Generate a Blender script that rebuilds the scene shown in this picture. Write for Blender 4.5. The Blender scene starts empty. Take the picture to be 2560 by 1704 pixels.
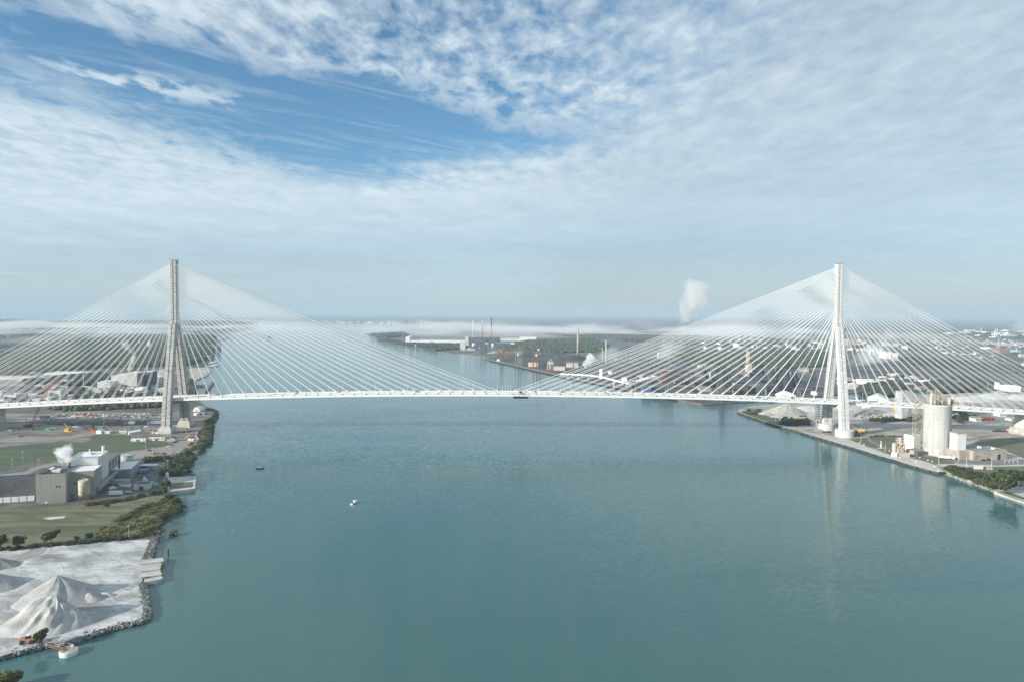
import bpy, math, random
import numpy as np
from mathutils import Vector, Matrix
R = math.radians
rnd = random.Random(7)
rng = np.random.default_rng(11)
sc = bpy.context.scene
col = sc.collection

# ------------------------------------------------------------------ camera
FPX, PW, PH = 1707.0, 2560, 1704
CAMZ = 153.0
PITCH, ROLL = R(2.295), R(0.31)
fwd = Vector((0, math.cos(PITCH), -math.sin(PITCH)))
right0 = Vector((1, 0, 0)); up0 = right0.cross(fwd)
right = right0 * math.cos(ROLL) + up0 * math.sin(ROLL)
up = right.cross(fwd)
CAM = Vector((0, 0, CAMZ))
cd = bpy.data.cameras.new('camera'); cam = bpy.data.objects.new('camera', cd); col.objects.link(cam)
m = Matrix((right, up, -fwd)).transposed().to_4x4(); m.translation = CAM
cam.matrix_world = m
cd.sensor_width = 36.0; cd.lens = 36.0 * FPX / PW
cd.clip_start = 1.0; cd.clip_end = 200000.0
sc.camera = cam

def ray(px, py):
    return (fwd * FPX + right * (px - PW / 2) - up * (py - PH / 2))
def G(px, py, z=2.0):
    """where the line of sight through a pixel of the photograph meets height z"""
    d = ray(px, py); return CAM + d * ((z - CAMZ) / d.z)
def P(px, py, Y):
    d = ray(px, py); return CAM + d * (Y / d.y)
def scale_at(p):
    return (Vector(p) - CAM).dot(fwd) / FPX      # metres per photo pixel at point p

# ------------------------------------------------------------------ objects
def tag(o, label=None, cat=None, group=None, kind=None):
    if label: o['label'] = label
    if cat: o['category'] = cat
    if group: o['group'] = group
    if kind: o['kind'] = kind
    return o
def thing(name, label, cat, loc=(0, 0, 0), rz=0.0, group=None):
    o = bpy.data.objects.new(name, None); col.objects.link(o)
    o.location = loc; o.rotation_euler = (0, 0, rz)
    return tag(o, label, cat, group)
def mesh_obj(name, me, mat=None, parent=None, loc=None):
    o = bpy.data.objects.new(name, me); col.objects.link(o)
    if mat is not None: me.materials.append(mat)
    if parent is not None: o.parent = parent
    if loc is not None: o.location = loc
    return o
def dup(root, loc, rz=None, label=None, scale=None, group=None):
    c = root.copy(); col.objects.link(c); c.location = loc
    if rz is not None: c.rotation_euler = (0, 0, rz)
    if label: c['label'] = label
    if group: c['group'] = group
    if scale is not None: c.scale = (scale,) * 3 if not hasattr(scale, '__len__') else scale
    for ch in list(root.children):
        d = ch.copy(); col.objects.link(d); d.parent = c
        for g in list(ch.children):
            e = g.copy(); col.objects.link(e); e.parent = d
    return c

class MB:
    def __init__(self): self.v = []; self.f = []
    def add(self, vs, fs):
        n = len(self.v); self.v += [tuple(v) for v in vs]; self.f += [tuple(i + n for i in f) for f in fs]; return self
    def box(self, x0, x1, y0, y1, z0, z1, yaw=0.0, o=(0, 0, 0), lean=(0, 0)):
        c, s = math.cos(yaw), math.sin(yaw); vs = []
        for z in (z0, z1):
            for x, y in ((x0, y0), (x1, y0), (x1, y1), (x0, y1)):
                if z == z1: x += lean[0]; y += lean[1]
                vs.append((o[0] + x * c - y * s, o[1] + x * s + y * c, o[2] + z))
        return self.add(vs, [(3, 2, 1, 0), (4, 5, 6, 7), (0, 1, 5, 4), (1, 2, 6, 5), (2, 3, 7, 6), (3, 0, 4, 7)])
    def prism(self, poly, z0, z1):
        n = len(poly); a = sum(poly[i][0] * poly[(i + 1) % n][1] - poly[(i + 1) % n][0] * poly[i][1] for i in range(n))
        if a < 0: poly = poly[::-1]
        vs = [(p[0], p[1], z0) for p in poly] + [(p[0], p[1], z1) for p in poly]
        return self.add(vs, [tuple(range(n - 1, -1, -1)), tuple(range(n, 2 * n))] + [(i, (i + 1) % n, n + (i + 1) % n, n + i) for i in range(n)])
    def loft(self, rings, caps=True):
        n = len(rings[0]); vs = [v for r in rings for v in r]; fs = []
        for k in range(len(rings) - 1):
            a, b = k * n, (k + 1) * n
            fs += [(a + i, a + (i + 1) % n, b + (i + 1) % n, b + i) for i in range(n)]
        if caps: fs += [tuple(range(n - 1, -1, -1)), tuple(range(len(vs) - n, len(vs)))]
        return self.add(vs, fs)
    def lathe(self, prof, o=(0, 0, 0), n=16, caps=True):
        return self.loft([[(o[0] + r * math.cos(2 * math.pi * i / n), o[1] + r * math.sin(2 * math.pi * i / n), o[2] + z) for i in range(n)] for r, z in prof], caps)
    def tube(self, p0, p1, r, n=6, r1=None):
        p0, p1 = Vector(p0), Vector(p1); d = (p1 - p0).normalized()
        a = d.cross(Vector((0, 0, 1)) if abs(d.z) < .95 else Vector((1, 0, 0))).normalized(); b = d.cross(a)
        r1 = r if r1 is None else r1
        return self.loft([[tuple(p + (a * math.cos(2 * math.pi * i / n) + b * math.sin(2 * math.pi * i / n)) * q) for i in range(n)] for p, q in ((p0, r), (p1, r1))])
    def lattice(self, p0, p1, w, r, n):
        """square latticed boom or mast"""
        p0, p1 = Vector(p0), Vector(p1); d = (p1 - p0).normalized()
        a = d.cross(Vector((0, 1, 0)) if abs(d.y) < .9 else Vector((1, 0, 0))).normalized(); b = d.cross(a)
        cs = [(a * i + b * j) * (w / 2) for i, j in ((1, 1), (-1, 1), (-1, -1), (1, -1))]
        for c in cs: self.tube(p0 + c, p1 + c, r, 4)
        for k in range(n):
            q0, q1 = p0.lerp(p1, k / n), p0.lerp(p1, (k + 1) / n)
            for i in range(4): self.tube(q0 + cs[i], q1 + cs[(i + 1) % 4], r * .7, 3)
        return self
    def build(self, name, mat, parent=None, smooth=False, loc=None):
        me = bpy.data.meshes.new(name); me.from_pydata(self.v, [], self.f)
        if smooth: me.polygons.foreach_set('use_smooth', [True] * len(me.polygons))
        me.update(); return mesh_obj(name, me, mat, parent, loc)

def np_mesh(name, v, f, smooth=False):
    """v (N,3), f (M,k)"""
    me = bpy.data.meshes.new(name); v = np.ascontiguousarray(v, np.float32); f = np.ascontiguousarray(f, np.int32)
    k = f.shape[1]
    me.vertices.add(len(v)); me.vertices.foreach_set('co', v.ravel())
    me.loops.add(f.size); me.loops.foreach_set('vertex_index', f.ravel())
    me.polygons.add(len(f)); me.polygons.foreach_set('loop_start', np.arange(0, f.size, k, dtype=np.int32))
    if smooth: me.polygons.foreach_set('use_smooth', np.ones(len(f), bool))
    me.update(calc_edges=True); return me

# ------------------------------------------------------------------ materials
class E:
    """tiny expression wrapper round shader sockets"""
    def __init__(s, t, k): s.t = t; s.k = k
    def _m(s, op, *a, clamp=False):
        n = s.t.nodes.new('ShaderNodeMath'); n.operation = op; n.use_clamp = clamp
        for i, x in enumerate((s,) + a):
            if isinstance(x, E): s.t.links.new(x.k, n.inputs[i])
            else: n.inputs[i].default_value = float(x)
        return E(s.t, n.outputs[0])
    def __add__(s, o): return s._m('ADD', o)
    __radd__ = __add__
    def __sub__(s, o): return s._m('SUBTRACT', o)
    def __rsub__(s, o): return (s * -1.0) + o
    def __mul__(s, o): return s._m('MULTIPLY', o)
    __rmul__ = __mul__
    def __truediv__(s, o): return s._m('DIVIDE', o)
    def sst(s, a, b, lo=0.0, hi=1.0):
        n = s.t.nodes.new('ShaderNodeMapRange'); n.interpolation_type = 'SMOOTHSTEP'
        s.t.links.new(s.k, n.inputs[0])
        flip = a > b
        if flip: a, b, lo, hi = b, a, hi, lo
        for i, x in zip((1, 2, 3, 4), (a, b, lo, hi)): n.inputs[i].default_value = x
        return E(s.t, n.outputs[0])
    def max(s, o): return s._m('MAXIMUM', o)
    def min(s, o): return s._m('MINIMUM', o)
    def sat(s): return s._m('ADD', 0.0, clamp=True)
def noise(t, vec, scale, detail=2.0, rough=.5, dist=0.0, out=0):
    n = t.nodes.new('ShaderNodeTexNoise'); n.noise_dimensions = '3D'
    t.links.new(vec, n.inputs['Vector']); n.inputs['Scale'].default_value = scale
    n.inputs['Detail'].default_value = detail; n.inputs['Roughness'].default_value = rough; n.inputs['Distortion'].default_value = dist
    return E(t, n.outputs[out])
def mapping(t, vec, sc_=(1, 1, 1), rot=(0, 0, 0), loc=(0, 0, 0)):
    n = t.nodes.new('ShaderNodeMapping'); t.links.new(vec, n.inputs[0])
    n.inputs['Scale'].default_value = sc_; n.inputs['Rotation'].default_value = rot; n.inputs['Location'].default_value = loc
    return n.outputs[0]
def mixc(t, f, a, b):
    n = t.nodes.new('ShaderNodeMix'); n.data_type = 'RGBA'
    for x, i in ((f, 0), (a, 6), (b, 7)):
        x = x.k if isinstance(x, E) else x
        if hasattr(x, 'links') or isinstance(x, bpy.types.NodeSocket): t.links.new(x, n.inputs[i])
        elif i == 0: n.inputs[0].default_value = x
        else: n.inputs[i].default_value = (*x, 1.0)
    return n.outputs[2]
MATS = {}
def new_mat(name):
    mt = bpy.data.materials.new(name); mt.use_nodes = True; t = mt.node_tree
    return mt, t, t.nodes['Principled BSDF']
def pos(t): return t.nodes.new('ShaderNodeNewGeometry').outputs['Position']
def mat(name, c1, c2=None, s=.1, st=(1, 1, 1), rot=0.0, rough=.8, metal=0.0, lo=.38, hi=.62, c3=None, s3=1.0, lo3=.5, hi3=.7, bump=0.0, det=5.0, wav=None):
    """procedural surface: two tones broken up by noise, an optional third tone in patches, optional ribs"""
    if name in MATS: return MATS[name]
    mt, t, b = new_mat(name)
    b.inputs['Roughness'].default_value = rough; b.inputs['Metallic'].default_value = metal
    p = mapping(t, pos(t), st, (0, 0, rot))
    if c2 is None: c2 = tuple(min(1, x * 1.18) for x in c1); c1 = tuple(x * .85 for x in c1)
    nz = noise(t, p, s, det, .62)
    c = mixc(t, nz.sst(lo, hi), c1, c2)
    if c3 is not None:
        c = mixc(t, noise(t, p, s3, 4, .6, .4).sst(lo3, hi3), c, c3)
    if wav:
        wv = t.nodes.new('ShaderNodeTexWave'); wv.wave_type = 'BANDS'; wv.bands_direction = wav[0]
        t.links.new(pos(t), wv.inputs['Vector']); wv.inputs['Scale'].default_value = wav[1]; wv.inputs['Distortion'].default_value = wav[3] if len(wav) > 3 else 0
        dk = E(t, wv.outputs['Fac']).sst(0, .12, wav[2], 1.0)
        mm = t.nodes.new('ShaderNodeMix'); mm.data_type = 'RGBA'; mm.blend_type = 'MULTIPLY'; mm.inputs[0].default_value = 1
        t.links.new(c, mm.inputs[6]); t.links.new(dk.k, mm.inputs[7]); c = mm.outputs[2]
    t.links.new(c, b.inputs['Base Color'])
    if bump:
        bn = t.nodes.new('ShaderNodeBump'); bn.inputs['Distance'].default_value = bump
        t.links.new(noise(t, p, s * 6, 6, .6).k, bn.inputs['Height']); t.links.new(bn.outputs[0], b.inputs['Normal'])
    MATS[name] = mt; return mt
def leaf_mat(name, c1, c2, c3=None, s=.12):
    if name in MATS: return MATS[name]
    mt, t, b = new_mat(name); b.inputs['Roughness'].default_value = .75
    p = pos(t)
    c = mixc(t, noise(t, p, s, 3, .6).sst(.35, .65), c1, c2)
    if c3: c = mixc(t, noise(t, p, s * .35, 3, .6, .3).sst(.52, .66), c, c3)
    t.links.new(c, b.inputs['Base Color'])
    tr = t.nodes.new('ShaderNodeBsdfTranslucent'); t.links.new(c, tr.inputs['Color']); mx = t.nodes.new('ShaderNodeMixShader'); mx.inputs[0].default_value = .42
    t.links.new(b.outputs[0], mx.inputs[1]); t.links.new(tr.outputs[0], mx.inputs[2]); t.links.new(mx.outputs[0], t.nodes['Material Output'].inputs['Surface'])
    MATS[name] = mt; return mt

WHITE = mat('white_paint', (.74, .75, .74), (.82, .82, .80), s=.08)
DECKW = mat('dusty_grey_deck', (.34, .335, .32), (.48, .475, .455), s=.09, st=(.3, 1, 1))
GIRD = mat('white_girder', (.80, .80, .79), (.86, .86, .85), s=.03)
CABLE = mat('white_cable_sheath', (.84, .84, .84), (.88, .88, .88), s=.02, rough=.5)
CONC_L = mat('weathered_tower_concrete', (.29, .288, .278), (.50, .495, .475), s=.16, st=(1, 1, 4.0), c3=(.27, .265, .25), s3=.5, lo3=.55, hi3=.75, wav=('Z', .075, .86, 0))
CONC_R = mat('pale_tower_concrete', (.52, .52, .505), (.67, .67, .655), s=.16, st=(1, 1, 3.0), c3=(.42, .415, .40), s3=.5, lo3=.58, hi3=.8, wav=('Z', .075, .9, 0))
CONC = mat('concrete', (.42, .41, .38), (.55, .54, .50), s=.2)
QUAY = mat('quay_face', (.045, .043, .04), (.09, .082, .074), s=.3, st=(1, 1, .3))
STEELD = mat('dark_steel', (.035, .037, .045), (.085, .08, .08), s=.15, rough=.6)
STEELB = mat('blue_grey_steel', (.05, .065, .09), (.10, .115, .14), s=.1, rough=.6)
RUST = mat('rusty_steel', (.16, .075, .05), (.26, .15, .11), s=.15)
BEIGE = mat('beige_cladding', (.30, .295, .27), (.345, .34, .31), s=.05, wav=('X', .105, .88))
GREYC = mat('grey_cladding', (.24, .26, .28), (.31, .33, .35), s=.06, wav=('Y', .08, .82))
DARKR = mat('dark_roofing', (.045, .05, .058), (.085, .09, .1), s=.08, c3=(.16, .16, .16), s3=.12, lo3=.62, hi3=.75)
GREYR = mat('grey_roofing', (.22, .22, .23), (.3, .3, .31), s=.08)
PALE = mat('pale_wall', (.50, .49, .46), (.62, .61, .58), s=.05)
CREAM = mat('cream_tank_wall', (.66, .64, .58), (.76, .74, .68), s=.07, st=(1, 1, .25), wav=('Z', .35, .93))
TAN = mat('tan_brick', (.37, .325, .275), (.44, .39, .335), s=.2, wav=('Z', 1.2, .92))
TANP = mat('pinkish_steelwork', (.47, .39, .325), (.58, .495, .42), s=.3)
GLASS = mat('dark_glass', (.02, .025, .03), (.035, .04, .05), s=.3, rough=.15)
RUBBER = mat('black_rubber', (.015, .015, .015), (.03, .03, .03), s=1.0)
BLUEP = mat('blue_paint', (.07, .19, .38), (.10, .25, .46), s=.2)
REDP = mat('red_paint', (.40, .055, .05), (.50, .09, .07), s=.2)
ORANGE = mat('orange_paint', (.38, .17, .085), (.46, .23, .12), s=.2)
YELL = mat('yellow_paint', (.66, .42, .06), (.74, .50, .10), s=.2)
GREENP = mat('green_paint', (.06, .25, .17), (.09, .31, .22), s=.2)
WOOD = mat('weathered_timber', (.11, .09, .07), (.2, .17, .13), s=.6)
BARK = mat('bark', (.07, .055, .04), (.12, .095, .07), s=.6)
# ------------------------------------------------------------------ sky, sun, air
SUN_EL = R(19.0)
SUN_DIR = Vector((-.86 * math.cos(SUN_EL), -.51 * math.cos(SUN_EL), math.sin(SUN_EL))).normalized()   # towards the sun
w = bpy.data.worlds.new('World'); sc.world = w; w.use_nodes = True
t = w.node_tree; t.nodes.clear()
out = t.nodes.new('ShaderNodeOutputWorld'); bg = t.nodes.new('ShaderNodeBackground'); t.links.new(bg.outputs[0], out.inputs[0])
bg.inputs['Strength'].default_value = .1
sky = t.nodes.new('ShaderNodeTexSky'); sky.sky_type = 'NISHITA'; sky.sun_disc = False
sky.sun_elevation = SUN_EL; sky.sun_rotation = math.atan2(SUN_DIR.x, SUN_DIR.y)
sky.altitude = 150; sky.air_density = 1.0; sky.dust_density = .6; sky.ozone_density = 1.6
tc = t.nodes.new('ShaderNodeTexCoord'); sx = t.nodes.new('ShaderNodeSeparateXYZ'); t.links.new(tc.outputs['Generated'], sx.inputs[0])
dx, dy, dz = (E(t, sx.outputs[i]) for i in range(3))
zz = dz.max(0.0) + .035
u, v = dx / zz, dy / zz
cx = t.nodes.new('ShaderNodeCombineXYZ'); t.links.new(u.k, cx.inputs[0]); t.links.new(v.k, cx.inputs[1]); UV = cx.outputs[0]
s_, t_ = u * .81 + v * .59, v * .81 - u * .59
cs = t.nodes.new('ShaderNodeCombineXYZ'); t.links.new(s_.k, cs.inputs[0]); t.links.new((t_ * 1.0).k, cs.inputs[1]); ST = cs.outputs[0]
big = noise(t, mapping(t, ST, (.35, .7, 1), loc=(3.1, .4, 0)), 1.0, 3, .55)
mid = noise(t, mapping(t, UV, (2.4, 1.5, 1), (0, 0, R(-20)), (7, 2, 0)), 1.0, 6, .6, .3)
cell = noise(t, mapping(t, UV, (8.6, 4.9, 1), (0, 0, R(-14))), 1.0, 6, .58, .25)
cell2 = noise(t, mapping(t, UV, (22, 11, 1), loc=(4, 9, 0)), 1.0, 4, .55, .3)
wisp = noise(t, mapping(t, ST, (1.2, 5.5, 1), (0, 0, R(-14)), (1.5, 5, 0)), 1.0, 6, .66, .9)
near = v.sst(5.5, 2.6, .22, 1.0)                                  # fine cells blur out towards the horizon
edge = (mid - .5) * .95 + (cell - .5) * .55
t_hi = s_ * .62 + 3.42
gap = ((t_ + edge * 1.15) - 2.48).sst(-.14, .16) * ((t_hi - t_) + edge * 2.1).sst(-.30, .50)
gap = gap * (s_ + (t_ - 2.5) * .4 + edge * 1.3).sst(3.0, 2.0)
patch = (1.0 - (((s_ - .42) * (s_ - .42)) * 3.2 + ((t_ - 3.06) * (t_ - 3.06)) * 26.0)).sat() * ((cell - .5) * 3.2 + (mid - .5) * 2.2 + .35).sst(.15, .75)
top = ((t_ + edge).sst(2.75, 2.35)) * (s_ + edge).sst(.25, -.15) * .5
brk = s_.sst(.3, 1.1) * s_.sst(2.7, 2.0) * (t_ + edge).sst(2.55, 2.25)
tex = ((cell - .5) * 1.5 + (cell2 - .5) * .55) * near + (mid - .5) * .5
alpha = tex + .90 - brk * .46 + tex * brk * .7
alpha = alpha.sat() * .92
thin = wisp.sst(.46, .74) * .26
alpha = alpha * (1.0 - gap) * (1.0 - top) + gap * (thin + patch * .72 + .02)
alpha = alpha.sat()
veil = (u + (big - .5) * .9).sst(-.1, 1.3)
alpha = alpha * (1.0 - veil) + veil * ((wisp - .5) * .25 + tex * .16 + .80).sat()
low = v.sst(4.5, 9.0)
alpha = alpha * (1.0 - low) + low * ((wisp - .5) * .3 + (big - .5) * .25 + .66).sat()
bright = (cell - .5) * .42 * near + (mid - .5) * .26 + (big - .5) * .2 + 1.0
bright = bright - u.sst(-.6, 1.6) * .16 - low * .16
cc = t.nodes.new('ShaderNodeCombineColor')
for i, (k, k2) in enumerate(((5.30, -.13), (6.12, -.02), (6.62, .05))): t.links.new((bright * k * (low * k2 + 1.0)).k, cc.inputs[i])
# the clear sky itself, deepened a little towards the photo's blue
mb_ = t.nodes.new('ShaderNodeMix'); mb_.data_type = 'RGBA'; mb_.blend_type = 'MULTIPLY'; mb_.inputs[0].default_value = 1
t.links.new(sky.outputs[0], mb_.inputs[6]); t.links.new(mixc(t, v.sst(3.5, 9.0), (.60, .95, 1.12), (.90, .93, 1.10)), mb_.inputs[7])
t.links.new(mixc(t, alpha, mb_.outputs[2], cc.outputs[0]), bg.inputs['Color'])

ld = bpy.data.lights.new('sun', 'SUN'); ld.energy = 5.0; ld.angle = R(.5); ld.color = (1.0, .93, .82)
lo_ = bpy.data.objects.new('sun', ld); col.objects.link(lo_); lo_.rotation_euler = SUN_DIR.to_track_quat('Z', 'Y').to_euler()

FAR = 52000.0
def vol_mat(name, dens_fn, color=(1, 1, 1), aniso=0.0):
    mt = bpy.data.materials.new(name); mt.use_nodes = True; tt = mt.node_tree; tt.nodes.clear()
    o = tt.nodes.new('ShaderNodeOutputMaterial'); pv = tt.nodes.new('ShaderNodeVolumePrincipled'); tt.links.new(pv.outputs[0], o.inputs['Volume'])
    pv.inputs['Color'].default_value = (*color, 1); pv.inputs['Anisotropy'].default_value = aniso
    d = dens_fn(tt)
    if isinstance(d, E): tt.links.new(d.k, pv.inputs['Density'])
    else: pv.inputs['Density'].default_value = d
    return mt
hz = MB().box(-FAR - 800, FAR + 800, -2500, FAR + 800, -6, 345).build('haze', vol_mat('haze_air', lambda tt: 8.0e-5, (.56, .70, .81)))
tag(hz, 'thin pale blue haze filling the air over the river', 'haze', kind='stuff')

def fog_bank(label, x0, x1, y0, y1, h, dens, seed):
    def f(tt):
        pp = tt.nodes.new('ShaderNodeNewGeometry').outputs['Position']
        tco = tt.nodes.new('ShaderNodeTexCoord').outputs['Object']; sp = tt.nodes.new('ShaderNodeSeparateXYZ'); tt.links.new(tco, sp.inputs[0])
        X, Y, Z = (E(tt, sp.outputs[i]) for i in range(3))      # -1..1
        n1 = noise(tt, mapping(tt, pp, (1, .8, 5), loc=(seed, 0, 0)), .0014, 5, .6)
        n2 = noise(tt, mapping(tt, pp, (1, .5, 1), loc=(seed * 2, 3, 0)), .0012, 4, .6, .6)
        top = (n1 - .5) * 7.0 - .32
        d = (top - Z).sst(-.2, 1.0)
        edge_ = (Y + (n2 - .5) * 2.6).sst(-.85, .35) * Y.sst(-1, -.75)
        d = d * edge_ * X.sst(-1, -.4) * X.sst(1, .6) * Y.sst(1, .6)
        return d * dens
    o = MB().box(-1, 1, -1, 1, -1, 1).build('fog_bank', vol_mat('fog_' + str(seed), f, (.97, .98, 1)))
    o.location = ((x0 + x1) / 2, (y0 + y1) / 2, h / 2 + .5); o.scale = ((x1 - x0) / 2, (y1 - y0) / 2, h / 2)
    tag(o, label, 'fog', kind='stuff')
fog_bank('low white fog bank lying behind the three power plant chimneys', -1900, 3000, 2900, 6900, 112, .0026, 3)
fog_bank('pale fog lying over the wooded flats at the far left', -7200, -1500, 2300, 6800, 90, .0038, 17)

def plume(label, p0, p1, r0, r1, dens, seed, color=(1, 1, 1), nsc=3.2, fade=.75, name='steam_plume', soft=.55, amp=1.0):
    p0, p1 = Vector(p0), Vector(p1); L = (p1 - p0).length; rm = max(r0, r1) * 1.35
    def f(tt):
        tco = tt.nodes.new('ShaderNodeTexCoord').outputs['Object']; sp = tt.nodes.new('ShaderNodeSeparateXYZ'); tt.links.new(tco, sp.inputs[0])
        X, Y, Z = (E(tt, sp.outputs[i]) for i in range(3))
        q = mapping(tt, tco, (1, 1, L / rm * .5), loc=(seed, seed * .7, 0))
        n1 = noise(tt, q, nsc, 5, .6, .4); n2 = noise(tt, q, nsc * .45, 2, .5)
        rr = (X * X + Y * Y)._m('SQRT') + (n1 - .5) * (1.1 * amp) + (n2 - .5) * (.6 * amp * amp)
        rad = Z * ((r1 - r0) / rm) + r0 / rm
        d = (rad - rr).sst(-.02, soft * max(r0, r1) / rm * .6) * Z.sst(0, .03) * Z.sst(1.0, fade)
        return d * dens
    o = MB().box(-1, 1, -1, 1, 0, 1).build(name, vol_mat('steam_%d' % seed, f, color))
    o.location = p0; o.rotation_euler = (p1 - p0).to_track_quat('Z', 'Y').to_euler(); o.scale = (rm, rm, L)
    tag(o, label, 'steam' if name == 'steam_plume' else 'smoke', kind='stuff')
    return o

# ------------------------------------------------------------------ water
mt, t, b = new_mat('river_water')
p = pos(t)
b.inputs['Roughness'].default_value = .06; b.inputs['IOR'].default_value = 1.333; b.inputs['Specular IOR Level'].default_value = .47
big = noise(t, mapping(t, p, (1, .45, 1)), .004, 4, .55)
deep = noise(t, mapping(t, p, (.6, 1, 1), (0, 0, R(20))), .0016, 3, .5)
cw = mixc(t, deep.sst(.35, .65), (.058, .136, .135), (.067, .150, .145))
cw = mixc(t, noise(t, mapping(t, p, (.35, 1.4, 1), (0, 0, R(-12)), (3, 1, 0)), .006, 5, .6, .8).sst(.52, .72, 0, .55), cw, (.040, .112, .122))
cw = mixc(t, noise(t, mapping(t, p, (1, .4, 1), (0, 0, R(8)), (9, 4, 0)), .0045, 4, .6, .5).sst(.56, .74, 0, .6), cw, (.080, .148, .136))
t.links.new(cw, b.inputs['Base Color'])
def nvec(vec, s, det, amp):
    n = t.nodes.new('ShaderNodeTexNoise'); t.links.new(vec, n.inputs['Vector']); n.inputs['Scale'].default_value = s; n.inputs['Detail'].default_value = det; n.inputs['Roughness'].default_value = .55
    a = t.nodes.new('ShaderNodeVectorMath'); a.operation = 'SUBTRACT'; t.links.new(n.outputs['Color'], a.inputs[0]); a.inputs[1].default_value = (.5, .5, .5)
    c = t.nodes.new('ShaderNodeVectorMath'); c.operation = 'MULTIPLY'; t.links.new(a.outputs[0], c.inputs[0])
    if isinstance(amp, E):
        cb = t.nodes.new('ShaderNodeCombineXYZ'); t.links.new((amp * .30).k, cb.inputs[0]); t.links.new((amp * 1.5).k, cb.inputs[1]); t.links.new(cb.outputs[0], c.inputs[1])
    else: c.inputs[1].default_value = (amp * .5, amp * 1.2, 0)
    return c.outputs[0]
def vadd(a, b2):
    n = t.nodes.new('ShaderNodeVectorMath'); n.operation = 'ADD'; t.links.new(a, n.inputs[0]); t.links.new(b2, n.inputs[1]); return n.outputs[0]
ruf = big.sst(.34, .66, .8, 1.2)
rip = mapping(t, p, (.55, 1.25, 1), (0, 0, R(-24)))
nn = vadd(vadd(nvec(rip, .5, 3, ruf * .16), nvec(mapping(t, p, (.6, 1.2, 1), (0, 0, R(14))), 1.7, 2, ruf * .17)), nvec(mapping(t, p, (.8, 1.2, 1)),   .035, 2, .03))
nz = t.nodes.new('ShaderNodeVectorMath'); nz.operation = 'ADD'; t.links.new(nn, nz.inputs[0]); nz.inputs[1].default_value = (0, 0, 1)
nm = t.nodes.new('ShaderNodeVectorMath'); nm.operation = 'NORMALIZE'; t.links.new(nz.outputs[0], nm.inputs[0]); t.links.new(nm.outputs[0], b.inputs['Normal'])
WATER = mt
o = MB().add([(-FAR, -1500, 0), (FAR, -1500, 0), (FAR, FAR, 0), (-FAR, FAR, 0)], [(0, 1, 2, 3)]).build('river_water', WATER)
tag(o, kind='structure')

# ------------------------------------------------------------------ land
def jag(pts, step, amp, seed=1):
    """roughen a polyline (list of world xy) so banks read as banks"""
    r = random.Random(seed); outp = []
    for a, b2 in zip(pts[:-1], pts[1:]):
        a, b2 = Vector(a[:2]), Vector(b2[:2]); n = max(1, int((b2 - a).length / step)); nrm = Vector((-(b2 - a).y, (b2 - a).x)).normalized() if (b2 - a).length > 0 else Vector((0, 0))
        for k in range(n):
            q = a.lerp(b2, k / n)
            if k: q = q + nrm * r.uniform(-amp, amp)
            outp.append((q.x, q.y))
    outp.append(tuple(pts[-1][:2])); return outp
def gp(pts, z=2.0): return [tuple(G(x, y, z)[:2]) for x, y in pts]
def slab(name, poly, z0, z1, mtop):
    o = MB().prism(poly, z0, z1).build(name, mtop); return tag(o, kind='structure')
def sheet(name, poly, z, mt):
    n = len(poly); a = sum(poly[i][0] * poly[(i + 1) % n][1] - poly[(i + 1) % n][0] * poly[i][1] for i in range(n))
    if a < 0: poly = poly[::-1]
    o = MB().add([(x, y, z) for x, y in poly], [tuple(range(n))]).build(name, mt); return tag(o, kind='structure')

URBAN = mat('mixed_town_ground', (.065, .07, .062), (.17, .16, .145), s=.011, st=(1, .7, 1), c3=(.26, .25, .23), s3=.016, lo3=.62, hi3=.72, det=9)
WOODG = mat('wooded_ground', (.034, .045, .036), (.075, .08, .06), s=.006, st=(1, 1, 1), c3=(.12, .115, .10), s3=.004, lo3=.66, hi3=.76, det=9)
BANKG = mat('left_bank_soil', (.10, .095, .075), (.17, .155, .13), s=.05, c3=(.07, .085, .05), s3=.03, lo3=.45, hi3=.6, det=8)
RBANK = mat('right_bank_soil', (.36, .34, .295), (.47, .445, .40), s=.04, c3=(.24, .23, .2), s3=.02, lo3=.5, hi3=.62, det=8)
GRASSD = mat('dry_grass', (.095, .105, .05), (.19, .175, .105), s=.07, st=(.5, 1.6, 1), c3=(.075, .095, .045), s3=.03, lo3=.5, hi3=.66, det=10)
GRASSG = mat('green_lawn', (.045, .08, .036), (.095, .12, .055), s=.035, st=(.35, 2.4, 1), c3=(.135, .14, .085), s3=.03, lo3=.55, hi3=.75, det=8)
GRASSR = mat('trimmed_lawn', (.10, .115, .055), (.145, .15, .085), s=.05, det=8)
GRAVEL = mat('white_gravel', (.33, .33, .32), (.62, .62, .61), s=.05, st=(.75, 1.2, 1), rot=.3, c3=(.25, .245, .235), s3=.035, lo3=.54, hi3=.68, det=10, bump=.8, wav=('DIAGONAL', .022, .86, 9))
DIRT = mat('site_dirt', (.155, .14, .12), (.29, .265, .23), s=.04, st=(.4, 1.5, 1), c3=(.105, .10, .092), s3=.03, lo3=.52, hi3=.64, det=9)
ROADM = mat('gravel_road', (.24, .225, .20), (.31, .29, .265), s=.09, det=7)
ASPH = mat('yard_asphalt', (.085, .088, .092), (.13, .13, .13), s=.1, det=7)
PALEG = mat('pale_crushed_stone', (.48, .46, .41), (.62, .60, .55), s=.04, st=(.6, 1.2, 1), c3=(.33, .31, .275), s3=.03, lo3=.55, hi3=.68, det=9)
COALG = mat('dark_ore_ground', (.035, .037, .042), (.085, .08, .078), s=.018, c3=(.15, .12, .1), s3=.02, lo3=.6, hi3=.7, det=8)
POND = mat('pond_water', (.22, .27, .30), (.25, .30, .33), s=.05, rough=.1)

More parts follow.
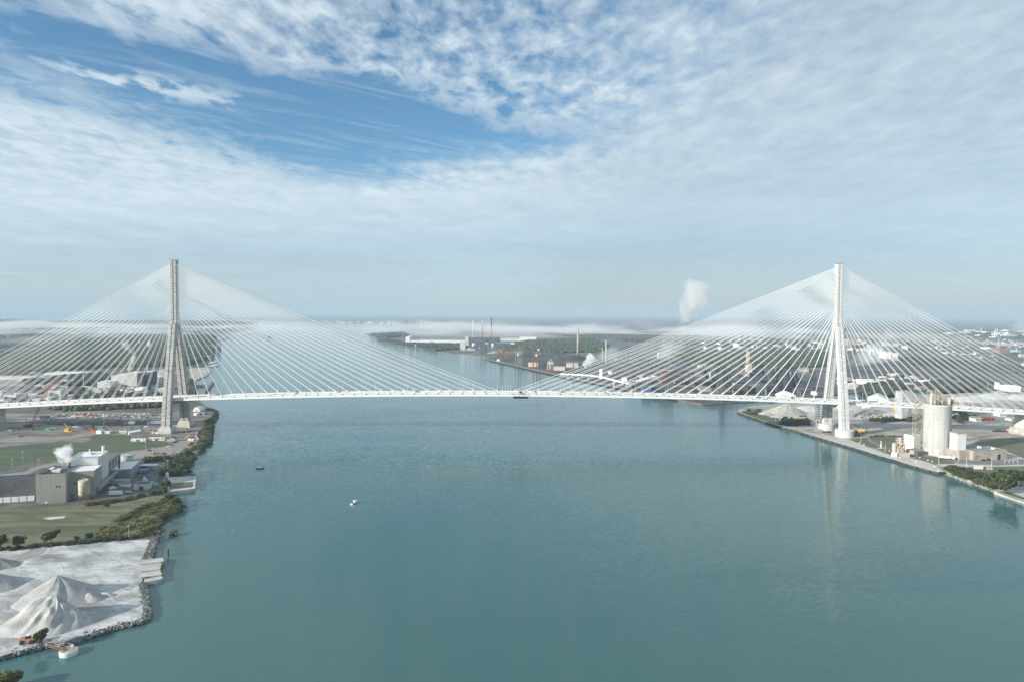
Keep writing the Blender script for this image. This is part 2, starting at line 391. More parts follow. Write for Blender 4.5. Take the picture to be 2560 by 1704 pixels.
# left bank, near to far (pixels of the photo trace the waterline)
LEFT_SHORE = [(-60, 1668), (0, 1648), (60, 1630), (112, 1613), (165, 1611), (200, 1598), (250, 1580), (300, 1566), (338, 1560), (366, 1550), (371, 1530), (369, 1500), (366, 1480), (358, 1465), (362, 1452),
              (376, 1448), (376, 1404), (381, 1385), (389, 1360), (391, 1348), (377, 1342), (388, 1328), (396, 1318), (381, 1309), (391, 1299), (402, 1293), (432, 1281), (457, 1269), (446, 1258), (431, 1249),
              (425, 1236), (424, 1229), (488, 1222), (490, 1190), (471, 1184), (458, 1174), (462, 1163), (476, 1150), (492, 1142), (493, 1133), (505, 1124), (515, 1112), (521, 1098), (528, 1085), (526, 1068), (531, 1060),
              (541, 1046), (547, 1035), (544, 1027), (528, 1021), (512, 1018), (502, 1008), (492, 990), (486, 972), (482, 955), (479, 942), (476, 928), (477, 921), (500, 918), (522, 907), (530, 897), (532, 886),
              (534, 876), (530, 862), (520, 852), (500, 845), (470, 840)]
sh = jag(gp(LEFT_SHORE, 0), 9, 1.3, 4)
poly = sh + gp([(-400, 838), (-3500, 860)], 0) + [(-3000, 300), (-700, 250)]
slab('left_bank_ground', poly, -3, 2.0, BANKG)
# wooded flats and islands to the left beyond the fog, far shore across the bend, far plain to the horizon
slab('wooded_flats', gp([(-2500, 846), (300, 836.5), (440, 835.6), (560, 836.0), (648, 822), (636, 809), (560, 803.5), (455, 802.5), (300, 802), (-2500, 812)], 0), -3, 2.0, WOODG)
slab('wooded_island', gp([(-900, 812), (60, 809), (115, 804.5), (60, 800), (-900, 797)], 0), -3, 2.0, WOODG)

slab('far_left_shore_ground', gp([(-1600, 786), (200, 787.5), (520, 788.2)], 0) + [(-FAR * .28, FAR - 100), (-FAR + 100, FAR - 100), (-FAR + 100, FAR * .6)], -3, 1.5, WOODG)
# middle and right bank
RIGHT_SHORE = [(912, 835), (925, 840), (945, 846), (958, 853), (990, 862), (1016, 866), (1040, 869), (1062, 874), (1092, 880), (1130, 883), (1160, 884), (1198, 889), (1222, 897), (1242, 904), (1300, 917), (1350, 926), (1396, 938),
               (1440, 948), (1520, 963), (1600, 980), (1686, 998), (1720, 1006), (1758, 1012), (1800, 1009), (1878, 1004), (1890, 1001), (1960, 996), (2060, 990), (2105, 984), (2300, 978), (2420, 975)]
mid_poly = jag(gp(RIGHT_SHORE, 0), 22, 3.0, 9) + gp([(2900, 970), (5200, 930)], 0) + [(FAR - 100, 2500), (FAR - 100, FAR - 100), (-FAR * .27, FAR - 100)] + gp([(505, 795), (640, 801.5), (760, 805.5), (880, 808.5), (1010, 810.5), (1100, 812), (1130, 816), (1100, 821), (1000, 826.5), (935, 831)], 0)
slab('middle_bank_ground', mid_poly, -3, 2.0, URBAN)
Q = [(1843, 1031), (1900, 1052), (1935, 1064), (2000, 1081), (2060, 1100), (2140, 1123), (2200, 1142), (2240, 1153), (2280, 1166), (2344, 1183.5), (2362, 1182)]
BANKR = [(2366, 1182), (2382, 1190), (2400, 1196), (2420, 1205), (2440, 1211), (2466, 1219), (2489, 1226)]
BLK = [(2486, 1233), (2560, 1258), (2700, 1310)]
rp = gp(Q, 0) + jag(gp(BANKR, 0), 4, .8, 5) + gp(BLK, 0) + [(1000, 380), (2600, 600), (2600, 1150)] + gp([(2420, 984), (2300, 990), (2205, 999), (2085, 1003), (1990, 1011), (1895, 1014), (1850, 1024)], 0)
slab('right_bank_ground', rp, -3, 2.4, RBANK)
# ------------------------------------------------------------------ the bridge
AX, HW = 872.0, 16.0
TXL, TXR = -430.5, 415.5
def zb(x):
    a = abs(x + 8); return 49.3 - 4.64e-5 * a * a if a < 640 else 49.3 - 4.64e-5 * 640 ** 2 - .0594 * (a - 640)
DT = 2.7                                                            # girder depth
bridge = thing('cable_stayed_bridge', 'long white cable-stayed road bridge with two tall concrete towers spanning the river', 'bridge', (0, AX, 0))
XS = list(range(-960, 961, 15))
def run(mb, y0, y1, za, zt_):
    mb.loft([[(x, y0, zb(x) + za), (x, y1, zb(x) + za), (x, y1, zb(x) + zt_), (x, y0, zb(x) + zt_)] for x in XS])
    return mb
deck = run(MB(), -HW, HW, DT - .5, DT).build('deck', DECKW, bridge)
for y in (-HW, HW - .9):
    run(MB(), y - .04, y + .94, 0, DT - .503).build('edge_girder', GIRD, deck)
fb = MB()
for x in XS[::1]: fb.box(x - .3, x + .3, -HW + .9, HW - .9, zb(x) + .3, zb(x) + DT - .51)
fb.build('floor_beam', GIRD, deck)
for y in (-HW + .1, -HW + 4.2, -.25, HW - 4.7, HW - .6):
    run(MB(), y, y + .45, DT + .004, DT + 1.0).build('parapet', WHITE, deck)
fe = MB()
for x in np.arange(-955, 956, 3.0):
    for y in (-HW + .3, HW - .3): fe.box(x - .12, x + .12, y - .06, y + .06, zb(x) + DT + 1.0, zb(x) + DT + 2.3)
for y in (-HW + .3, HW - .3): run(fe, y - .05, y + .05, DT + 2.2, DT + 2.32)
fe.build('railing', mat('grey_railing', (.16, .16, .16), (.24, .24, .24)), deck)

def lerp(a, b, k): return a + (b - a) * k
def notched(xc, yc, wx, wy, z, front=True):
    """leg section with the shaft's central recess on the two broad faces"""
    a, b2, g, d = wx / 2, wy / 2, .6, 1.3; ch = .5
    pts = [(-a, -b2 + ch), (-a + ch, -b2), (-g, -b2), (-g * .8, -b2 + d), (g * .8, -b2 + d), (g, -b2), (a - ch, -b2), (a, -b2 + ch),
           (a, b2 - ch), (a - ch, b2), (g, b2), (g * .8, b2 - d), (-g * .8, b2 - d), (-g, b2), (-a + ch, b2), (-a, b2 - ch)]
    return [(xc + x, yc + y, z) for x, y in pts]
YO = [(2, 25.0), (44, 21.0), (100, 11.2), (140, 3.5)]                # lean of the legs
def yo(z):
    for (z0, a), (z1, b2) in zip(YO[:-1], YO[1:]):
        if z <= z1: return lerp(a, b2, (z - z0) / (z1 - z0))
    return YO[-1][1]
ZTOP = 218.0
def tower(tx, cmat, kind, zp):
    tw = MB(); rings = []
    for z in (134, 150, 180, ZTOP - 2): rings.append(notched(tx, 0, 8.3 - .3 * (z - 134) / 80, 8.6 - 1.6 * min(1, (z - 134) / 30), z))
    tw.loft(rings)
    tw.loft([notched(tx, 0, 8.5, 7.2, ZTOP - 2), notched(tx, 0, 8.5, 7.2, ZTOP)])
    head = tw.build('tower', cmat, bridge); head['label'] = 'weathered grey tower' if kind == 'L' else 'pale clean tower'
    for sgn in (-1, 1):
        lg = MB(); rs = []
        for z in list(np.linspace(zp, 138, 12)):
            k = (z - 2) / 136
            rs.append(notched(tx, sgn * yo(z), lerp(11.6, 8.45, k), lerp(7.2, 6.0, k), z))
        lg.loft(rs); lg.build('leg', cmat, head)
        f = MB()
        if kind == 'L':
            y = sgn * 24.6
            def sq(ax, ay, z): return [(tx - ax, y - ay, z), (tx + ax, y - ay, z), (tx + ax, y + ay, z), (tx - ax, y + ay, z)]
            f.loft([sq(8.2, 7, 1.0), sq(8.6, 7, 5.0), sq(6.6, 4.6, zp + .02)])
        else:
            f.lathe([(11.0, 1.0), (11.0, zp - .5), (10.4, zp + .02)], (tx, sgn * 25.0, 0), 20)
            for k in range(20):
                a = 2 * math.pi * k / 20; f.box(-.1, .1, -.1, .1, zp, zp + 1.5, 0, (tx + 10.3 * math.cos(a), sgn * 25.0 + 10.3 * math.sin(a), 0))
        f.build('footing', CONC if kind == 'L' else cmat, head)
    MB().box(tx - 4.2, tx + 4.2, -16.5, 16.5, zb(tx) - 5.0, zb(tx) - .6).build('cross_beam', cmat, head)
    tp = MB()
    for sx in (-1, 1):
        for sy in (-1, 1): tp.tube((tx + sx * 3.6, sy * 3, ZTOP), (tx + sx * 3.6, sy * 3, ZTOP + 2.2), .22)
    tp.box(tx - 3, tx + 3, -2.4, 2.4, ZTOP, ZTOP + .6)
    tp.build('beacon', STEELD, head)
    return head
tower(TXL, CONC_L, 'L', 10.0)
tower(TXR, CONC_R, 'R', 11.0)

# stay cables: 26 on the river side, 25 on the bank side, two planes
cables = []
for tx, sgn in ((TXL, 1), (TXR, -1)):
    for side, n, d0, d1 in ((sgn, 27, 21.0, abs(-8 - tx) - 9.0), (-sgn, 25, 21.0, 358.0)):
        for k in range(n):
            f = k / (n - 1); xa = tx + side * lerp(d0, d1, f); zt_ = 145.5 + (ZTOP - 5 - 145.5) * f ** .92
            for pl in (-1, 1):
                a = Vector((tx + side * 3.6, pl * 2.6, zt_)); bb = Vector((xa, pl * (HW - .35), zb(xa) + DT + .2))
                cables.append(((bb - a).length * (1.3 if pl < 0 else 1.0), a, bb, pl))
cables.sort(key=lambda c: -c[0] - (1e4 if c[3] < 0 else 0))
def cable_mb(mb, a, b2):
    n = 10; L = (b2 - a).length; sag = L * L * 1.1e-5; pr = None
    pts = []
    for i in range(n + 1):
        q = a.lerp(b2, i / n); q.z -= sag * 4 * (i / n) * (1 - i / n); pts.append(q)
    d = (b2 - a).normalized(); s1 = d.cross(Vector((0, 1, 0))).normalized(); s2 = d.cross(s1)
    r = .25
    mb.loft([[tuple(q + (s1 * math.cos(k * math.pi / 3) + s2 * math.sin(k * math.pi / 3)) * r) for k in range(6)] for q in pts])
    mb.tube(b2 - d * 5.5, b2 + d * .6, .52, 6)
    return mb
rest = MB(); boots = MB()
for i, (_, a, b2, pl) in enumerate(cables):
    boot = (b2.x - 1.1, b2.x + 1.1, b2.y - .45, b2.y + .45, b2.z - .19, b2.z + .75)
    if i < 100: MB().box(*boot).build('anchor_boot', STEELD, cable_mb(MB(), a, b2).build('stay_cable', CABLE, bridge))
    else: cable_mb(rest, a, b2); boots.box(*boot)
o = rest.build('stay_cable_mass', CABLE, bridge); o['kind'] = 'stuff'; boots.build('anchor_boot_mass', STEELD, o)['kind'] = 'stuff'
# approach piers
for x in (TXR + 241, TXR + 300, TXL - 230, TXL - 300):
    pr = MB()
    pr.box(x - 2.2, x + 2.2, -12, 12, 9.6, zb(x) - 2.41)
    pr.box(x - 2.6, x + 2.6, -14, 14, zb(x) - 2.4, zb(x) - .01)
    po = pr.build('approach_pier', CONC_R, bridge)
    fo = MB()
    fo.box(x - 5.5, x + 5.5, -16, 16, 1.5, 9.6)
    fo.build('pier_base', CONC, po)

ORD = ['first', 'second', 'third', 'fourth', 'fifth', 'sixth', 'seventh', 'eighth', 'ninth', 'tenth', 'eleventh', 'twelfth', 'thirteenth', 'fourteenth', 'fifteenth', 'sixteenth', 'seventeenth', 'eighteenth', 'nineteenth', 'twentieth',
       'twenty-first', 'twenty-second', 'twenty-third', 'twenty-fourth', 'twenty-fifth', 'twenty-sixth', 'twenty-seventh', 'twenty-eighth', 'twenty-ninth', 'thirtieth']
# lamp posts along both deck edges
def lamp_proto(h, arm):
    r = thing('street_lamp', '', 'street lamp')
    MB().tube((0, 0, 0), (0, 0, h), .17, 6, .11).build('pole', WHITE, r)
    a = MB().tube((0, 0, h - .2), (arm, 0, h + .25), .08, 5).build('arm', WHITE, r)
    MB().box(arm - .2, arm + .8, -.22, .22, h + .12, h + .4).build('lamp_head', WHITE, a)
    return r
lp = lamp_proto(10.5, 1.6); first = True
for ey, word, rz in ((-HW + .35, 'near', R(90)), (HW - .35, 'far', R(-90))):
    xs = [x for x in np.arange(-612 + (10 if ey > 0 else 0), 640, 42.4) if abs(x - TXL) > 9 and abs(x - TXR) > 9]
    cl = cr = cm = 0
    for x in xs:
        loc = (x, AX + ey, zb(x) + DT)
        if x < TXL: cl += 1; lab = 'white lamp post on the %s deck edge left of weathered tower, %s from frame' % (word, ORD[cl - 1])
        elif x < TXR: cm += 1; lab = 'white lamp post on the %s deck edge, %s right of the weathered tower' % (word, ORD[cm - 1])
        else: cr += 1; lab = 'white lamp post on the %s deck edge, %s right of the pale tower' % (word, ORD[cr - 1])
        o = dup(lp, loc, rz, lab, group='lamp posts along the bridge deck') if not first else lp
        if first: lp.location = loc; lp.rotation_euler = (0, 0, rz); lp['label'] = lab; lp['group'] = 'lamp posts along the bridge deck'; first = False
for i, px in enumerate((1256, 1263, 1270.5, 1277.5)):
    q = P(px, 980, AX - 6); tag(MB().tube((q.x, q.y, zb(q.x) + DT), (q.x, q.y, zb(q.x) + DT + 11), .22, 6, .14).build('white_mast', WHITE), '%s of four white masts set close together at midspan' % ORD[i], 'mast', 'white masts at midspan')

# vehicles and plant
def car_mb(L=4.6, wd=1.85, h=1.5, van=False):
    b0 = MB(); x0 = -L / 2
    def ring(x, z0, z1, w0): return [(x, -w0, z0), (x, w0, z0), (x, w0 * .95, z1), (x, -w0 * .95, z1)]
    hw = wd / 2
    if van: prof = [(-L / 2, .35, h), (L * .22, .35, h), (L * .40, .35, h * .62), (L / 2, .35, h * .55)]
    else: prof = [(-L / 2, .4, h * .62), (-L * .45, .35, h * .66), (L * .18, .35, h * .66), (L * .45, .35, h * .58), (L / 2, .4, h * .45)]
    b0.loft([ring(x, a, c, hw) for x, a, c in prof])
    return b0
def make_car(paint, van=False, L=4.6, h=1.5):
    r = thing('parked_van' if van else 'parked_car', '', 'van' if van else 'car')
    bd = car_mb(L, 1.9, h, van).build('body', paint, r)
    if not van:
        c = MB(); hw = .82
        c.loft([[(x, -w0, z), (x, w0, z), (x + dx, w0 * .86, z2), (x + dx, -w0 * .86, z2)] for x, w0, z, z2, dx in ((-L * .42, hw, h * .64, h * .66, .05), (-L * .33, hw, h * .64, h, 0), (L * .06, hw, h * .64, h, 0), (L * .22, hw, h * .64, h * .68, 0))])
        c.build('cabin', GLASS, bd)
    else:
        MB().box(L * .24, L * .41, -.8, .8, h * .62, h * .9, lean=(-.35, 0)).build('windscreen', GLASS, bd)
    for sx in (-.3, .3):
        for sy in (-1, 1):
            MB().tube((sx * L, sy * .72, .34), (sx * L, sy * .97, .34), .34, 10).build('wheel', RUBBER, r)
    return r
PROTO = {}
def car(paint, px, py, rz, label, van=False, z=2.03, L=4.6, h=1.5, group=None, loc=None):
    key = (paint.name, van, L)
    loc = loc or G(px, py, z)
    if key not in PROTO:
        PROTO[key] = make_car(paint, van, L, h); c = PROTO[key]; c.location = loc; c.rotation_euler = (0, 0, rz); c['label'] = label
        if group: c['group'] = group
    else: c = dup(PROTO[key], loc, rz, label, group=group)
    if group is None and 'group' in c: del c['group']
    return c
SILV = mat('silver_paint', (.42, .43, .44), (.5, .5, .5), rough=.3)
BLACKP = mat('black_paint', (.02, .02, .022), (.04, .04, .04), rough=.3)
WHP = mat('white_car_paint', (.74, .74, .74), (.8, .8, .8), rough=.3)
BROWNP = mat('maroon_paint', (.17, .05, .04), (.21, .07, .05), rough=.3)
def on_deck(px, lane):
    q = P(px, 985, AX + lane); return Vector((q.x, AX + lane, zb(q.x) + DT + .004))
car(BLACKP, 0, 0, 0, 'small black car stopped on the deck left of midspan', loc=on_deck(1000, -8))
car(WHP, 0, 0, 0, 'white van on the deck just left of midspan', van=True, L=6.2, h=2.5, loc=on_deck(900, 6))
car(BROWNP, 0, 0, 0, 'maroon car on the deck right of midspan', loc=on_deck(1340, 7))
car(BLUEP, 0, 0, 0, 'blue van on the deck nearing the pale tower', van=True, L=6.2, h=2.5, loc=on_deck(1897, -7))
car(BLACKP, 0, 0, 0, 'black car on the deck right of the four masts', loc=on_deck(1316, 5))
car(SILV, 0, 0, 0, 'silver van on the deck between midspan and the pale tower', van=True, L=6.2, h=2.5, loc=on_deck(1560, 6))
car(BLACKP, 0, 0, 0, 'black van crossing the deck left of the pale tower', van=True, L=6.2, h=2.5, loc=on_deck(1980, 4))
car(SILV, 0, 0, 0, 'silver car on the deck right of the weathered tower', loc=on_deck(690, -7))
def lift(px, lane, paint, up_, label, sx=1):
    q = on_deck(px, lane); r = thing('boom_lift', label, 'boom lift', q)
    bs = MB().box(-2, 2, -1.1, 1.1, .5, 1.6).build('chassis', paint, r)
    for sx2 in (-1.3, 1.3):
        for sy in (-1, 1): MB().tube((sx2, sy * .9, .5), (sx2, sy * 1.25, .5), .5, 8).build('wheel', RUBBER, r)
    bm = MB().tube((0, 0, 1.6), (sx * 4.5, 0, up_ * .6), .3, 6).tube((sx * 4.5, 0, up_ * .6), (sx * 9, 0, up_), .22, 6).build('boom', paint, r)
    MB().box(sx * 9 - .8, sx * 9 + .8, -.6, .6, up_ - .2, up_ + 1).build('basket', STEELD, bm)
lift(742, 5, STEELD, 8, 'dark grey boom lift on the deck left of midspan with its arm raised')
lift(1042, 9, GREENP, 4.5, 'green boom lift with a low arm on the deck before midspan', -1)
lift(848, 7, ORANGE, 5.0, 'orange boom lift on the far side of the deck')
lift(1916, -11, STEELD, 3.4, 'dark boom lift at the near deck edge left of the pale tower')
lift(1405, 10, REDP, 3.0, 'red boom lift on the far deck edge right of midspan')
lift(1532, -12, BLUEP, 3.0, 'blue boom lift on the near deck edge right of midspan', -1)
q = on_deck(1302, -HW)
tr = thing('inspection_gantry', 'dark inspection gantry slung under the deck at midspan', 'gantry', (q.x, AX, 0)); zz_ = zb(q.x)
MB().box(-9.5, 9.5, -HW - 1.6, HW + 1.6, zz_ - 2.6, zz_ - 1.9).build('platform', STEELD, tr)
g2 = MB()
for x in (-9, -4, 0, 4, 9):
    for y in (-HW - 1.4, HW + 1.4): g2.box(x - .15, x + .15, y - .15, y + .15, zz_ - 1.9, zz_ + DT + 1.5)
g2.box(-9, 9, -HW - 1.5, -HW - 1.3, zz_ - .9, zz_ - .7); g2.build('hanger', STEELD, tr)
MB().box(-2, 2, -HW - 1.6, -HW + .1, zz_ + DT + 1.5, zz_ + DT + 4.0).build('carriage', STEELD, tr)
# ------------------------------------------------------------------ shared builders
YAWL = R(17)
def bld(name, label, cat, xl, xr, yb, yt, depth, wall, roof=GREYR, yaw=0.0, group=None, z=2.0, win=0, door=0, vents=0, winmat=GLASS, gable=False, par=.5):
    """a building placed by the foot and the top of the face turned to the river; parts: wall, roof, windows, doors, vents"""
    a = G(xl, yb, z); b_ = G(xr, yb, z); s = (scale_at(a) + scale_at(b_)) / 2
    W_ = (xr - xl) * s / max(.4, math.cos(yaw) ) ; H_ = max(2.2, (yb - yt) * s)
    return bld_at(name, label, cat, a, W_, depth, H_, wall, roof, yaw, group, win, door, vents, winmat, gable, par)
def bld_at(name, label, cat, loc, W_, D_, H_, wall, roof=GREYR, yaw=0.0, group=None, win=0, door=0, vents=0, winmat=GLASS, gable=False, par=.5):
    r = thing(name, label, cat, loc, yaw, group)
    if gable:
        g = MB().loft([[(0, y, -.3), (W_, y, -.3), (W_, y, H_), (W_ / 2, y, H_ + W_ * .22), (0, y, H_)] for y in (0, D_)]); wl = g.build('wall', wall, r)
        rf = MB()
        for s in (-1, 1):
            x0 = W_ / 2 + s * (W_ / 2 + .3)
            rf.loft([[(x0, y, H_ - .13), (W_ / 2, y, H_ + W_ * .22 + .02), (W_ / 2, y, H_ + W_ * .22 + .2), (x0, y, H_ + .05)] for y in (-.3, D_ + .3)])
        rf.build('roof', roof, r)
    else:
        wl = MB().box(0, W_, 0, D_, -.5, H_).build('wall', wall, r)
        rf = MB().box(.25, W_ - .25, .25, D_ - .25, H_ + .003, H_ + .12)
        rf = rf.build('roof', roof, r)
        if par:
            pm = MB(); k = .3
            pm.box(-.02, W_ + .02, -.02, k - .06, H_ + .001, H_ + par); pm.box(-.02, W_ + .02, D_ - k + .06, D_ + .02, H_ + .001, H_ + par)
            pm.box(-.02, k - .06, k - .05, D_ - k + .05, H_ + .001, H_ + par); pm.box(W_ - k + .06, W_ + .02, k - .05, D_ - k + .05, H_ + .001, H_ + par)
            pm.build('parapet', wall, r)
    if win:
        n = win; q = W_ / n
        for i in range(n):
            x = q * (i + .5); MB().box(x - q * .28, x + q * .28, -.06, .1, H_ * .45, min(H_ * .45 + 2.4, H_ * .8)).build('window', winmat, wl)
    for i in range(door):
        x = W_ * (i + .6) / (door + .2); MB().box(x - 1.7, x + 1.7, -.07, .1, .05, min(3.8, H_ * .7)).build('door', STEELD, wl)
    for i in range(vents):
        x = W_ * (.2 + .6 * rnd.random()); y = D_ * (.2 + .6 * rnd.random()); s = min(1.6, W_ * .08, D_ * .2)
        MB().box(x - s, x + s, y - s * .8, y + s * .8, H_ + .1, H_ + .4 + s).build('roof_vent', WHITE, rf)
    return r
def stack(label, px, yb, yt, wpx, mt, mt_top=None, ztop_frac=.12, name='chimney', z=2.0, n=12, taper=.8, group=None, cat=None):
    p0 = G(px, yb, z); s = scale_at(p0); h = (yb - yt) * s; r = max(.35, wpx * s / 2)
    o = thing(name, label, cat or name.replace('_', ' '), p0, 0, group)
    hs = h * (1 - (ztop_frac if mt_top else 0))
    rr = lerp(r, r * taper, hs / h)
    sh_ = MB().lathe([(r, -.5), (rr, hs)], n=n).build('shaft', mt, o, True)
    if mt_top: MB().lathe([(rr * 1.02, hs + .01), (r * taper * 1.02, h)], n=n).build('cap', mt_top, sh_)
    else: MB().lathe([(r * taper * 1.12, h - max(.4, h * .02)), (r * taper * 1.12, h + .05)], n=n).build('rim', mt, sh_)
    return o
def tank(label, px, yb, yt, wpx, mt, dome=False, group=None, name='storage_tank', z=2.0, cat='tank', n=24):
    p0 = G(px, yb, z); s = scale_at(p0); h = (yb - yt) * s; hz_ = Vector((p0.x, p0.y, 0)).normalized(); r = wpx * s / 2 * hz_.y
    o = thing(name, label, cat, p0 + hz_ * r, 0, group)
    MB().lathe([(r, -.3), (r, h)], n=n).build('shell', mt, o, True)
    if dome: MB().lathe([(r * 1.01, h + .01), (r * .9, h + r * .12), (r * .5, h + r * .28), (.1, h + r * .33)], n=n).build('roof', mt, o, True)
    else: MB().lathe([(r * 1.03, h - .3), (r * 1.03, h + .15), (.1, h + r * .12)], n=n).build('roof', mt, o)
    return o
def heap(name, label, cat, c, rx, ry, h, mt, ridge=0.0, seed=0, apex=(0, 0), group=None, n=56, rings=22, rot=0.0, pw=1.0, gully=0.0):
    """a tipped heap: cone of repose with runnels, apex may sit off centre and stretch into a ridge"""
    r = np.random.default_rng(seed); ph = r.uniform(0, 6.28, 8)
    tb_ = r.uniform(0, 1, (64, 64))
    def vn(x, y):
        x += 40; y += 20; i, j = int(math.floor(x)), int(math.floor(y)); fx, fy = x - i, y - j; fx = fx * fx * (3 - 2 * fx); fy = fy * fy * (3 - 2 * fy)
        q = lambda m, n2: tb_[m % 64, n2 % 64]
        return lerp(lerp(q(i, j), q(i + 1, j), fx), lerp(q(i, j + 1), q(i + 1, j + 1), fx), fy)
    vs = [(apex[0], apex[1], h)]; fs = []
    for k in range(1, rings + 1):
        f = k / rings
        for i in range(n):
            a = 2 * math.pi * i / n
            wob = 1 + .06 * math.sin(3 * a + ph[0]) + .04 * math.sin(5 * a + ph[1]) + .02 * math.sin(9 * a + ph[2])
            ex, ey = rx * wob * math.cos(a), ry * wob * math.sin(a)
            ax = apex[0] + ridge * math.copysign(min(1, abs(math.cos(a)) * 1.6), math.cos(a)) * .5
            x, y = lerp(ax, ex, f), lerp(apex[1], ey, f)
            z = h * (1 - f ** pw)
            aw = a / (2 * math.pi) * 19 + 1.1 * f + .5 * vn(a * 1.5, f * 2.2); g = gully * h * math.sin(math.pi * min(1, f * 1.02)) ** .8 * ((1 - abs(2 * vn(aw, f * 1.7) - 1)) * 1.5 - .95 + .5 * (vn(aw * 2.3, f * 5) - .5))
            z += g + .02 * h * math.sin(11 * a + ph[5] + 7 * f) * math.sin(math.pi * f)
            if k == rings: z = -.12
            vs.append((x, y, z))
    for i in range(n): fs.append((0, 1 + i, 1 + (i + 1) % n))
    for k in range(rings - 1):
        for i in range(n):
            a0, b0 = 1 + k * n, 1 + (k + 1) * n; fs.append((a0 + i, b0 + i, b0 + (i + 1) % n, a0 + (i + 1) % n))
    o = MB().add(vs, fs).build(name, mt, None, True); o.location = c; o.rotation_euler = (0, 0, rot)
    return tag(o, label, cat, group)

# foliage ---------------------------------------------------------------
def leaf_cloud(n, fn, size, seed, flat=.5):
    """n leaf-clump quads placed by fn(rng)->(x,y,z,scale)"""
    r = np.random.default_rng(seed)
    c = np.array([fn(r) for _ in range(n)]); s = c[:, 3:4] * size * r.uniform(.6, 1.35, (n, 1))
    nv = r.normal(size=(n, 3)); nv[:, 2] = np.abs(nv[:, 2]) + flat; nv /= np.linalg.norm(nv, axis=1, keepdims=True)
    tv = r.normal(size=(n, 3)); a = np.cross(nv, tv); a /= np.linalg.norm(a, axis=1, keepdims=True); b2 = np.cross(nv, a)
    k = r.uniform(.6, 1.1, (n, 1)); P0 = c[:, :3]
    V = np.stack([P0 - a * s - b2 * s * k * .5, P0 + a * s * .3 - b2 * s * k, P0 + a * s + b2 * s * k * .4, P0 - a * s * .2 + b2 * s * k], 1).reshape(-1, 3)
    return V, np.arange(4 * n).reshape(-1, 4)
def crown_fn(lobes):
    w_ = [l[3] ** 2 for l in lobes]; tot = sum(w_); cum = np.cumsum([x / tot for x in w_])
    def fn(r):
        l = lobes[min(len(lobes) - 1, int(np.searchsorted(cum, r.random())))]
        d = r.normal(size=3); d /= np.linalg.norm(d); q = l[3] * (r.random() ** .28)
        return (l[0] + d[0] * q, l[1] + d[1] * q, l[2] + d[2] * q * .8, .8 + .4 * r.random())
    return fn
LEAFA = leaf_mat('green_leaves', (.085, .115, .05), (.145, .175, .078), (.17, .185, .085))
LEAFB = leaf_mat('yellow_green_leaves', (.16, .165, .06), (.25, .235, .095), (.13, .145, .06))
LEAFD = leaf_mat('dark_green_leaves', (.06, .085, .046), (.10, .13, .066), (.125, .145, .072))
def tree(label, p, h, rad, mt, seed, n=1500, lobes=9, group=None, name='broadleaf_tree', size=None, cat='tree'):
    r = random.Random(seed); o = thing(name, label, cat, p, r.uniform(0, 6), group)
    L = [(0, 0, h * .62, rad * .75)]
    for k in range(lobes):
        a = r.uniform(0, 6.28); d = rad * r.uniform(.35, .85); L.append((d * math.cos(a), d * math.sin(a), h * r.uniform(.38, .86), rad * r.uniform(.25, .5)))
    tb = MB().tube((0, 0, -.3), (.1, 0, h * .45), h * .028, 8, h * .016)
    for l in L[1:6]: tb.tube((.05, 0, h * .28), (l[0] * .8, l[1] * .8, l[2]), h * .012, 5, h * .004)
    tb.build('trunk', BARK, o)
    V, F = leaf_cloud(n, crown_fn(L), size or rad * .11, seed)
    mesh_obj('crown', np_mesh('crown', V, F), mt, o); return o
def scrub(name, label, pts, n, mt, seed, hmax=3.0, size=.7, cat='undergrowth', clump=None, zoff=2.0, flat=.5):
    """a tangle of bushes over the given footprints: list of (xy centre, radius, height)"""
    r0 = random.Random(seed); wts = np.cumsum([p[2] ** 2 for p in pts]); wts = wts / wts[-1]
    def fn(r):
        c = pts[min(len(pts) - 1, int(np.searchsorted(wts, r.random())))]
        a = r.uniform(0, 6.28); q = c[2] * math.sqrt(r.random()); hh = c[3] * math.sqrt(max(0, 1 - (q / c[2]) ** 2))
        return (c[0] + q * math.cos(a), c[1] + q * math.sin(a), zoff + hh * r.random() ** .45, 1)
    V, F = leaf_cloud(n, fn, size, seed, flat); o = mesh_obj(name, np_mesh(name, V, F), mt)
    return tag(o, label, cat, kind='stuff')
def belt(px_line, width, n, hmin, hmax, seed, z=2.0, rmin=1.5, rmax=4.0):
    """bush footprints strung along a line traced on the photo"""
    r = random.Random(seed); pts = [G(x, y, z) for x, y in px_line]; seg = [(pts[i + 1] - pts[i]).length for i in range(len(pts) - 1)]; tot = sum(seg); outp = []
    for _ in range(n):
        d = r.uniform(0, tot); i = 0
        while i < len(seg) - 1 and d > seg[i]: d -= seg[i]; i += 1
        q = pts[i].lerp(pts[i + 1], min(1, d / max(seg[i], 1e-6))); nrm = Vector((-(pts[i + 1] - pts[i]).y, (pts[i + 1] - pts[i]).x, 0)).normalized()
        q = q + nrm * r.uniform(-width, width); outp.append((q.x, q.y, r.uniform(rmin, rmax), r.uniform(hmin, hmax)))
    return outp
def fill(px_poly, n, hmin, hmax, seed, z=2.0, rmin=2, rmax=5):
    r = random.Random(seed); pg = [tuple(G(x, y, z)[:2]) for x, y in px_poly]; xs = [p[0] for p in pg]; ys = [p[1] for p in pg]; outp = []
    def inside(x, y):
        c = False; j = len(pg) - 1
        for i in range(len(pg)):
            if (pg[i][1] > y) != (pg[j][1] > y) and x < (pg[j][0] - pg[i][0]) * (y - pg[i][1]) / (pg[j][1] - pg[i][1]) + pg[i][0]: c = not c
            j = i
        return c
    while len(outp) < n:
        x, y = r.uniform(min(xs), max(xs)), r.uniform(min(ys), max(ys))
        if inside(x, y): outp.append((x, y, r.uniform(rmin, rmax), r.uniform(hmin, hmax)))
    return outp
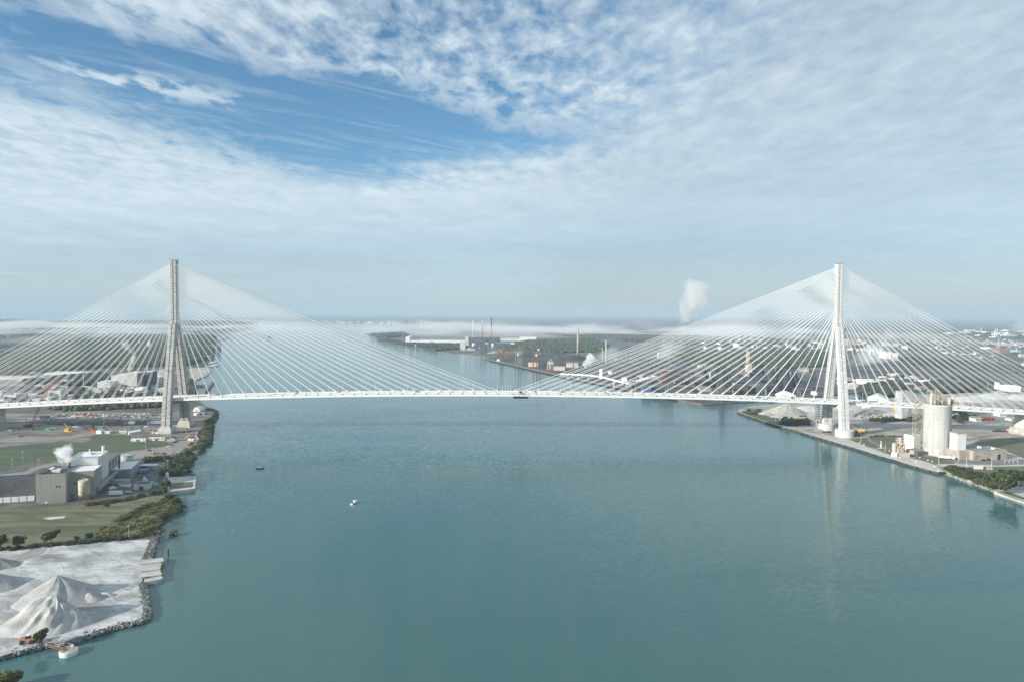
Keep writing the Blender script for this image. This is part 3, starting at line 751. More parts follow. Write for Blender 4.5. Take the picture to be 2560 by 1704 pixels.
BASE_ICO = None
def ico():
    global BASE_ICO
    if BASE_ICO is None:
        import bmesh
        bm = bmesh.new(); bmesh.ops.create_icosphere(bm, subdivisions=2, radius=1.0); bm.verts.ensure_lookup_table()
        V = np.array([v.co[:] for v in bm.verts]); F = np.array([[v.index for v in f.verts] for f in bm.faces]); bm.free(); BASE_ICO = (V, F)
    return BASE_ICO
def wood(name, label, spots, mt, seed, cat='wood'):
    """a far-off wood: one crumpled crown per tree, merged because it reads as one mass. spots: (x,y,r,h)"""
    V0, F0 = ico(); r = np.random.default_rng(seed); S = np.array(spots); n = len(S)
    jit = 1 + r.normal(0, .17, (n, len(V0), 1)); V = V0[None] * jit
    V = V * np.stack([S[:, 2], S[:, 2], S[:, 3] * .55], 1)[:, None, :]
    V = V + np.stack([S[:, 0], S[:, 1], 2.0 + S[:, 3] * .45], 1)[:, None, :]
    F = (F0[None] + (np.arange(n) * len(V0))[:, None, None]).reshape(-1, 3)
    return tag(mesh_obj(name, np_mesh(name, V.reshape(-1, 3), F), mt), label, cat, kind='stuff')

# ------------------------------------------------------------------ left bank, foreground: the gravel yard
sheet('gravel_yard', gp([(-60, 1655), (0, 1640), (58, 1622), (110, 1606), (160, 1604), (198, 1592), (248, 1573), (298, 1558), (332, 1552), (354, 1542), (358, 1528), (356, 1500), (352, 1480), (346, 1462), (356, 1450), (352, 1400), (362, 1380), (372, 1355), (376, 1348), (330, 1349), (250, 1354), (120, 1364), (0, 1376), (-120, 1384)], 2.0), 2.02, GRAVEL)
sheet('yard_track', gp([(-80, 1398), (40, 1390), (78, 1372), (118, 1368), (112, 1380), (60, 1400), (-80, 1424)]), 2.05, mat('packed_gravel', (.26, .255, .245), (.38, .375, .36), s=.1))
GRAVP = mat('piled_gravel', (.33, .33, .32), (.42, .415, .405), s=.25, det=8, bump=.25)
GRAVP2 = mat('piled_sand', (.36, .355, .335), (.47, .46, .44), s=.2, det=8, bump=.3)
c1 = G(146, 1493, 2.0); heap('gravel_pile', 'smooth cone of grey gravel, rear of the two tall piles in the yard', 'gravel pile', c1, 21.0, 18.5, 11.8, GRAVP, seed=3, apex=(-1.0, 1.0), gully=.012, n=96, rings=30)
c2 = G(112, 1556, 2.0); heap('sand_pile', 'deeply furrowed pale sand pile, front of the two tall piles in the yard', 'sand pile', c2, 20.5, 16.5, 12.6, GRAVP2, seed=8, ridge=6.0, apex=(1.0, 2.6), gully=.16, n=170, rings=36, pw=1.0, rot=R(-6))
heap('gravel_pile', 'low spur of gravel against the right foot of the rear pile', 'gravel pile', G(224, 1497), 8.5, 4.6, 3.6, GRAVP, seed=5, n=40, rings=12)
heap('gravel_pile', 'small sharp heap of gravel by itself right of the tall piles', 'gravel pile', G(262, 1487), 6.0, 2.6, 1.7, GRAVP, seed=6, n=36, rings=10, ridge=3)
heap('gravel_pile', 'grey gravel heap cut by the left frame edge behind the yard piles', 'gravel pile', G(-28, 1462), 19, 13, 7.5, GRAVP, seed=7)
heap('gravel_pile', 'brownish heap at the left frame edge below the yard track', 'gravel pile', G(-22, 1413), 17, 9, 5.5, mat('brown_gravel', (.22, .2, .185), (.32, .3, .28), s=.2), seed=9)
def rocks(name, label, px_line, width, n, seed, rmin, rmax, mt, zr=(.1, 1.7)):
    V0, F0 = ico(); r = np.random.default_rng(seed); b0 = belt(px_line, width, n, 0, 1, seed, z=1.0); Vs = []
    for i, q in enumerate(b0):
        s = r.uniform(rmin, rmax); a = r.uniform(0, 6.28, 1)[0]
        v_ = V0 * (1 + np.sign(r.normal(0, 1, V0.shape)) * .16 + r.normal(0, .1, V0.shape)) * s * r.uniform(.6, 1.3, 3)
        c_, s_2 = math.cos(a), math.sin(a); v_ = np.stack([v_[:, 0] * c_ - v_[:, 1] * s_2, v_[:, 0] * s_2 + v_[:, 1] * c_, v_[:, 2] * .8], 1)
        Vs.append(v_ + np.array([q[0], q[1], r.uniform(*zr)]))
    V = np.concatenate(Vs); F = (F0[None] + (np.arange(n) * len(V0))[:, None, None]).reshape(-1, 3)
    return tag(mesh_obj(name, np_mesh(name, V, F), mt), label, 'riprap', kind='stuff')
ROCK = mat('shore_rock', (.10, .10, .10), (.36, .355, .35), s=.45, lo=.3, hi=.7, det=3)
rocks('riprap', 'grey boulders tipped along the waterline of the gravel yard', [(-20, 1646), (112, 1610), (165, 1608), (200, 1595), (250, 1577), (300, 1562), (338, 1556), (362, 1547), (366, 1530), (362, 1500), (357, 1480), (352, 1464)], 2.4, 1500, 31, .35, 1.0, ROCK)
rocks('riprap', 'grey boulders on the bank between the jetties and the timber pier', [(366, 1404), (372, 1385), (381, 1360), (385, 1348)], 2.6, 480, 32, .4, 1.1, ROCK)
rocks('riprap', 'broken rocks at the foot of the scrubby left bank', [(388, 1345), (392, 1325), (394, 1312), (386, 1300), (402, 1294), (430, 1282), (455, 1270)], 2.5, 420, 33, .3, .9, mat('brown_rock', (.12, .105, .1), (.27, .24, .22), s=.5, lo=.35, hi=.65))
# broken concrete jetties
def jetty(label, pts, top, seed):
    o = thing('concrete_jetty', label, 'jetty', G(*pts[0], 0))
    pl = [(q[0] - o.location.x, q[1] - o.location.y) for q in gp(pts, top)]
    MB().prism(pl, -1.5, top).build('slab', CONC, o)
    pm = MB(); e0, e1 = Vector(pl[-2]), Vector(pl[-1])
    for (a, b2) in ((Vector(pl[1]), Vector(pl[2])), (Vector(pl[2]), Vector(pl[3]))):
        n = max(3, int((b2 - a).length / 1.3))
        for k in range(n):
            q = a.lerp(b2, (k + .5) / n); pm.box(q.x - .22, q.x + .22, q.y - .35, q.y + .35, -1, top + .15)
    pm.build('piling', WOOD, o); return o
jetty('thin concrete jetty finger, topmost of the four on the yard shore', [(348, 1401), (350, 1399), (408, 1392), (411, 1401), (400, 1404), (348, 1409)], 2.3, 1)
jetty('broad concrete jetty with a mossy timber end, second of the four on the yard shore', [(346, 1413), (350, 1411), (405, 1405), (401, 1421), (380, 1424), (346, 1427)], 2.2, 2)
jetty('broken concrete jetty with ragged end, third of the four on the yard shore', [(346, 1431), (350, 1430), (401, 1422), (405, 1435), (385, 1438), (346, 1442)], 2.1, 3)
jetty('narrow concrete jetty on a row of piles, lowest of the four on the yard shore', [(354, 1449), (358, 1446), (404, 1438), (408, 1444), (392, 1449), (358, 1454)], 2.0, 4)
q = G(380, 1346, 1.8); q2 = G(424, 1334, 1.8)
tp = thing('timber_pier', 'narrow timber pier with a piled end platform', 'pier', q); d = q2 - q
pw_ = MB(); n_ = d.normalized(); s1 = Vector((-n_.y, n_.x, 0)) * .8
pw_.loft([[tuple(a + s1 * k + Vector((0, 0, z))) for k, z in ((-1, 0), (1, 0), (1, .45), (-1, .45))] for a in (Vector((0, 0, 0)), d)]).build('walkway', WOOD, tp)
for k in range(9):
    for j in range(2):
        p_ = d + n_ * (k % 5) * 1.3 + s1 * (2.2 * (j - .5) + (k // 5) * .6); MB().tube((p_.x, p_.y, -3), (p_.x, p_.y, 1.0 + .8 * ((k * 7 + j) % 3) / 2), .32, 7).build('piling', WOOD, tp)
for k in range(1, 5):
    p_ = d * (k / 5); MB().tube((p_.x, p_.y, -3), (p_.x, p_.y, .1), .2, 6).build('piling', WOOD, tp)
pf = d + n_ * 2.6; MB().box(pf.x - 3, pf.x + 3, pf.y - 1.6, pf.y + 1.6, -.2, .35).build('platform', WOOD, tp)
q = G(420, 1388, 0); dl = MB()
for dx2, dy2 in ((-.35, 0), (.35, 0), (0, .4), (0, -.4)): dl.tube((dx2 * 1.4, dy2 * 1.4, -3), (dx2, dy2, 4.2), .34, 7)
dl.tube((0, 0, 3.2), (0, 0, 3.6), .85, 10); tag(dl.build('mooring_dolphin', WOOD, None, loc=q), 'cluster of timber mooring piles standing alone in the water', 'mooring post')
# pontoon with rusty gangway
q = G(172, 1634, 0)
pt = thing('round_pontoon', 'round white mooring pontoon floating off the yard corner', 'pontoon', q)
MB().lathe([(3.6, -.6), (3.7, 1.2), (3.7, 1.9), (3.5, 2.1)], n=32).build('hull', WHITE, pt, False)
MB().lathe([(3.45, 2.11), (.1, 2.15)], n=32).build('deck', mat('worn_pontoon_deck', (.33, .31, .25), (.45, .43, .37), s=.5), pt)
MB().box(-.5, .5, 2.2, 3.0, 2.12, 3.0).build('bollard', CREAM, pt); MB().tube((-1.5, 2.0, 2.1), (-1.5, 2.0, 3.0), .15, 6).build('bollard', CREAM, pt)
a = G(123, 1614, 2.4); b2 = G(163, 1624, 2.3); gw = thing('gangway', 'rusty steel gangway from the bank to the round pontoon', 'gangway', a); d = b2 - a; n_ = d.normalized(); s1 = Vector((-n_.y, n_.x, 0))
g = MB(); g.loft([[tuple(p_ + s1 * k + Vector((0, 0, z))) for k, z in ((-.8, 0), (.8, 0), (.8, .25), (-.8, .25))] for p_ in (Vector((0, 0, 0)), d)]); g.build('walkway', RUST, gw)
g = MB()
for k in (-.8, .8):
    g.tube(s1 * k + Vector((0, 0, 1.3)), d + s1 * k + Vector((0, 0, 1.3)), .07, 5)
    for i in range(7): p_ = d * (i / 6) + s1 * k; g.tube(p_ + Vector((0, 0, .2)), p_ + Vector((0, 0, 1.3)), .05, 4)
g.build('railing', mat('faded_yellow', (.38, .27, .12), (.45, .34, .17), s=.5), gw)
# wheel loader half behind the shore tree
ldr = thing('wheel_loader', 'rust orange wheel loader parked under the small shore tree', 'loader', G(72, 1606, 2.03), R(8))
lb = MB().box(-1.0, 2.6, -1.1, 1.1, 1.0, 2.3).box(-3.4, -1.0, -1.15, 1.15, 1.1, 2.5).build('body', ORANGE, ldr)
MB().box(-1.0, .6, -.85, .85, 2.31, 3.7).build('cab', GLASS, lb); MB().box(-1.15, .75, -.95, .95, 3.705, 3.9).build('cab_roof', WHITE, lb)
for x in (-2.2, 1.7):
    for y in (-1, 1): MB().tube((x, y * .95, .95), (x, y * 1.65, .95), .95, 16).tube((x, y * 1.66, .95), (x, y * 1.7, .95), .5, 12).build('wheel', RUBBER, ldr)
MB().box(4.0, 5.2, -1.5, 1.5, .3, 1.5).tube((2.2, -.8, 1.8), (4.2, -.8, .9), .18, 5).tube((2.2, .8, 1.8), (4.2, .8, .9), .18, 5).build('bucket', STEELD, ldr)
tree('small green tree leaning on the gravel yard shore beside the wheel loader', G(99, 1616, 2), 8.5, 3.2, LEAFA, 21, 1500)
tree('bush cut by the bottom left corner of the view', G(12, 1716, 1.0), 5.5, 5.0, LEAFB, 22, 900)
slab('shore_corner_ground', gp([(-150, 1800), (55, 1800), (40, 1722), (-150, 1705)], 0), -3, 1.0, BANKG)

# ------------------------------------------------------------------ field and scrub behind the gravel yard
sheet('dry_field', gp([(-200, 1385), (0, 1373), (120, 1361), (250, 1351), (330, 1346), (372, 1338), (380, 1322), (380, 1300), (420, 1282), (440, 1266), (428, 1252), (415, 1236), (300, 1242), (150, 1264), (0, 1272), (-200, 1285)]), 2.03, GRASSD)
sheet('bare_patch', gp([(108, 1295), (130, 1291), (165, 1289), (160, 1294), (125, 1298)]), 2.06, PALEG)
scrub('undergrowth', 'dark scrub hedge along the edge of the gravel yard', belt([(-30, 1378), (60, 1370), (150, 1362), (250, 1352), (330, 1345), (370, 1340)], 1.6, 80, 1.0, 2.4, 41, rmin=1.2, rmax=2.6), 5200, LEAFD, 41, size=.5)
scrub('undergrowth', 'yellow green bushes spreading over the shore side of the dry field', fill([(255, 1348), (240, 1335), (265, 1310), (330, 1280), (405, 1245), (425, 1240), (442, 1262), (405, 1285), (380, 1300), (385, 1318), (370, 1338), (320, 1345)], 120, .8, 2.4, 42, rmin=1.8, rmax=4), 9000, LEAFB, 42, size=.55)
scrub('undergrowth', 'darker green bushes strung through the yellow shore scrub', belt([(290, 1306), (330, 1286), (380, 1262), (420, 1244), (452, 1268), (425, 1280), (400, 1296), (396, 1318), (372, 1332), (345, 1340)], 2.2, 60, 1.2, 3.4, 43, rmin=1.5, rmax=3.2), 5600, LEAFA, 43, size=.55)
scrub('undergrowth', 'hedge of green bushes between the paper mill yard and the dry field', belt([(215, 1262), (270, 1256), (330, 1246), (380, 1234), (418, 1226)], 2.5, 60, 1, 3.0, 44, rmin=1.5, rmax=3.2), 4200, LEAFA, 44, size=.55)
for px, py, h, rd, mt_, sd, lab in ((128, 1358, 9.5, 4.2, LEAFD, 51, 'taller dark tree of the pair at the edge of the gravel yard'), (112, 1362, 8.0, 2.6, LEAFB, 52, 'yellowish slim tree beside the taller dark tree at the yard edge'),
        (48, 1369, 8.5, 3.6, LEAFA, 53, 'grey green tree at the yard edge near the left frame'), (2, 1376, 11, 4.0, LEAFD, 54, 'dark tree cut by the left frame beside the yard'),
        (38, 1366, 7.0, 2.2, LEAFB, 55, 'thin yellow tree just left of the grey green tree'), (222, 1352, 6.0, 2.8, LEAFD, 56, 'low dark tree in the hedge halfway along the gravel yard'), (192, 1354, 4.5, 1.8, LEAFD, 57, 'small dark bushy tree left of the low hedge tree'),
        (440, 1262, 7, 3.6, LEAFA, 58, 'rounded tree on the scrubby point above the waterline'), (425, 1252, 7, 3.4, LEAFD, 59, 'dark tree on the scrubby point behind the rounded one'), (268, 1270, 4, 1.8, LEAFD, 60, 'single dark bush standing out in the dry field')):
    tree(lab, G(px, py, 2), h, rd, mt_, sd, 1100)
def post(px, yb, yt, label, mt_=None, arm=True, name='utility_pole', z=2.0, r=.16):
    p0 = G(px, yb, z); h = (yb - yt) * scale_at(p0); o = thing(name, label, name.replace('_', ' '), p0)
    sh_ = MB().tube((0, 0, -.3), (0, 0, h), r, 6, r * .7).build('pole', mt_ or CONC, o)
    if arm: MB().box(-1.1, 1.1, -.1, .1, h - .5, h - .25).build('cross_arm', mt_ or CONC, o)
    return o
post(322, 1346, 1311, 'tall pale lamp pole in the scrub above the gravel yard')
# ------------------------------------------------------------------ the paper mill
sheet('mill_yard', gp([(-100, 1262), (0, 1255), (150, 1262), (235, 1243), (300, 1238), (380, 1226), (412, 1212), (425, 1190), (440, 1175), (400, 1160), (380, 1150), (300, 1152), (150, 1165), (-100, 1190)]), 2.03, ASPH)
sheet('mill_road', gp([(-100, 1192), (0, 1186), (40, 1180), (62, 1178), (85, 1165), (160, 1151), (250, 1141), (330, 1127), (420, 1114), (400, 1124), (300, 1143), (180, 1160), (100, 1170), (70, 1184), (30, 1192), (-100, 1200)]), 2.06, ROADM)
ca, sa = math.cos(YAWL), math.sin(YAWL)
def ml(px, py): return G(px, py, 2.03)
o0 = ml(98, 1259)
bm_ = bld_at('mill_block', 'tall beige clad mill block with blank river face and flat dark roof', 'factory', o0, 18.5, 34, 22.5, BEIGE, DARKR, YAWL, vents=3, par=.8)
wl = [c for c in bm_.children if c.name.startswith('wall')][0]
for x in (12.2, 14.2): MB().box(x - .45, x + .45, -.1, .05, 12.4, 13.6).build('window', GLASS, wl)
MB().box(4.3, 5.4, -.1, .05, .05, 1.9).build('door', WHITE, wl)
rf_ = [c for c in bm_.children if c.name.startswith('roof')][0]
for k, (x, y, w2, d2, h2, m2) in enumerate(((4, 6, 7, 1.6, 1.0, STEELD), (6, 14, 8, 1.6, 1.3, STEELD), (3, 20, 2.4, 9, 1.2, WHITE), (11, 24, 5, 3, 2.2, GREYC))):
    MB().box(x - w2 / 2, x + w2 / 2, y - d2 / 2, y + d2 / 2, 22.65, 22.65 + h2).build('roof_duct', m2, rf_)
def rel(o, x, y): return Vector((o.x + x * ca - y * sa, o.y + x * sa + y * ca, o.z))
bld_at('mill_block', 'narrow beige stair block against the left side of the tall mill block', 'factory', rel(o0, -3.6, 4.5), 3.6, 26, 22, BEIGE, DARKR, YAWL, par=.4)
b2_ = bld_at('mill_block', 'grey beige mill wing with white roof, right of the tall beige block', 'factory', rel(o0, 18.55, 9), 17.5, 22, 22.0, BEIGE, WHITE, YAWL, vents=0, par=.3)
wl = [c for c in b2_.children if c.name.startswith('wall')][0]
for x in (3.0, 4.6): MB().box(x - .4, x + .4, -.1, .05, 12.2, 13.4).build('window', GLASS, wl)
MB().tube((10.5, -.3, 0), (10.5, -.3, 15.5), .3, 8).build('drain_pipe', STEELD, wl); MB().box(.6, 3.0, -.3, .05, 0, 4.2).build('door', BLUEP, wl)
lo_w = bld_at('mill_shed', 'long dark mill shed running off the left frame', 'factory', rel(o0, -75, 12), 71.3, 17, 17.0, mat('dark_shed_wall', (.085, .09, .10), (.13, .135, .145), s=.06, wav=('X', .4, .9)), DARKR, YAWL, vents=2, par=1.0)
lwl = [c for c in lo_w.children if c.name.startswith('wall')][0]
for k in range(7): MB().box(31 + k * 5.4, 35.8 + k * 5.4, -1.2, -.02, .2, 4.2).build('loading_dock', WHITE, lwl)
bld_at('mill_block', 'tall white mill building with vent stacks on its roof, behind the beige block', 'factory', rel(o0, 11, 31.3), 22, 32, 27, mat('white_cladding', (.62, .63, .60), (.72, .72, .70), s=.05), WHITE, YAWL, vents=4, par=1.2)
wing = bld_at('mill_wing', 'long grey clad mill wing with brown roof stretching away from the river', 'factory', rel(o0, 18, 63.6), 15, 42, 18, GREYC, mat('brown_blue_roof', (.16, .14, .14), (.24, .21, .2), s=.05), YAWL, vents=0, par=.5)
ww = [c for c in wing.children if c.name.startswith('wall')][0]
for k in range(4): MB().tube((15.3, 4 + k * 10, .2), (15.3, 4 + k * 10, 17), .25, 6).build('drain_pipe', STEELD, ww)
gal = thing('conveyor_gallery', 'raised grey conveyor gallery running along the side of the mill buildings', 'conveyor', rel(o0, 36.4, 12), YAWL); MB().box(0, 2.6, 0, 92, 5.2, 7.8).build('gallery', GREYC, gal)
for k in range(13): MB().box(1.0, 1.4, 2 + k * 7.4, 2.4 + k * 7.4, -.2, 5.19).build('leg', STEELD, gal)
def mill_stack(x, y, h, r, mt_, lab, zb_):
    o = thing('roof_stack', lab, 'stack', rel(o0, x, y) + Vector((0, 0, zb_))); MB().lathe([(r, 0), (r * .95, h)], n=12).build('shaft', mt_, o, True); MB().lathe([(r * 1.15, h - .5), (r * 1.15, h + .05)], n=12).build('rim', mt_, o); return o
mill_stack(30, 60, 6, 1.1, WHITE, 'fat white stack on the far corner of the tall white mill building', 27)
mill_stack(20, 58, 4, .5, WHITE, 'short white vent pipe on the tall white mill building', 27)
mill_stack(13, 29, 4.0, .7, STEELB, 'short stack on the mill roof puffing white steam', 22)
flue = thing('roof_stack', 'dark flue rising from the white roof of the boiler house', 'stack', G(298, 1170, 10.6)); MB().lathe([(.8, -.2), (.75, 10.5)], n=12).build('shaft', STEELD, flue, True); MB().lathe([(.95, 10), (.95, 10.55)], n=12).build('rim', STEELD, flue)
bld_at('boiler_house', 'grey boiler house with flat white roof and a dark flue', 'factory', ml(279, 1198), 16, 36, 8.6, GREYC, WHITE, YAWL, vents=0, par=.3, door=1)
bld_at('mill_annex', 'low brown annex between the grey wing and the boiler house', 'factory', rel(o0, 39.6, 60), 4.5, 34, 7.0, mat('brown_brick', (.14, .105, .095), (.2, .16, .145), s=.2), DARKR, YAWL, par=.3)
tank('broad pale green tank with dished white roof behind the boiler house', 317, 1164, 1139, 34, mat('pale_green_tank', (.36, .41, .39), (.43, .47, .45), s=.1), n=28)
heap('chip_pile', 'grey brown chip pile beside the boiler house', 'chip pile', G(352, 1172), 12, 15, 7, mat('wood_chips', (.14, .12, .11), (.20, .175, .16), s=.3), seed=12)
# rusty cream hopper silo
q = G(211, 1256, 2.03); hs = thing('hopper_silo', 'stained cream hopper silo on legs at the foot of the mill wing', 'silo', q)
HS = mat('stained_cream_steel', (.33, .27, .15), (.56, .53, .44), s=.25, st=(1, 1, .35))
MB().lathe([(1.6, 4.6), (4.0, 6.8), (4.0, 17.5), (3.7, 18.0), (.2, 18.6)], n=24).build('shell', HS, hs, True)
g = MB()
for k in range(8): a = 2 * math.pi * k / 8; g.tube((3.7 * math.cos(a), 3.7 * math.sin(a), -.2), (3.7 * math.cos(a), 3.7 * math.sin(a), 7), .2, 5)
for k in range(8):
    a, b_ = 2 * math.pi * k / 8, 2 * math.pi * (k + 1) / 8; g.tube((3.7 * math.cos(a), 3.7 * math.sin(a), 0), (3.7 * math.cos(b_), 3.7 * math.sin(b_), 4), .1, 4)
g.build('leg', RUST, hs); MB().box(1.5, 3.5, -.6, .6, 18.3, 19.4).build('hatch', YELL, hs)
# inclined conveyor from silo towards the wing
a = G(226, 1246, 3); b_ = rel(o0, 40.5, 45) + Vector((0, 0, 6)); cv = MB().lattice(a, b_, 1.6, .12, 16); tag(cv.build('inclined_conveyor', STEELD), 'thin latticed conveyor climbing along the mill wing from the hopper silo', 'conveyor')
# yard objects
def trailer(label, px, py, yaw, L=13.5, mt_=WHITE, group=None, z=2.03, h=2.8, wheels=True):
    o = thing('box_trailer', label, 'trailer', G(px, py, z), yaw, group); MB().box(-L / 2, L / 2, -1.25, 1.25, 1.1, 1.1 + h).build('box', mt_, o)
    MB().box(-L / 2 + .5, L / 2 - .5, -.6, .6, .8, 1.09).build('chassis', STEELD, o)
    if wheels:
        for x in (L / 2 - 1.6, L / 2 - 2.9):
            for y in (-1, 1): MB().tube((x, y * .75, .5), (x, y * 1.2, .5), .5, 10).build('wheel', RUBBER, o)
    return o
tag(MB().box(-9, 9, -1.8, 1.8, 0, 3.0, lean=(0, 0)).tube((-9, 0, 2.6), (9, 0, 2.6), 1.7, 14).build('rail_shed', mat('silver_shed', (.36, .37, .38), (.44, .45, .46)), None, loc=G(300, 1208, 2.03)), 'long silver barrel roofed shed in front of the boiler house', 'shed')
bpy.data.objects['rail_shed'].rotation_euler = (0, 0, R(4))
sheet('concrete_apron', gp([(285, 1213), (300, 1206), (330, 1208), (326, 1216)]), 2.07, PALEG)
bld_at('pump_house', 'small dark roofed pump house with pale walls in the mill yard', 'shed', G(334, 1224, 2.03), 12, 10, 4.5, PALE, DARKR, R(8), door=1)
for k in range(4):
    q = G(352 + k * 5, 1180, 2.03); o = thing('blue_tank', '%s of four blue ended tanks lined up under the open shed' % ORD[k], 'tank', q, R(8), 'blue ended tanks under the open shed')
    MB().tube((0, -5, 2.0), (0, 5, 2.0), 1.15, 12).build('shell', BLUEP, o); MB().box(-.9, .9, -3.5, 3.5, .02, .9).build('saddle', STEELD, o)
sh_ = thing('open_shed', 'white flat roofed open shed over blue tanks in the mill yard', 'shed', G(360, 1176, 2.03), R(6)); MB().box(-11, 11, 0, 6, 4.8, 5.3).build('roof', WHITE, sh_)
for x in (-10.6, -3.5, 3.5, 10.6):
    for y in (.3, 5.7): MB().box(x - .15, x + .15, y - .15, y + .15, -.1, 4.79).build('post', WHITE, sh_)
tank('small blue and white dome tank right of the pump house', 388, 1217, 1208, 13, mat('pale_blue_tank', (.25, .36, .46), (.4, .48, .54), s=.2), dome=True)
trailer('white tank trailer parked alone at the edge of the mill yard', 289, 1238, R(4), 10)
car(SILV, 323, 1232, R(8), 'silver pickup parked by the hedge in the mill yard', van=True, L=5.4, h=1.9)
car(WHP, 281, 1222, R(65), 'white van parked alone in the middle of the mill yard', van=True, L=6.2, h=2.5)
car(GREENP, 291, 1213, R(20), 'dark green car on the concrete apron of the mill', L=4.6)
car(SILV, 407, 1200, R(10), 'silver car at the shore end of the mill yard', L=4.6)
for px, py, lab, s in ((360, 1191, 'round green scrap heap in the mill yard', 3.2), (372, 1195, 'rusty scrap heap beside the green one', 2.4), (402, 1197, 'dark scrap heap near the shore of the mill yard', 3.0)):
    heap('scrap_heap', lab, 'scrap heap', G(px, py, 2.03), s * 1.3, s, s * .7, RUST if 'rusty' in lab else STEELD, seed=px, gully=.3, n=24, rings=6)
tag(MB().box(-.9, .9, -.9, .9, 0, 3.4).box(-.5, 2.6, -.7, .7, .1, 1.8).build('white_tote', WHITE, None, loc=G(361, 1201, 2.03)), 'white upright container stacked in the mill yard', 'container')
tag(MB().lathe([(1.4, 0), (1.4, 3.8), (.3, 4.6)], n=14).build('white_vessel', WHITE, None, loc=G(418, 1192, 2.03)), 'small white vessel at the corner of the mill yard by the shore', 'tank')
for px, yb, yt, lab in ((330, 1228, 1192, 'dark pole standing in front of the boiler house'), (351, 1190, 1172, 'white pole beside the chip pile'), (57, 1151, 1126, 'pale pole on the green lawn at far left'), (31, 1167, 1144, 'pale pole by the road at far left'), (87, 1168, 1140, 'dark pole at the mill road bend'), (97, 1167, 1145, 'thin pole right of the road bend pole'),
        (420, 1180, 1148, 'thin pole at the shore bushes near the mill'), (382, 1139, 1118, 'lamp pole beside the lawn road'), (364, 1122, 1098, 'pale mast on the lawn by the office trailers')):
    post(px, yb, yt, lab, STEELD if 'dark' in lab else PALE, arm='mast' not in lab, r=.2)
# shore quay platform below the mill
qp = thing('old_quay', 'square weathered concrete quay with a mossy sunken floor on the left shore', 'quay', G(424, 1226, 0))
def lp_(pts, z): return [(a[0] - qp.location.x, a[1] - qp.location.y) for a in gp(pts, z)]
MB().prism(lp_([(419, 1228), (488, 1220), (490, 1188), (420, 1192)], 2.5), -2, 2.5).build('slab', CONC, qp)
MB().prism(lp_([(422, 1224), (482, 1216), (484, 1203), (424, 1207)], 2.52), 2.5, 2.53).build('mossy_floor', GRASSD, qp)
for a, b_ in (((483, 1217), (487, 1190)),): MB().prism(lp_([(482, 1217), (488, 1217), (490, 1189), (485, 1190)], 2.5), 2.504, 3.2).build('kerb', CONC, qp)
fd = MB()
for k in range(14):
    q = G(lerp(424, 487, k / 13), lerp(1228, 1221, k / 13), 0) - qp.location; fd.tube((q.x, q.y - .3, -2), (q.x, q.y - .3, 2.2), .3, 6)
fd.build('fender', WOOD, qp)
slab('landing_stage', gp([(470, 1142), (493.5, 1142), (493.5, 1134), (470, 1135)], 1.6), -2, 1.6, WOOD)
# ------------------------------------------------------------------ bank between mill and bridge
scrub('undergrowth', 'dense green thicket on the shore between the mill and the road', fill([(402, 1186), (420, 1150), (440, 1140), (470, 1132), (485, 1140), (470, 1160), (455, 1175), (470, 1186), (425, 1192)], 90, 1.5, 4.8, 61, rmin=2, rmax=4.5), 8200, LEAFA, 61, size=.7)
scrub('undergrowth', 'olive thicket edging the shore below the weathered tower', belt([(455, 1130), (490, 1120), (508, 1105), (514, 1090), (518, 1070), (526, 1055), (520, 1048)], 4.0, 80, 1.0, 3.2, 62, rmin=2, rmax=4.5), 6200, LEAFB, 62, size=.7)
scrub('undergrowth', 'dark shrubs at the waterline below the weathered tower', belt([(497, 1128), (513, 1115), (522, 1098), (524, 1078), (527, 1066), (524, 1052), (534, 1045), (541, 1036), (538, 1028), (520, 1022)], 2.6, 90, 1.2, 3.4, 63, rmin=1.8, rmax=3.6), 6200, LEAFD, 63, size=.7)
scrub('undergrowth', 'pale green bushes behind the boiler house', belt([(365, 1152), (395, 1150), (425, 1146)], 5, 26, 2, 5, 64, rmin=2.5, rmax=4.5), 2200, LEAFA, 64, size=.8)
for px, py, h, lab in ((466, 1142, 9, 'bushy tree by the landing stage below the road'), (457, 1180, 8, 'tree over the shore right of the mill yard'), (474, 1186, 6, 'small tree on the corner of the old quay'), (418, 1222, 9, 'bushy tree beside the old quay on its landward side'), (409, 1235, 7, 'yellowish tree at the end of the mill hedge')):
    tree(lab, G(px, py), h, h * .42, LEAFB if 'yellow' in lab else LEAFA, px, 900)
sheet('green_lawn', gp([(-200, 1170), (0, 1164), (60, 1153), (150, 1147), (250, 1138), (330, 1124), (405, 1116), (424, 1108), (408, 1103), (330, 1103), (326, 1088), (232, 1086), (228, 1100), (208, 1106), (150, 1103), (90, 1110), (0, 1118), (-200, 1124)]), 2.04, GRASSG)
sheet('site_ground', gp([(-300, 1123), (0, 1116), (90, 1108), (150, 1101), (206, 1104), (226, 1098), (230, 1085), (328, 1086), (332, 1101), (410, 1101), (428, 1108), (408, 1119), (330, 1131), (440, 1137), (470, 1124), (494, 1110), (500, 1095), (492, 1082), (498, 1074), (512, 1062), (530, 1040), (525, 1026), (500, 1022), (400, 1032), (200, 1026), (-300, 1040)]), 2.025, DIRT)
sheet('shore_road', gp([(380, 1124), (430, 1114), (452, 1100), (468, 1086), (490, 1074), (498, 1080), (490, 1090), (497, 1104), (488, 1116), (462, 1128), (400, 1140), (300, 1150), (300, 1142)]), 2.065, ROADM)
sheet('settling_pond', gp([(309, 1059), (325, 1051), (340, 1051), (335, 1059)]), 2.07, POND); bpy.data.objects['settling_pond'].name = 'pond_water'
sheet('pond_water', gp([(366, 1058.5), (380, 1050.5), (412, 1050.5), (412, 1058.5)]), 2.07, POND)
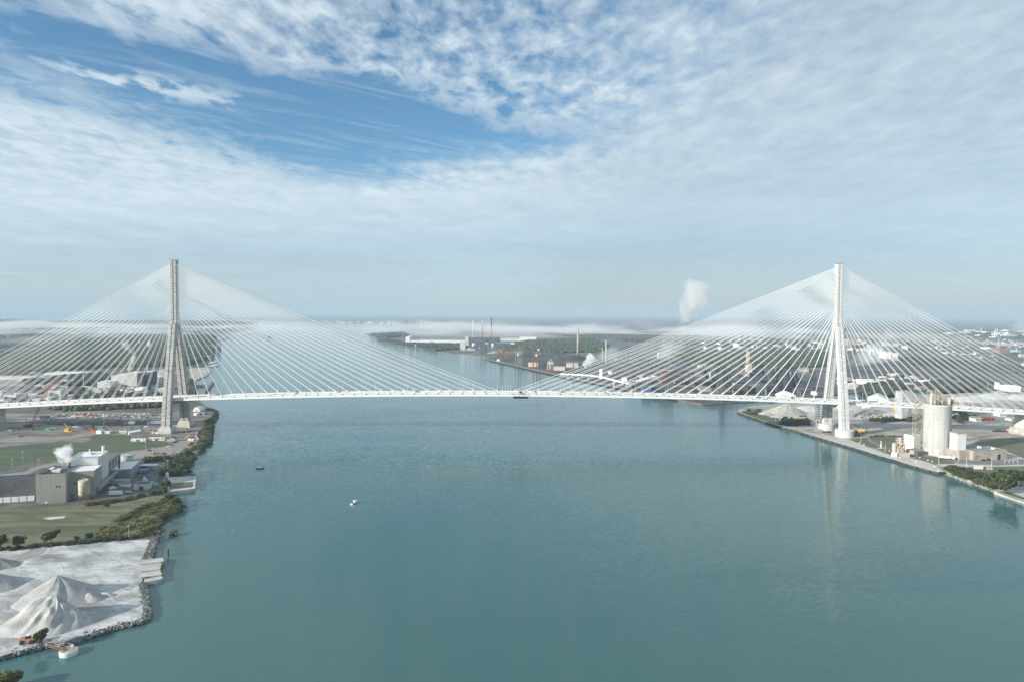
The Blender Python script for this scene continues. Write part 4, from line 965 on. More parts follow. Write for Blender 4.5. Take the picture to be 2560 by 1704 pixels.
sheet('site_track', gp([(-60, 1100), (60, 1094), (160, 1090), (240, 1076), (420, 1064), (420, 1070), (250, 1084), (165, 1097), (60, 1101), (-60, 1108)]), 2.045, ROADM)
sheet('dark_spoil_ground', gp([(60, 1054), (120, 1045), (300, 1046), (420, 1060), (300, 1064), (140, 1062)]), 2.05, COALG)
# cranes
def crane(label, px, py, tip, paint, lattice=True, loc=None, w=1.6):
    p0 = loc or G(px, py, 2.03); o = thing('crawler_crane' if lattice else 'mobile_crane', label, 'crane', p0)
    MB().box(-3.6, 3.6, -2.9, -1.7, 0, 1.2).box(-3.6, 3.6, 1.7, 2.9, 0, 1.2).build('track', RUBBER, o) if lattice else MB().box(-5, 5, -1.4, 1.4, .5, 1.6).box(-4.4, 4.4, -1.45, -1.0, 0, .9).box(-4.4, 4.4, 1.0, 1.45, 0, .9).build('carrier', paint, o)
    MB().box(-4.6, 2.4, -1.6, 1.6, 1.4 if lattice else 1.605, 3.6).build('house', paint, o); MB().box(1.0, 2.6, -2.6, -1.61, 1.5, 3.9).build('cab', GLASS, o)
    t1 = Vector(tip) - p0
    if lattice:
        bo = MB().lattice((1.8, 0, 2.2), t1, w, .16, 22).build('boom', paint, o); ga = MB().tube((-3.5, 0, 3.6), (-5.5, 0, 11), .2, 5).tube((-5.5, 0, 11), t1, .07, 4).tube((-5.5, 0, 11), (-4.4, 0, 3.6), .1, 4); ga.build('gantry', paint, o)
    else: MB().tube((1.0, 0, 3.0), Vector((1, 0, 3)).lerp(t1, .55), .55, 8).tube(Vector((1, 0, 3)).lerp(t1, .5), t1, .38, 8).build('boom', paint, o)
    return o
q = G(74, 1066.5, 2.03); tipr = P(121, 966, q.y); crane('red crawler crane with a very tall lattice boom beside the bridge', 74, 1066, tipr, REDP, True, w=2.6)
q = G(172, 1078, 2.03); crane('yellow telescopic crane with its boom lowered over the site', 172, 1078, P(161, 1057, q.y), YELL, False)
q = G(257, 1074, 2.03); crane('green and white crane with a steep thin boom under the deck', 257, 1074, P(264, 1026, q.y), GREENP, False)
# site buildings
bld('site_shed', 'white shed with a grey end on the construction site', 'shed', 240, 254, 1083, 1076, 9, WHITE, WHITE, R(-6), gable=True, z=2.03)
bld('site_shed', 'grey shed joined to the white site shed', 'shed', 255.5, 275, 1082.5, 1077, 9, PALE, GREYR, R(-4), z=2.03)
bld('site_shed', 'orange tarpaulin covered store on the construction site', 'shed', 218, 238, 1083, 1077.5, 7, ORANGE, ORANGE, R(4), gable=True, z=2.03)
for xl, xr, yb, yt, lab in ((327, 363, 1101.5, 1096, 'long white office trailer, left of the two on the lawn edge'), (372, 411, 1100, 1093, 'long cream office trailer, right of the two on the lawn edge')):
    bld('office_trailer', lab, 'office trailer', xl, xr, yb, yt, 3.4, WHITE if 'white' in lab else mat('cream_paint', (.62, .58, .46), (.7, .66, .54)), WHITE, 0, win=4, door=1, z=2.03, par=0)
bld('site_hut', 'dark roofed hut with pale walls at the end of the office trailers', 'hut', 417, 436, 1103, 1096, 7, PALE, DARKR, R(14), gable=True, z=2.03)
q = G(338, 1092, 2.03); sv = thing('cement_silo', 'white horizontal cement silo on a stand beside the office trailers', 'silo', q, R(25)); MB().tube((-5, 0, 6), (6, 0, 7.5), 1.5, 14).build('shell', WHITE, sv)
st = MB()
for x in (-3.5, 3.5):
    for y in (-1.2, 1.2): st.tube((x, y, -.1), (x, y, 6), .2, 5)
st.build('leg', PALE, sv)
tag(MB().tube((-5, 0, 1.8), (5, 0, 2.2), 1.6, 12).box(-4, 4, -1.2, 1.2, 0, 1).build('water_bowser', SILV, None, loc=G(309, 1082, 2.03)), 'silver tank lying beside the site huts', 'tank')
tag(MB().lathe([(1.6, 0), (1.6, 3.6), (.2, 4.4)], n=14).build('round_tank', WHITE, None, loc=G(324, 1085, 2.03)), 'small round white tank near the site huts', 'tank')
tag(MB().box(-7, 7, -1.6, 1.6, 0, 4.2).build('dark_container', STEELD, None, loc=G(220, 1069, 2.03)), 'long black container stack on the site ground', 'container')
tag(MB().tube((-4, 0, .6), (4, 2, 4.5), .9, 8).build('white_chute', WHITE, None, loc=G(377, 1061, 2.03)), 'white inclined chute beside the right pond', 'chute')
bld('dome_tent', 'big white round topped tent near the shore by the weathered tower', 'tent', 483, 503, 1028, 1021, 13, WHITE, WHITE, 0, gable=True, z=2.03, door=1)
o = bpy.data.objects['dome_tent']
for c in list(o.children_recursive): bpy.data.objects.remove(c)
rr = 5.4; MB().loft([[(5 + rr * math.cos(a), y, max(-.2, (rr + 1.6) * math.sin(a))) for a in np.linspace(-.1, math.pi + .1, 15)] for y in (0, 16)]).build('shell', WHITE, o, False); MB().box(3.0, 7.0, -.06, .05, .05, 3.2).build('opening', PALE, o)
bld('tent', 'small white gabled tent in front of the round topped one', 'tent', 484, 493, 1037, 1032, 6, WHITE, WHITE, R(-20), gable=True, z=2.03)
bld('barge_shed', 'grey metal shed on the point beside the two white tents', 'shed', 495, 512, 1036, 1030.5, 7, GREYC, GREYR, 0, z=2.03)
bld('site_shed', 'dark blue shed behind the red crane', 'shed', 97, 115, 1046, 1040, 8, STEELB, DARKR, R(10), z=2.03)
for i, (px, py, s, mt_, lab) in enumerate(((200, 1037, 6.5, REDP, 'red rebar stack on the site beyond the ponds'), (186, 1041, 4, PALE, 'pale pipe stack left of the red rebar'), (232, 1038, 5, RUST, 'rusty steel stack right of the red rebar'), (150, 1040, 5, STEELD, 'dark timber stack behind the spoil ground'),
        (262, 1040, 4, PALE, 'pale block stack on the track behind the ponds'), (115, 1073, 7, GREENP, 'green mesh covered materials beside the red crane'), (132, 1072, 4, PALE, 'pale bagged materials right of the green mesh'), (190, 1068, 4, PALE, 'pale formwork stack by the black container'),
        (392, 1082, 6, PALE, 'broken concrete rubble left of the weathered tower foot'), (270, 1066, 3, REDP, 'red crates behind the green crane'), (478, 1100, 3.4, WHITE, 'white plant and cabins on the shore road'), (476, 1094, 2.8, REDP, 'red plant on the shore road'), (481, 1086, 2.6, REDP, 'small red machine at the top of the shore road'), (465, 1080, 3, RUST, 'rusty steel pieces by the tower foot'), (440, 1052, 5, PALE, 'rubble between the two legs of the weathered tower'), (452, 1064, 6, PALE, 'pale planks and rubble under the far leg'))):
    mb_s = MB(); r = random.Random(i)
    for k in range(14):
        L = r.uniform(.4, 1.2) * s; x, y = r.uniform(-s, s), r.uniform(-s * .5, s * .5); mb_s.box(-L / 2, L / 2, -.4, .4, 0, r.uniform(.4, 1.6) + (.8 if k % 3 == 0 else 0), r.uniform(-.5, .5), (x, y, 0))
    tag(mb_s.build('material_stack', mt_, None, loc=G(px, py, 2.04)), lab, 'materials')
for i, (px, py, mt_, rz, lab) in enumerate(((388, 1134.5, BROWNP, 0, 'maroon car, leftmost in the row along the shore road'), (396.5, 1134.5, REDP, 0, 'red car, second in the row along the shore road'), (411, 1133.5, BLACKP, 0, 'black car in the middle of the shore road row'), (422.5, 1132, WHP, 0, 'white car in the shore road row'), (437, 1131.5, SILV, .2, 'silver car in the shore road row'), (444, 1128.5, WHP, .2, 'white car at the right end of the shore road row'),
        (421, 1116, WHP, .1, 'white car nearest the lawn tip'), (431, 1112, SILV, .5, 'silver car second from the lawn tip'), (437, 1105, BLACKP, .8, 'dark car beside the dark roofed hut'), (476, 1112.5, REDP, .4, 'red pickup on the right of the shore road'), (481, 1108, BLACKP, .4, 'dark car behind the red pickup'),
        (366, 1067.5, WHP, .3, 'white van near the right pond'), (53, 1091, BLACKP, .1, 'dark car with a white cab on the site track'), (11, 1073, WHP, .2, 'white car by the left frame on the site'), (25, 1075, WHP, .1, 'white car right of the one by the left frame'))):
    car(mt_, px, py, rz, lab, van='van' in lab or 'pickup' in lab, L=5.4 if ('van' in lab or 'pickup' in lab) else 4.8, h=2.2 if 'van' in lab else 1.6, z=2.075)
car(BLACKP, 374, 1126, 0, 'dark car on the road at the lawn edge', z=2.075)
# road guard wall round the shore road, construction clutter that only reads as litter
gl = [G(x, y, 2.03) for x, y in ((446, 1134), (462, 1126), (490, 1112), (497, 1102), (491, 1090), (498, 1074))]; w_ = MB()
for a, b_ in zip(gl[:-1], gl[1:]): w_.loft([[tuple(p_ + n2 * k + Vector((0, 0, z))) for k, z in ((-.25, 0), (.25, 0), (.15, 1.3), (-.15, 1.3))] for p_ in (a, b_) for n2 in (Vector((-(b_ - a).y, (b_ - a).x, 0)).normalized(),)])
tag(w_.build('guard_wall', CONC), 'low concrete wall along the outer edge of the shore road', 'wall')
def litter(name, label, px_poly, n, smin, smax, mt_, seed, cat='debris', z=2.05):
    V, F = [], []; r = random.Random(seed); mb_l = MB()
    for q in fill(px_poly, n, smin, smax, seed): L = q[3]; mb_l.box(-L, L, -L * .5, L * .5, 0, L * r.uniform(.4, .9), r.uniform(0, 3.1), (q[0], q[1], z))
    return tag(mb_l.build(name, mt_), label, cat, kind='stuff')
litter('debris', 'scattered pale building materials over the site', [(60, 1052), (150, 1030), (410, 1034), (410, 1046), (300, 1042), (150, 1046)], 180, .6, 1.8, PALE, 71)
litter('debris', 'scattered dark materials and pallets over the site', [(0, 1078), (80, 1052), (150, 1032), (410, 1036), (400, 1076), (250, 1078)], 160, .5, 1.6, STEELD, 72)
litter('debris', 'rubble strewn round the feet of the weathered tower', [(380, 1076), (420, 1060), (480, 1046), (500, 1058), (470, 1076), (400, 1088)], 150, .4, 1.4, CONC, 73)
# ------------------------------------------------------------------ right bank
ZR = 2.4
def GR(x, y): return G(x, y, ZR)
def gr(pts): return gp(pts, ZR)
APRON = mat('quay_concrete', (.46, .445, .40), (.56, .545, .50), s=.15, det=8)
sheet('quay_apron', gr([(1996, 1077), (2040, 1090), (2140, 1119.5), (2200, 1138.5), (2240, 1149.5), (2280, 1162), (2344, 1179), (2361, 1178), (2350, 1172), (2334, 1160), (2300, 1150), (2276, 1146), (2262, 1148), (2246, 1143), (2225, 1137), (2150, 1110), (2120, 1097), (2060, 1084)]), ZR + .02, APRON)
sheet('lawn', gr([(2122, 1097), (2148, 1094), (2190, 1090), (2246, 1092), (2276, 1098), (2272, 1118), (2238, 1122), (2236, 1133), (2226, 1136), (2190, 1121), (2150, 1108)]), ZR + .03, GRASSR)
sheet('lawn', gr([(2280, 1144), (2300, 1139), (2330, 1139), (2392, 1154), (2382, 1159), (2348, 1158), (2336, 1160), (2310, 1151)]), ZR + .03, GRASSR)
sheet('lawn', gr([(2432, 1108), (2450, 1096), (2700, 1086), (2900, 1150), (2600, 1160), (2518, 1128), (2500, 1120)]), ZR + .03, GRASSR)
sheet('lawn', gr([(2346, 1164), (2366, 1170), (2420, 1167), (2500, 1165), (2700, 1158), (2700, 1205), (2500, 1216), (2420, 1196), (2370, 1178)]), ZR + .025, GRASSR)
sheet('plant_road', gr([(2376, 1137), (2396, 1135), (2436, 1151), (2520, 1148), (2700, 1142), (2700, 1154), (2500, 1161.5), (2416, 1162), (2400, 1158), (2356, 1146), (2342, 1140)]), ZR + .045, mat('plant_asphalt', (.17, .17, .17), (.23, .23, .225), s=.08))
sheet('plant_path', gr([(2348, 1160.5), (2400, 1159), (2500, 1162.5), (2700, 1156), (2700, 1160), (2500, 1165.5), (2410, 1165.5), (2352, 1164)]), ZR + .06, APRON)
sheet('lawn_track', gr([(2166, 1090), (2172, 1090), (2178, 1100), (2200, 1112), (2232, 1120), (2230, 1122), (2196, 1114), (2172, 1102)]), ZR + .05, mat('grey_track', (.2, .2, .2), (.27, .27, .26), s=.2))
sheet('stone_yard', gr([(1890, 1030), (1935, 1018), (2080, 1012), (2300, 1010), (2300, 1052), (2180, 1048), (2060, 1046), (2010, 1052), (1950, 1044), (1905, 1036)]), ZR + .025, PALEG)
sheet('stone_yard', gr([(2140, 1080), (2230, 1072), (2300, 1070), (2560, 1078), (2560, 1092), (2430, 1095), (2280, 1088), (2160, 1088)]), ZR + .028, mat('sandy_ground', (.32, .29, .25), (.44, .41, .36), s=.05, det=8))
sheet('grassy_point', gr([(1846, 1030), (1870, 1024), (1905, 1020), (1916, 1030), (1945, 1044), (1960, 1062), (1936, 1060), (1900, 1048)]), ZR + .022, GRASSD)
sheet('far_lawn', gr([(2380, 1036), (2440, 1034), (2450, 1046), (2390, 1052)]), ZR + .02, GRASSD)
# quay wall with timber wale and piles
qw = thing('quay_wall', 'long dark sheet piled quay wall running under the pale tower to the silo', 'quay', (0, 0, 0))
qpts = [Vector((*G(x, y, 0)[:2], 0)) for x, y in Q[:-1]]
def strip(mb, pts, off0, off1, z0, z1):
    for a, b_ in zip(pts[:-1], pts[1:]):
        nn_ = Vector((-(b_ - a).y, (b_ - a).x, 0)).normalized()
        mb.loft([[tuple(p_ + nn_ * o_ + Vector((0, 0, z))) for o_, z in ((off0, z0), (off1, z0), (off1, z1), (off0, z1))] for p_ in (a, b_)])
    return mb
strip(MB(), qpts, -.5, .05, -2, 2.43).build('sheet_piling', QUAY, qw)
strip(MB(), qpts, -.9, -.51, 1.5, 1.85).build('wale', mat('grey_wale', (.13, .12, .11), (.2, .19, .18), s=.3), qw)
strip(MB(), qpts, -.6, .5, 2.434, 2.6).build('coping', APRON, qw)
tot_ = 0
for a, b_ in zip(qpts[:-1], qpts[1:]):
    nn_ = Vector((-(b_ - a).y, (b_ - a).x, 0)).normalized(); n_f = max(2, int((b_ - a).length / 11))
    for k in range(n_f):
        p_ = a.lerp(b_, (k + .5) / n_f) - nn_ * 1.05; MB().box(p_.x - .35, p_.x + .35, p_.y - .35, p_.y + .35, -1.5, 2.3).build('fender', RUBBER, qw)
pl_ = MB()
for k in range(9):
    q = G(lerp(2344, 2363, k / 8), lerp(1183.5, 1181.5, k / 8), 0); pl_.box(q.x - .25, q.x + .25, q.y - .5, q.y + .1, -2, 2.3)
pl_.build('piling', WOOD, qw)
for i, (x, y) in enumerate(((2148, 1108), (2160, 1112), (2223, 1127), (2300, 1144), (2320, 1151), (2330, 1154), (2336, 1166), (2290, 1155), (2346, 1176), (2250, 1144.5))):
    q = GR(x, y); mb_ = MB().lathe([(.45, 0), (.4, .9), (.6, 1.1), (.6, 1.4), (.1, 1.5)], n=10)
    tag(mb_.build('mooring_bollard', WHITE, None, loc=q), 'white mooring bollard on the quay, %s along from the pale tower' % ORD[i] if False else 'white mooring bollard standing on the quay before the great silo', 'bollard', 'mooring bollards on the quay')
# the great silo
q = GR(2341, 1139); s = scale_at(q); rS = 35.5 * s * .87; cS = q + Vector((q.x, q.y, 0)).normalized() * rS; HSI = (1137 - 1013) * s * 1.03
SILO = mat('pale_silo_concrete', (.43, .425, .40), (.52, .515, .49), s=.05, st=(1, 1, .25), c3=(.35, .34, .31), s3=.12, lo3=.5, hi3=.75, det=8, wav=('Z', .06, .93))
si = thing('cement_silo', 'giant pale concrete silo crowned with pipework beside the river', 'silo', cS)
shl = MB().lathe([(rS, -1), (rS, HSI), (rS - .6, HSI + .01), (rS - .6, HSI - .6), (.1, HSI - .5)], n=72).build('shell', SILO, si)
sm = MB()
for a in (-1.62, -.9, -2.4):
    x, y = (rS + .02) * math.cos(a), (rS + .02) * math.sin(a); sm.box(-.12, .12, -.14, .14, .1, HSI - .2, a + math.pi / 2, (x, y, 0))
sm.build('seam', mat('seam_grey', (.3, .29, .27), (.36, .35, .33)), shl)
MB().lathe([(rS + .25, HSI - 1.4), (rS + .25, HSI - .7), (rS + .02, HSI - .6), (rS + .02, HSI - 1.5)], n=72, caps=False).build('rim_band', CREAM, shl)
# rooftop pipework: frames, vessels, ducts, stacks
rt = random.Random(5); fr = MB()
def frame(x0, x1, y0, y1, z0, z1, lv, r=.16):
    for x in (x0, (x0 + x1) / 2, x1):
        for y in (y0, y1): fr.tube((x, y, z0), (x, y, z1), r, 4)
    for k in range(1, lv + 1):
        z = lerp(z0, z1, k / lv)
        for y in (y0, y1): fr.tube((x0, y, z), (x1, y, z), r * .8, 4)
        for x in (x0, x1): fr.tube((x, y0, z), (x, y1, z), r * .8, 4)
        zz0 = lerp(z0, z1, (k - 1) / lv); fr.tube((x0, y0, zz0), ((x0 + x1) / 2, y0, z), r * .6, 3); fr.tube(((x0 + x1) / 2, y0, zz0), (x1, y0, z), r * .6, 3)
frame(-13.5, -5, -9, -3, HSI - .6, HSI + 15.5, 5); frame(-4, 5, -7, 0, HSI - .6, HSI + 9, 3); frame(6.5, 12.5, -6, 2, HSI - .6, HSI + 8, 3); frame(-9, 3, 0, 7, HSI - .6, HSI + 13, 4)
for k in range(36):
    a = 2 * math.pi * k / 36; fr.tube(((rS - .5) * math.cos(a), (rS - .5) * math.sin(a), HSI - .5), ((rS - .5) * math.cos(a), (rS - .5) * math.sin(a), HSI + 1.3), .07, 3)
fr.lathe([(rS - .42, HSI + 1.2), (rS - .42, HSI + 1.32), (rS - .56, HSI + 1.32), (rS - .56, HSI + 1.2)], n=36, caps=False)
fr.build('roof_frame', TANP, si)
for k, (x, y, r, h, z) in enumerate(((-11, -6, 1.6, 9, 0), (-7.5, -6.5, 1.3, 6, 0), (7.6, -7.5, 1.5, 7.5, 0), (13.2, -4, 1.3, 8.5, 0), (0, -4.5, 2.0, 5, 0), (3, 3, 2.2, 8, 0), (-4, 4, 1.9, 11, 0), (10, 2, 1.5, 6, 0))):
    MB().lathe([(r * .3, HSI - .6 + z), (r, HSI + 1.0 + z), (r, HSI + h - .6 + z), (r * .5, HSI + h + z)], (x, y, 0), 14).build('filter_vessel', TANP if k % 3 else CREAM, si, True)
dk_ = MB()
for k in range(26):
    x, y, z = rt.uniform(-12, 12), rt.uniform(-8, 3), HSI + rt.uniform(.8, 9); L = rt.uniform(2, 6); ax_ = rt.choice(((1, 0, 0), (0, 1, 0), (0, 0, 1), (.7, 0, .7), (-.7, 0, .7)))
    dk_.tube((x, y, z), (x + ax_[0] * L, y + ax_[1] * L, z + ax_[2] * L * .6), rt.uniform(.18, .45), 7)
dk_.build('duct', mat('tan_brown_steel', (.3, .22, .16), (.4, .31, .24), s=.3), si)
mc_ = MB()
for k in range(12): x, y = rt.uniform(-11, 11), rt.uniform(-8, 0); mc_.box(x - .9, x + .9, y - .8, y + .8, HSI - .6, HSI + rt.uniform(1.2, 4))
mc_.build('motor_house', STEELD, si)
# stair tower, lift housing and the sheds round the silo
q = GR(2299.5, 1122); stt = thing('stair_tower', 'pinkish latticed stair tower climbing the left side of the great silo', 'stair tower', q + Vector((0, 6, 0)))
st2 = MB(); w2 = 3.9; h0, h1 = 16.0, HSI + 2
for x in (-w2, w2):
    for y in (-2.2, 2.2): st2.tube((x, y, h0), (x, y, h1), .2, 5)
nl = 7
for k in range(nl):
    z0, z1 = lerp(h0, h1, k / nl), lerp(h0, h1, (k + 1) / nl)
    for y in (-2.2, 2.2): st2.tube((-w2, y, z0), (w2, y, z1), .1, 4); st2.tube((-w2, y, z1), (w2, y, z1), .12, 4); st2.tube((-w2, y, z1), (w2, y, z0), .06, 3)
st2.build('frame', TANP, stt); st3 = MB()
for k in range(nl):
    z0, z1 = lerp(h0, h1, k / nl), lerp(h0, h1, (k + 1) / nl); st3.loft([[(-w2, y, z0), (-w2, y + 1.6, z0), (-w2, y + 1.6, z0 + .3), (-w2, y, z0 + .3)] if i == 0 else [(w2, y, z1), (w2, y + 1.6, z1), (w2, y + 1.6, z1 + .3), (w2, y, z1 + .3)] for i in (0, 1) for y in (-1.8,)])
    st3.box(-w2 - .3, w2 + .3, -2.3, -1.9, z1 - .2, z1 + .02)
st3.build('stair_flight', mat('brown_steel', (.2, .15, .11), (.28, .2, .15), s=.3), stt)
bld_at('silo_annex', 'white block housing at the foot of the silo stair tower', 'industrial building', GR(2284, 1127), 9.5, 12, 17, mat('white_block', (.62, .61, .57), (.7, .69, .65), s=.08), GREYR, R(16), par=.5)
bld_at('silo_annex', 'small white hoist box hanging off the left of the silo annex', 'industrial building', GR(2275, 1112), 5, 9, 11.5, mat('white_block', (1, 1, 1)), GREYR, R(16), par=.3)
bld_at('pump_house', 'small tan brick building with brown doors in front of the silo', 'pump house', GR(2284, 1141), 15, 9, 6.6, TAN, GREYR, R(22), door=0, par=.3)
o = [c for c in bpy.data.objects if c.name.startswith('pump_house') and 'tan brick' in c.get('label', '')][0]
wl = [c for c in o.children if c.name.startswith('wall')][0]
for k in range(3): MB().box(6.4 + k * 2.8, 8.6 + k * 2.8, -.08, .05, .1, 4.8).build('door', mat('brown_door', (.17, .085, .06), (.22, .12, .085)), wl)
q = GR(2347, 1140); cn = thing('loading_canopy', 'white truck loading canopy with dark bays at the foot of the silo', 'canopy', q, R(8)); MB().box(-.5, 14.5, 0, 8, 5.0, 6.0).build('roof', WHITE, cn)
for k in range(4): MB().box(k * 4.6, k * 4.6 + .9, .2, 7.6, 0, 4.99).build('pillar', WHITE, cn)
MB().box(0, 14, 7.65, 7.95, 0, 4.99).build('back_wall', STEELD, cn)
for k, x in enumerate((2, 9)): MB().lathe([(1.1, 6.0), (1.1, 12), (.4, 12.8)], (x, 4, 0), 12).build('dust_hopper', WHITE, cn, True)
# loading tower on the quay (pink tan)
q = GR(2252, 1141); lt = thing('ship_unloader', 'pinkish tan unloading tower of tanks and ducts on the quay edge', 'unloader', q, R(-12))
MB().lathe([(2.2, 0), (2.2, 13.5), (1.4, 14.4)], (-6.0, 2, 0), 18).lathe([(1.8, 0), (1.8, 12), (.9, 13)], (3.4, 4, 0), 16).build('tank', TANP, lt, True)
g = MB()
for x in (-3.2, 2.6):
    for y in (.5, 5.5): g.tube((x, y, 0), (x, y, 19.5), .25, 5)
for z in (5, 9.5, 14, 17, 19.5):
    for y in (.5, 5.5): g.tube((-4.6, y, z), (4.4, y, z), .16, 4)
    g.box(-4.6, 4.4, .3, 5.7, z - .1, z + .05) if z in (14, 17) else None
for z0, z1 in ((0, 5), (5, 9.5), (9.5, 14)): g.tube((-3.2, .5, z0), (2.6, .5, z1), .14, 4)
g.build('frame', TANP, lt)
MB().lathe([(.7, 11), (2.4, 14.2), (2.4, 18.8), (1.2, 20.6)], (-.3, 3, 0), 16).build('cyclone', TANP, lt, True)
MB().tube((-3, .2, 1), (-2.2, .2, 9), .6, 9).tube((-2.2, .2, 9), (1.5, 1, 15), .55, 9).tube((2, .2, 2), (.4, .2, 10), .55, 9).tube((3.4, 4, 12.6), (.5, 3, 18), .5, 9).build('duct', mat('tan_duct', (.46, .36, .29), (.56, .46, .38), s=.3), lt)
MB().box(-1.8, 7.5, -3.6, .2, 0, 5.2).build('control_house', TAN, lt); MB().box(-9.2, -4.0, -1.6, 1.0, 0, 4.6).build('white_bin', WHITE, lt)
# brick building with the white square tower
o = bld_at('brick_works', 'low tan brick works with a grey flat roof right of the silo', 'industrial building', GR(2433, 1150), 40, 36, 9.4, TAN, mat('works_roof', (.21, .21, .215), (.28, .28, .285), s=.1), R(9), vents=2, par=.5)
wl = [c for c in o.children if c.name.startswith('wall')][0]
MB().box(29, 32.4, -.09, .05, .05, 5.6).build('door', BLACKP, wl)
for x in (3, 17, 36): MB().tube((x, -.12, .2), (x, -.12, 9), .13, 6).build('drain_pipe', mat('brown_steel', (1, 1, 1)), wl)
MB().box(3, 8, -.1, .05, 3.6, 4.2).build('window', GLASS, wl)
rl = lambda x, y: Vector((o.location.x + x * math.cos(R(9)) - y * math.sin(R(9)), o.location.y + x * math.sin(R(9)) + y * math.cos(R(9)), ZR + 9.55))
wt = thing('white_tower', 'white square process tower standing on the brick works roof', 'tower', rl(-11.0, 9), R(9))
bld2 = MB().box(-.5, 10.2, 0, 10, -9.5, 17.0).build('wall', mat('white_tower_cladding', (.72, .72, .70), (.80, .80, .78), s=.06), wt)
MB().box(-.9, 10.6, -.4, 10.4, 17.003, 17.7).build('roof', TAN, wt)
g = MB()
for x, y in ((-.6, 0), (10.2, 0), (10.2, 9.6), (-.6, 9.6)): g.tube((x, y, 17.7), (x, y, 19), .08, 4)
g.tube((-.6, 0, 18.9), (10.2, 0, 18.9), .07, 4).tube((10.2, 0, 18.9), (10.2, 9.6, 18.9), .07, 4); g.tube((8, 5, 17.7), (12.4, 2, 15.6), .14, 4).build('railing', RUST, wt)
bld_at('works_wing', 'low tan wing of the brick works beneath the white square tower', 'industrial building', rl(-12.2, 5.0) - Vector((0, 0, 9.55)), 12.1, 30, 9.0, TAN, mat('works_roof', (1, 1, 1)), R(9), par=.4)
# lorries, cars, posts, sign
def tanker(label, px, py, yaw):
    o = thing('tanker_lorry', label, 'lorry', GR(px, py) + Vector((0, 0, .05)), yaw)
    MB().tube((-6.5, 0, 2.2), (4.5, 0, 2.2), 1.35, 16).build('tank', WHP, o, False); MB().box(-6, 8, -.6, .6, .75, 1.0).build('chassis', STEELD, o)
    c = MB().box(5.3, 8.2, -1.2, 1.2, 1.005, 3.5, lean=(-.15, 0)).build('cab', WHP, o); MB().box(7.6, 8.24, -1.05, 1.05, 2.3, 3.2).build('windscreen', GLASS, c)
    for x in (-5.6, -4.2, 3.4, 4.8, 7.2):
        for y in (-1, 1): MB().tube((x, y * .7, .5), (x, y * 1.2, .5), .5, 10).build('wheel', RUBBER, o)
tanker('white tanker lorry with a white cab in front of the loading canopy', 2364, 1147, R(-24)); tanker('white tanker lorry waiting by the wall of the brick works', 2392, 1138, R(-26))
for px, py, mt_, lab in ((2408, 1144, SILV, 'silver car behind the waiting tanker lorry'), (2418, 1147, BLACKP, 'black car near the corner of the brick works'), (2459, 1150.5, BLACKP, 'black car parked at the front of the brick works, left one'), (2473, 1149.5, BLACKP, 'black car parked at the front of the brick works, right one')):
    car(mt_, px, py, R(10), lab, loc=GR(px, py) + Vector((0, 0, .06)))
for px, yb, yt, lab in ((2347, 1160, 1143, 'slim white lamp post on the lawn before the tanker lorry'), (2416, 1168, 1143, 'tall white lamp post beside the plant path'), (2479, 1166, 1139, 'tall white lamp post right of the white signboard'), (2396, 1154, 1138, 'white lamp post at the edge of the plant road'), (2152, 1107, 1093, 'slim post on the lawn below the pale tower'), (2213, 1128, 1109, 'tall post on the quay lawn left of the unloader'), (2279, 1139, 1128, 'short post right of the unloader'), (1939, 1053, 1038, 'white mast on the grassy point')):
    post(px, yb, yt, lab, WHITE, arm=False, z=ZR, r=.17)
q = GR(2202, 1120); o = thing('mooring_mast', 'white lattice navigation mast on a base on the quay lawn', 'mast', q); MB().lattice((0, 0, .5), (0, 0, 8.5), 1.0, .12, 7).build('mast', WHITE, o); MB().box(-3.5, 3.5, -1, 1, 0, .5).build('base', CONC, o); MB().box(-1.8, 1.8, -.3, .3, 6.3, 7.2).build('lamp', BLACKP, o)
sg = thing('sign_board', 'white riverside notice board with rows of small coloured lettering', 'sign', GR(2446, 1172.5), R(-4))
MB().box(-4.4, 4.4, -.1, .1, .5, 4.0).build('panel', WHITE, sg)
l_ = MB(); r5 = random.Random(2)
for row, z in enumerate((3.2, 2.35, 1.5)):
    x = -3.8
    while x < 3.6: wd_ = r5.uniform(.25, .6); l_.box(x, x + wd_, -.13, -.1, z, z + .42); x += wd_ + r5.uniform(.1, .3)
l_.build('lettering', mat('faded_lettering', (.45, .35, .42), (.52, .45, .5)), sg)
for x in (-3.6, 3.6): MB().box(x - .15, x + .15, .11, .4, -.2, 3.9).build('post', CONC, sg)
o = thing('gate_frame', 'pale pipe gate frames beside the plant road', 'gate', GR(2528, 1157)); MB().box(-7, 7, -.2, .2, 2.9, 3.3).build('beam', PALE, o)
for x in (-6.8, -2, 2, 6.8): MB().box(x - .2, x + .2, -.2, .2, -.1, 2.9).build('post', PALE, o)
tag(MB().box(-2.5, 2.5, -1, 1, 0, 1.6).tube((-1.8, 0, 1.6), (-1.8, 0, 2.6), .3, 6).tube((1, 0, 1.6), (1, 0, 2.2), .5, 6).build('valve_station', TANP, None, loc=GR(2474, 1172)), 'small pinkish valve station on the grass right of the signboard', 'valve station')
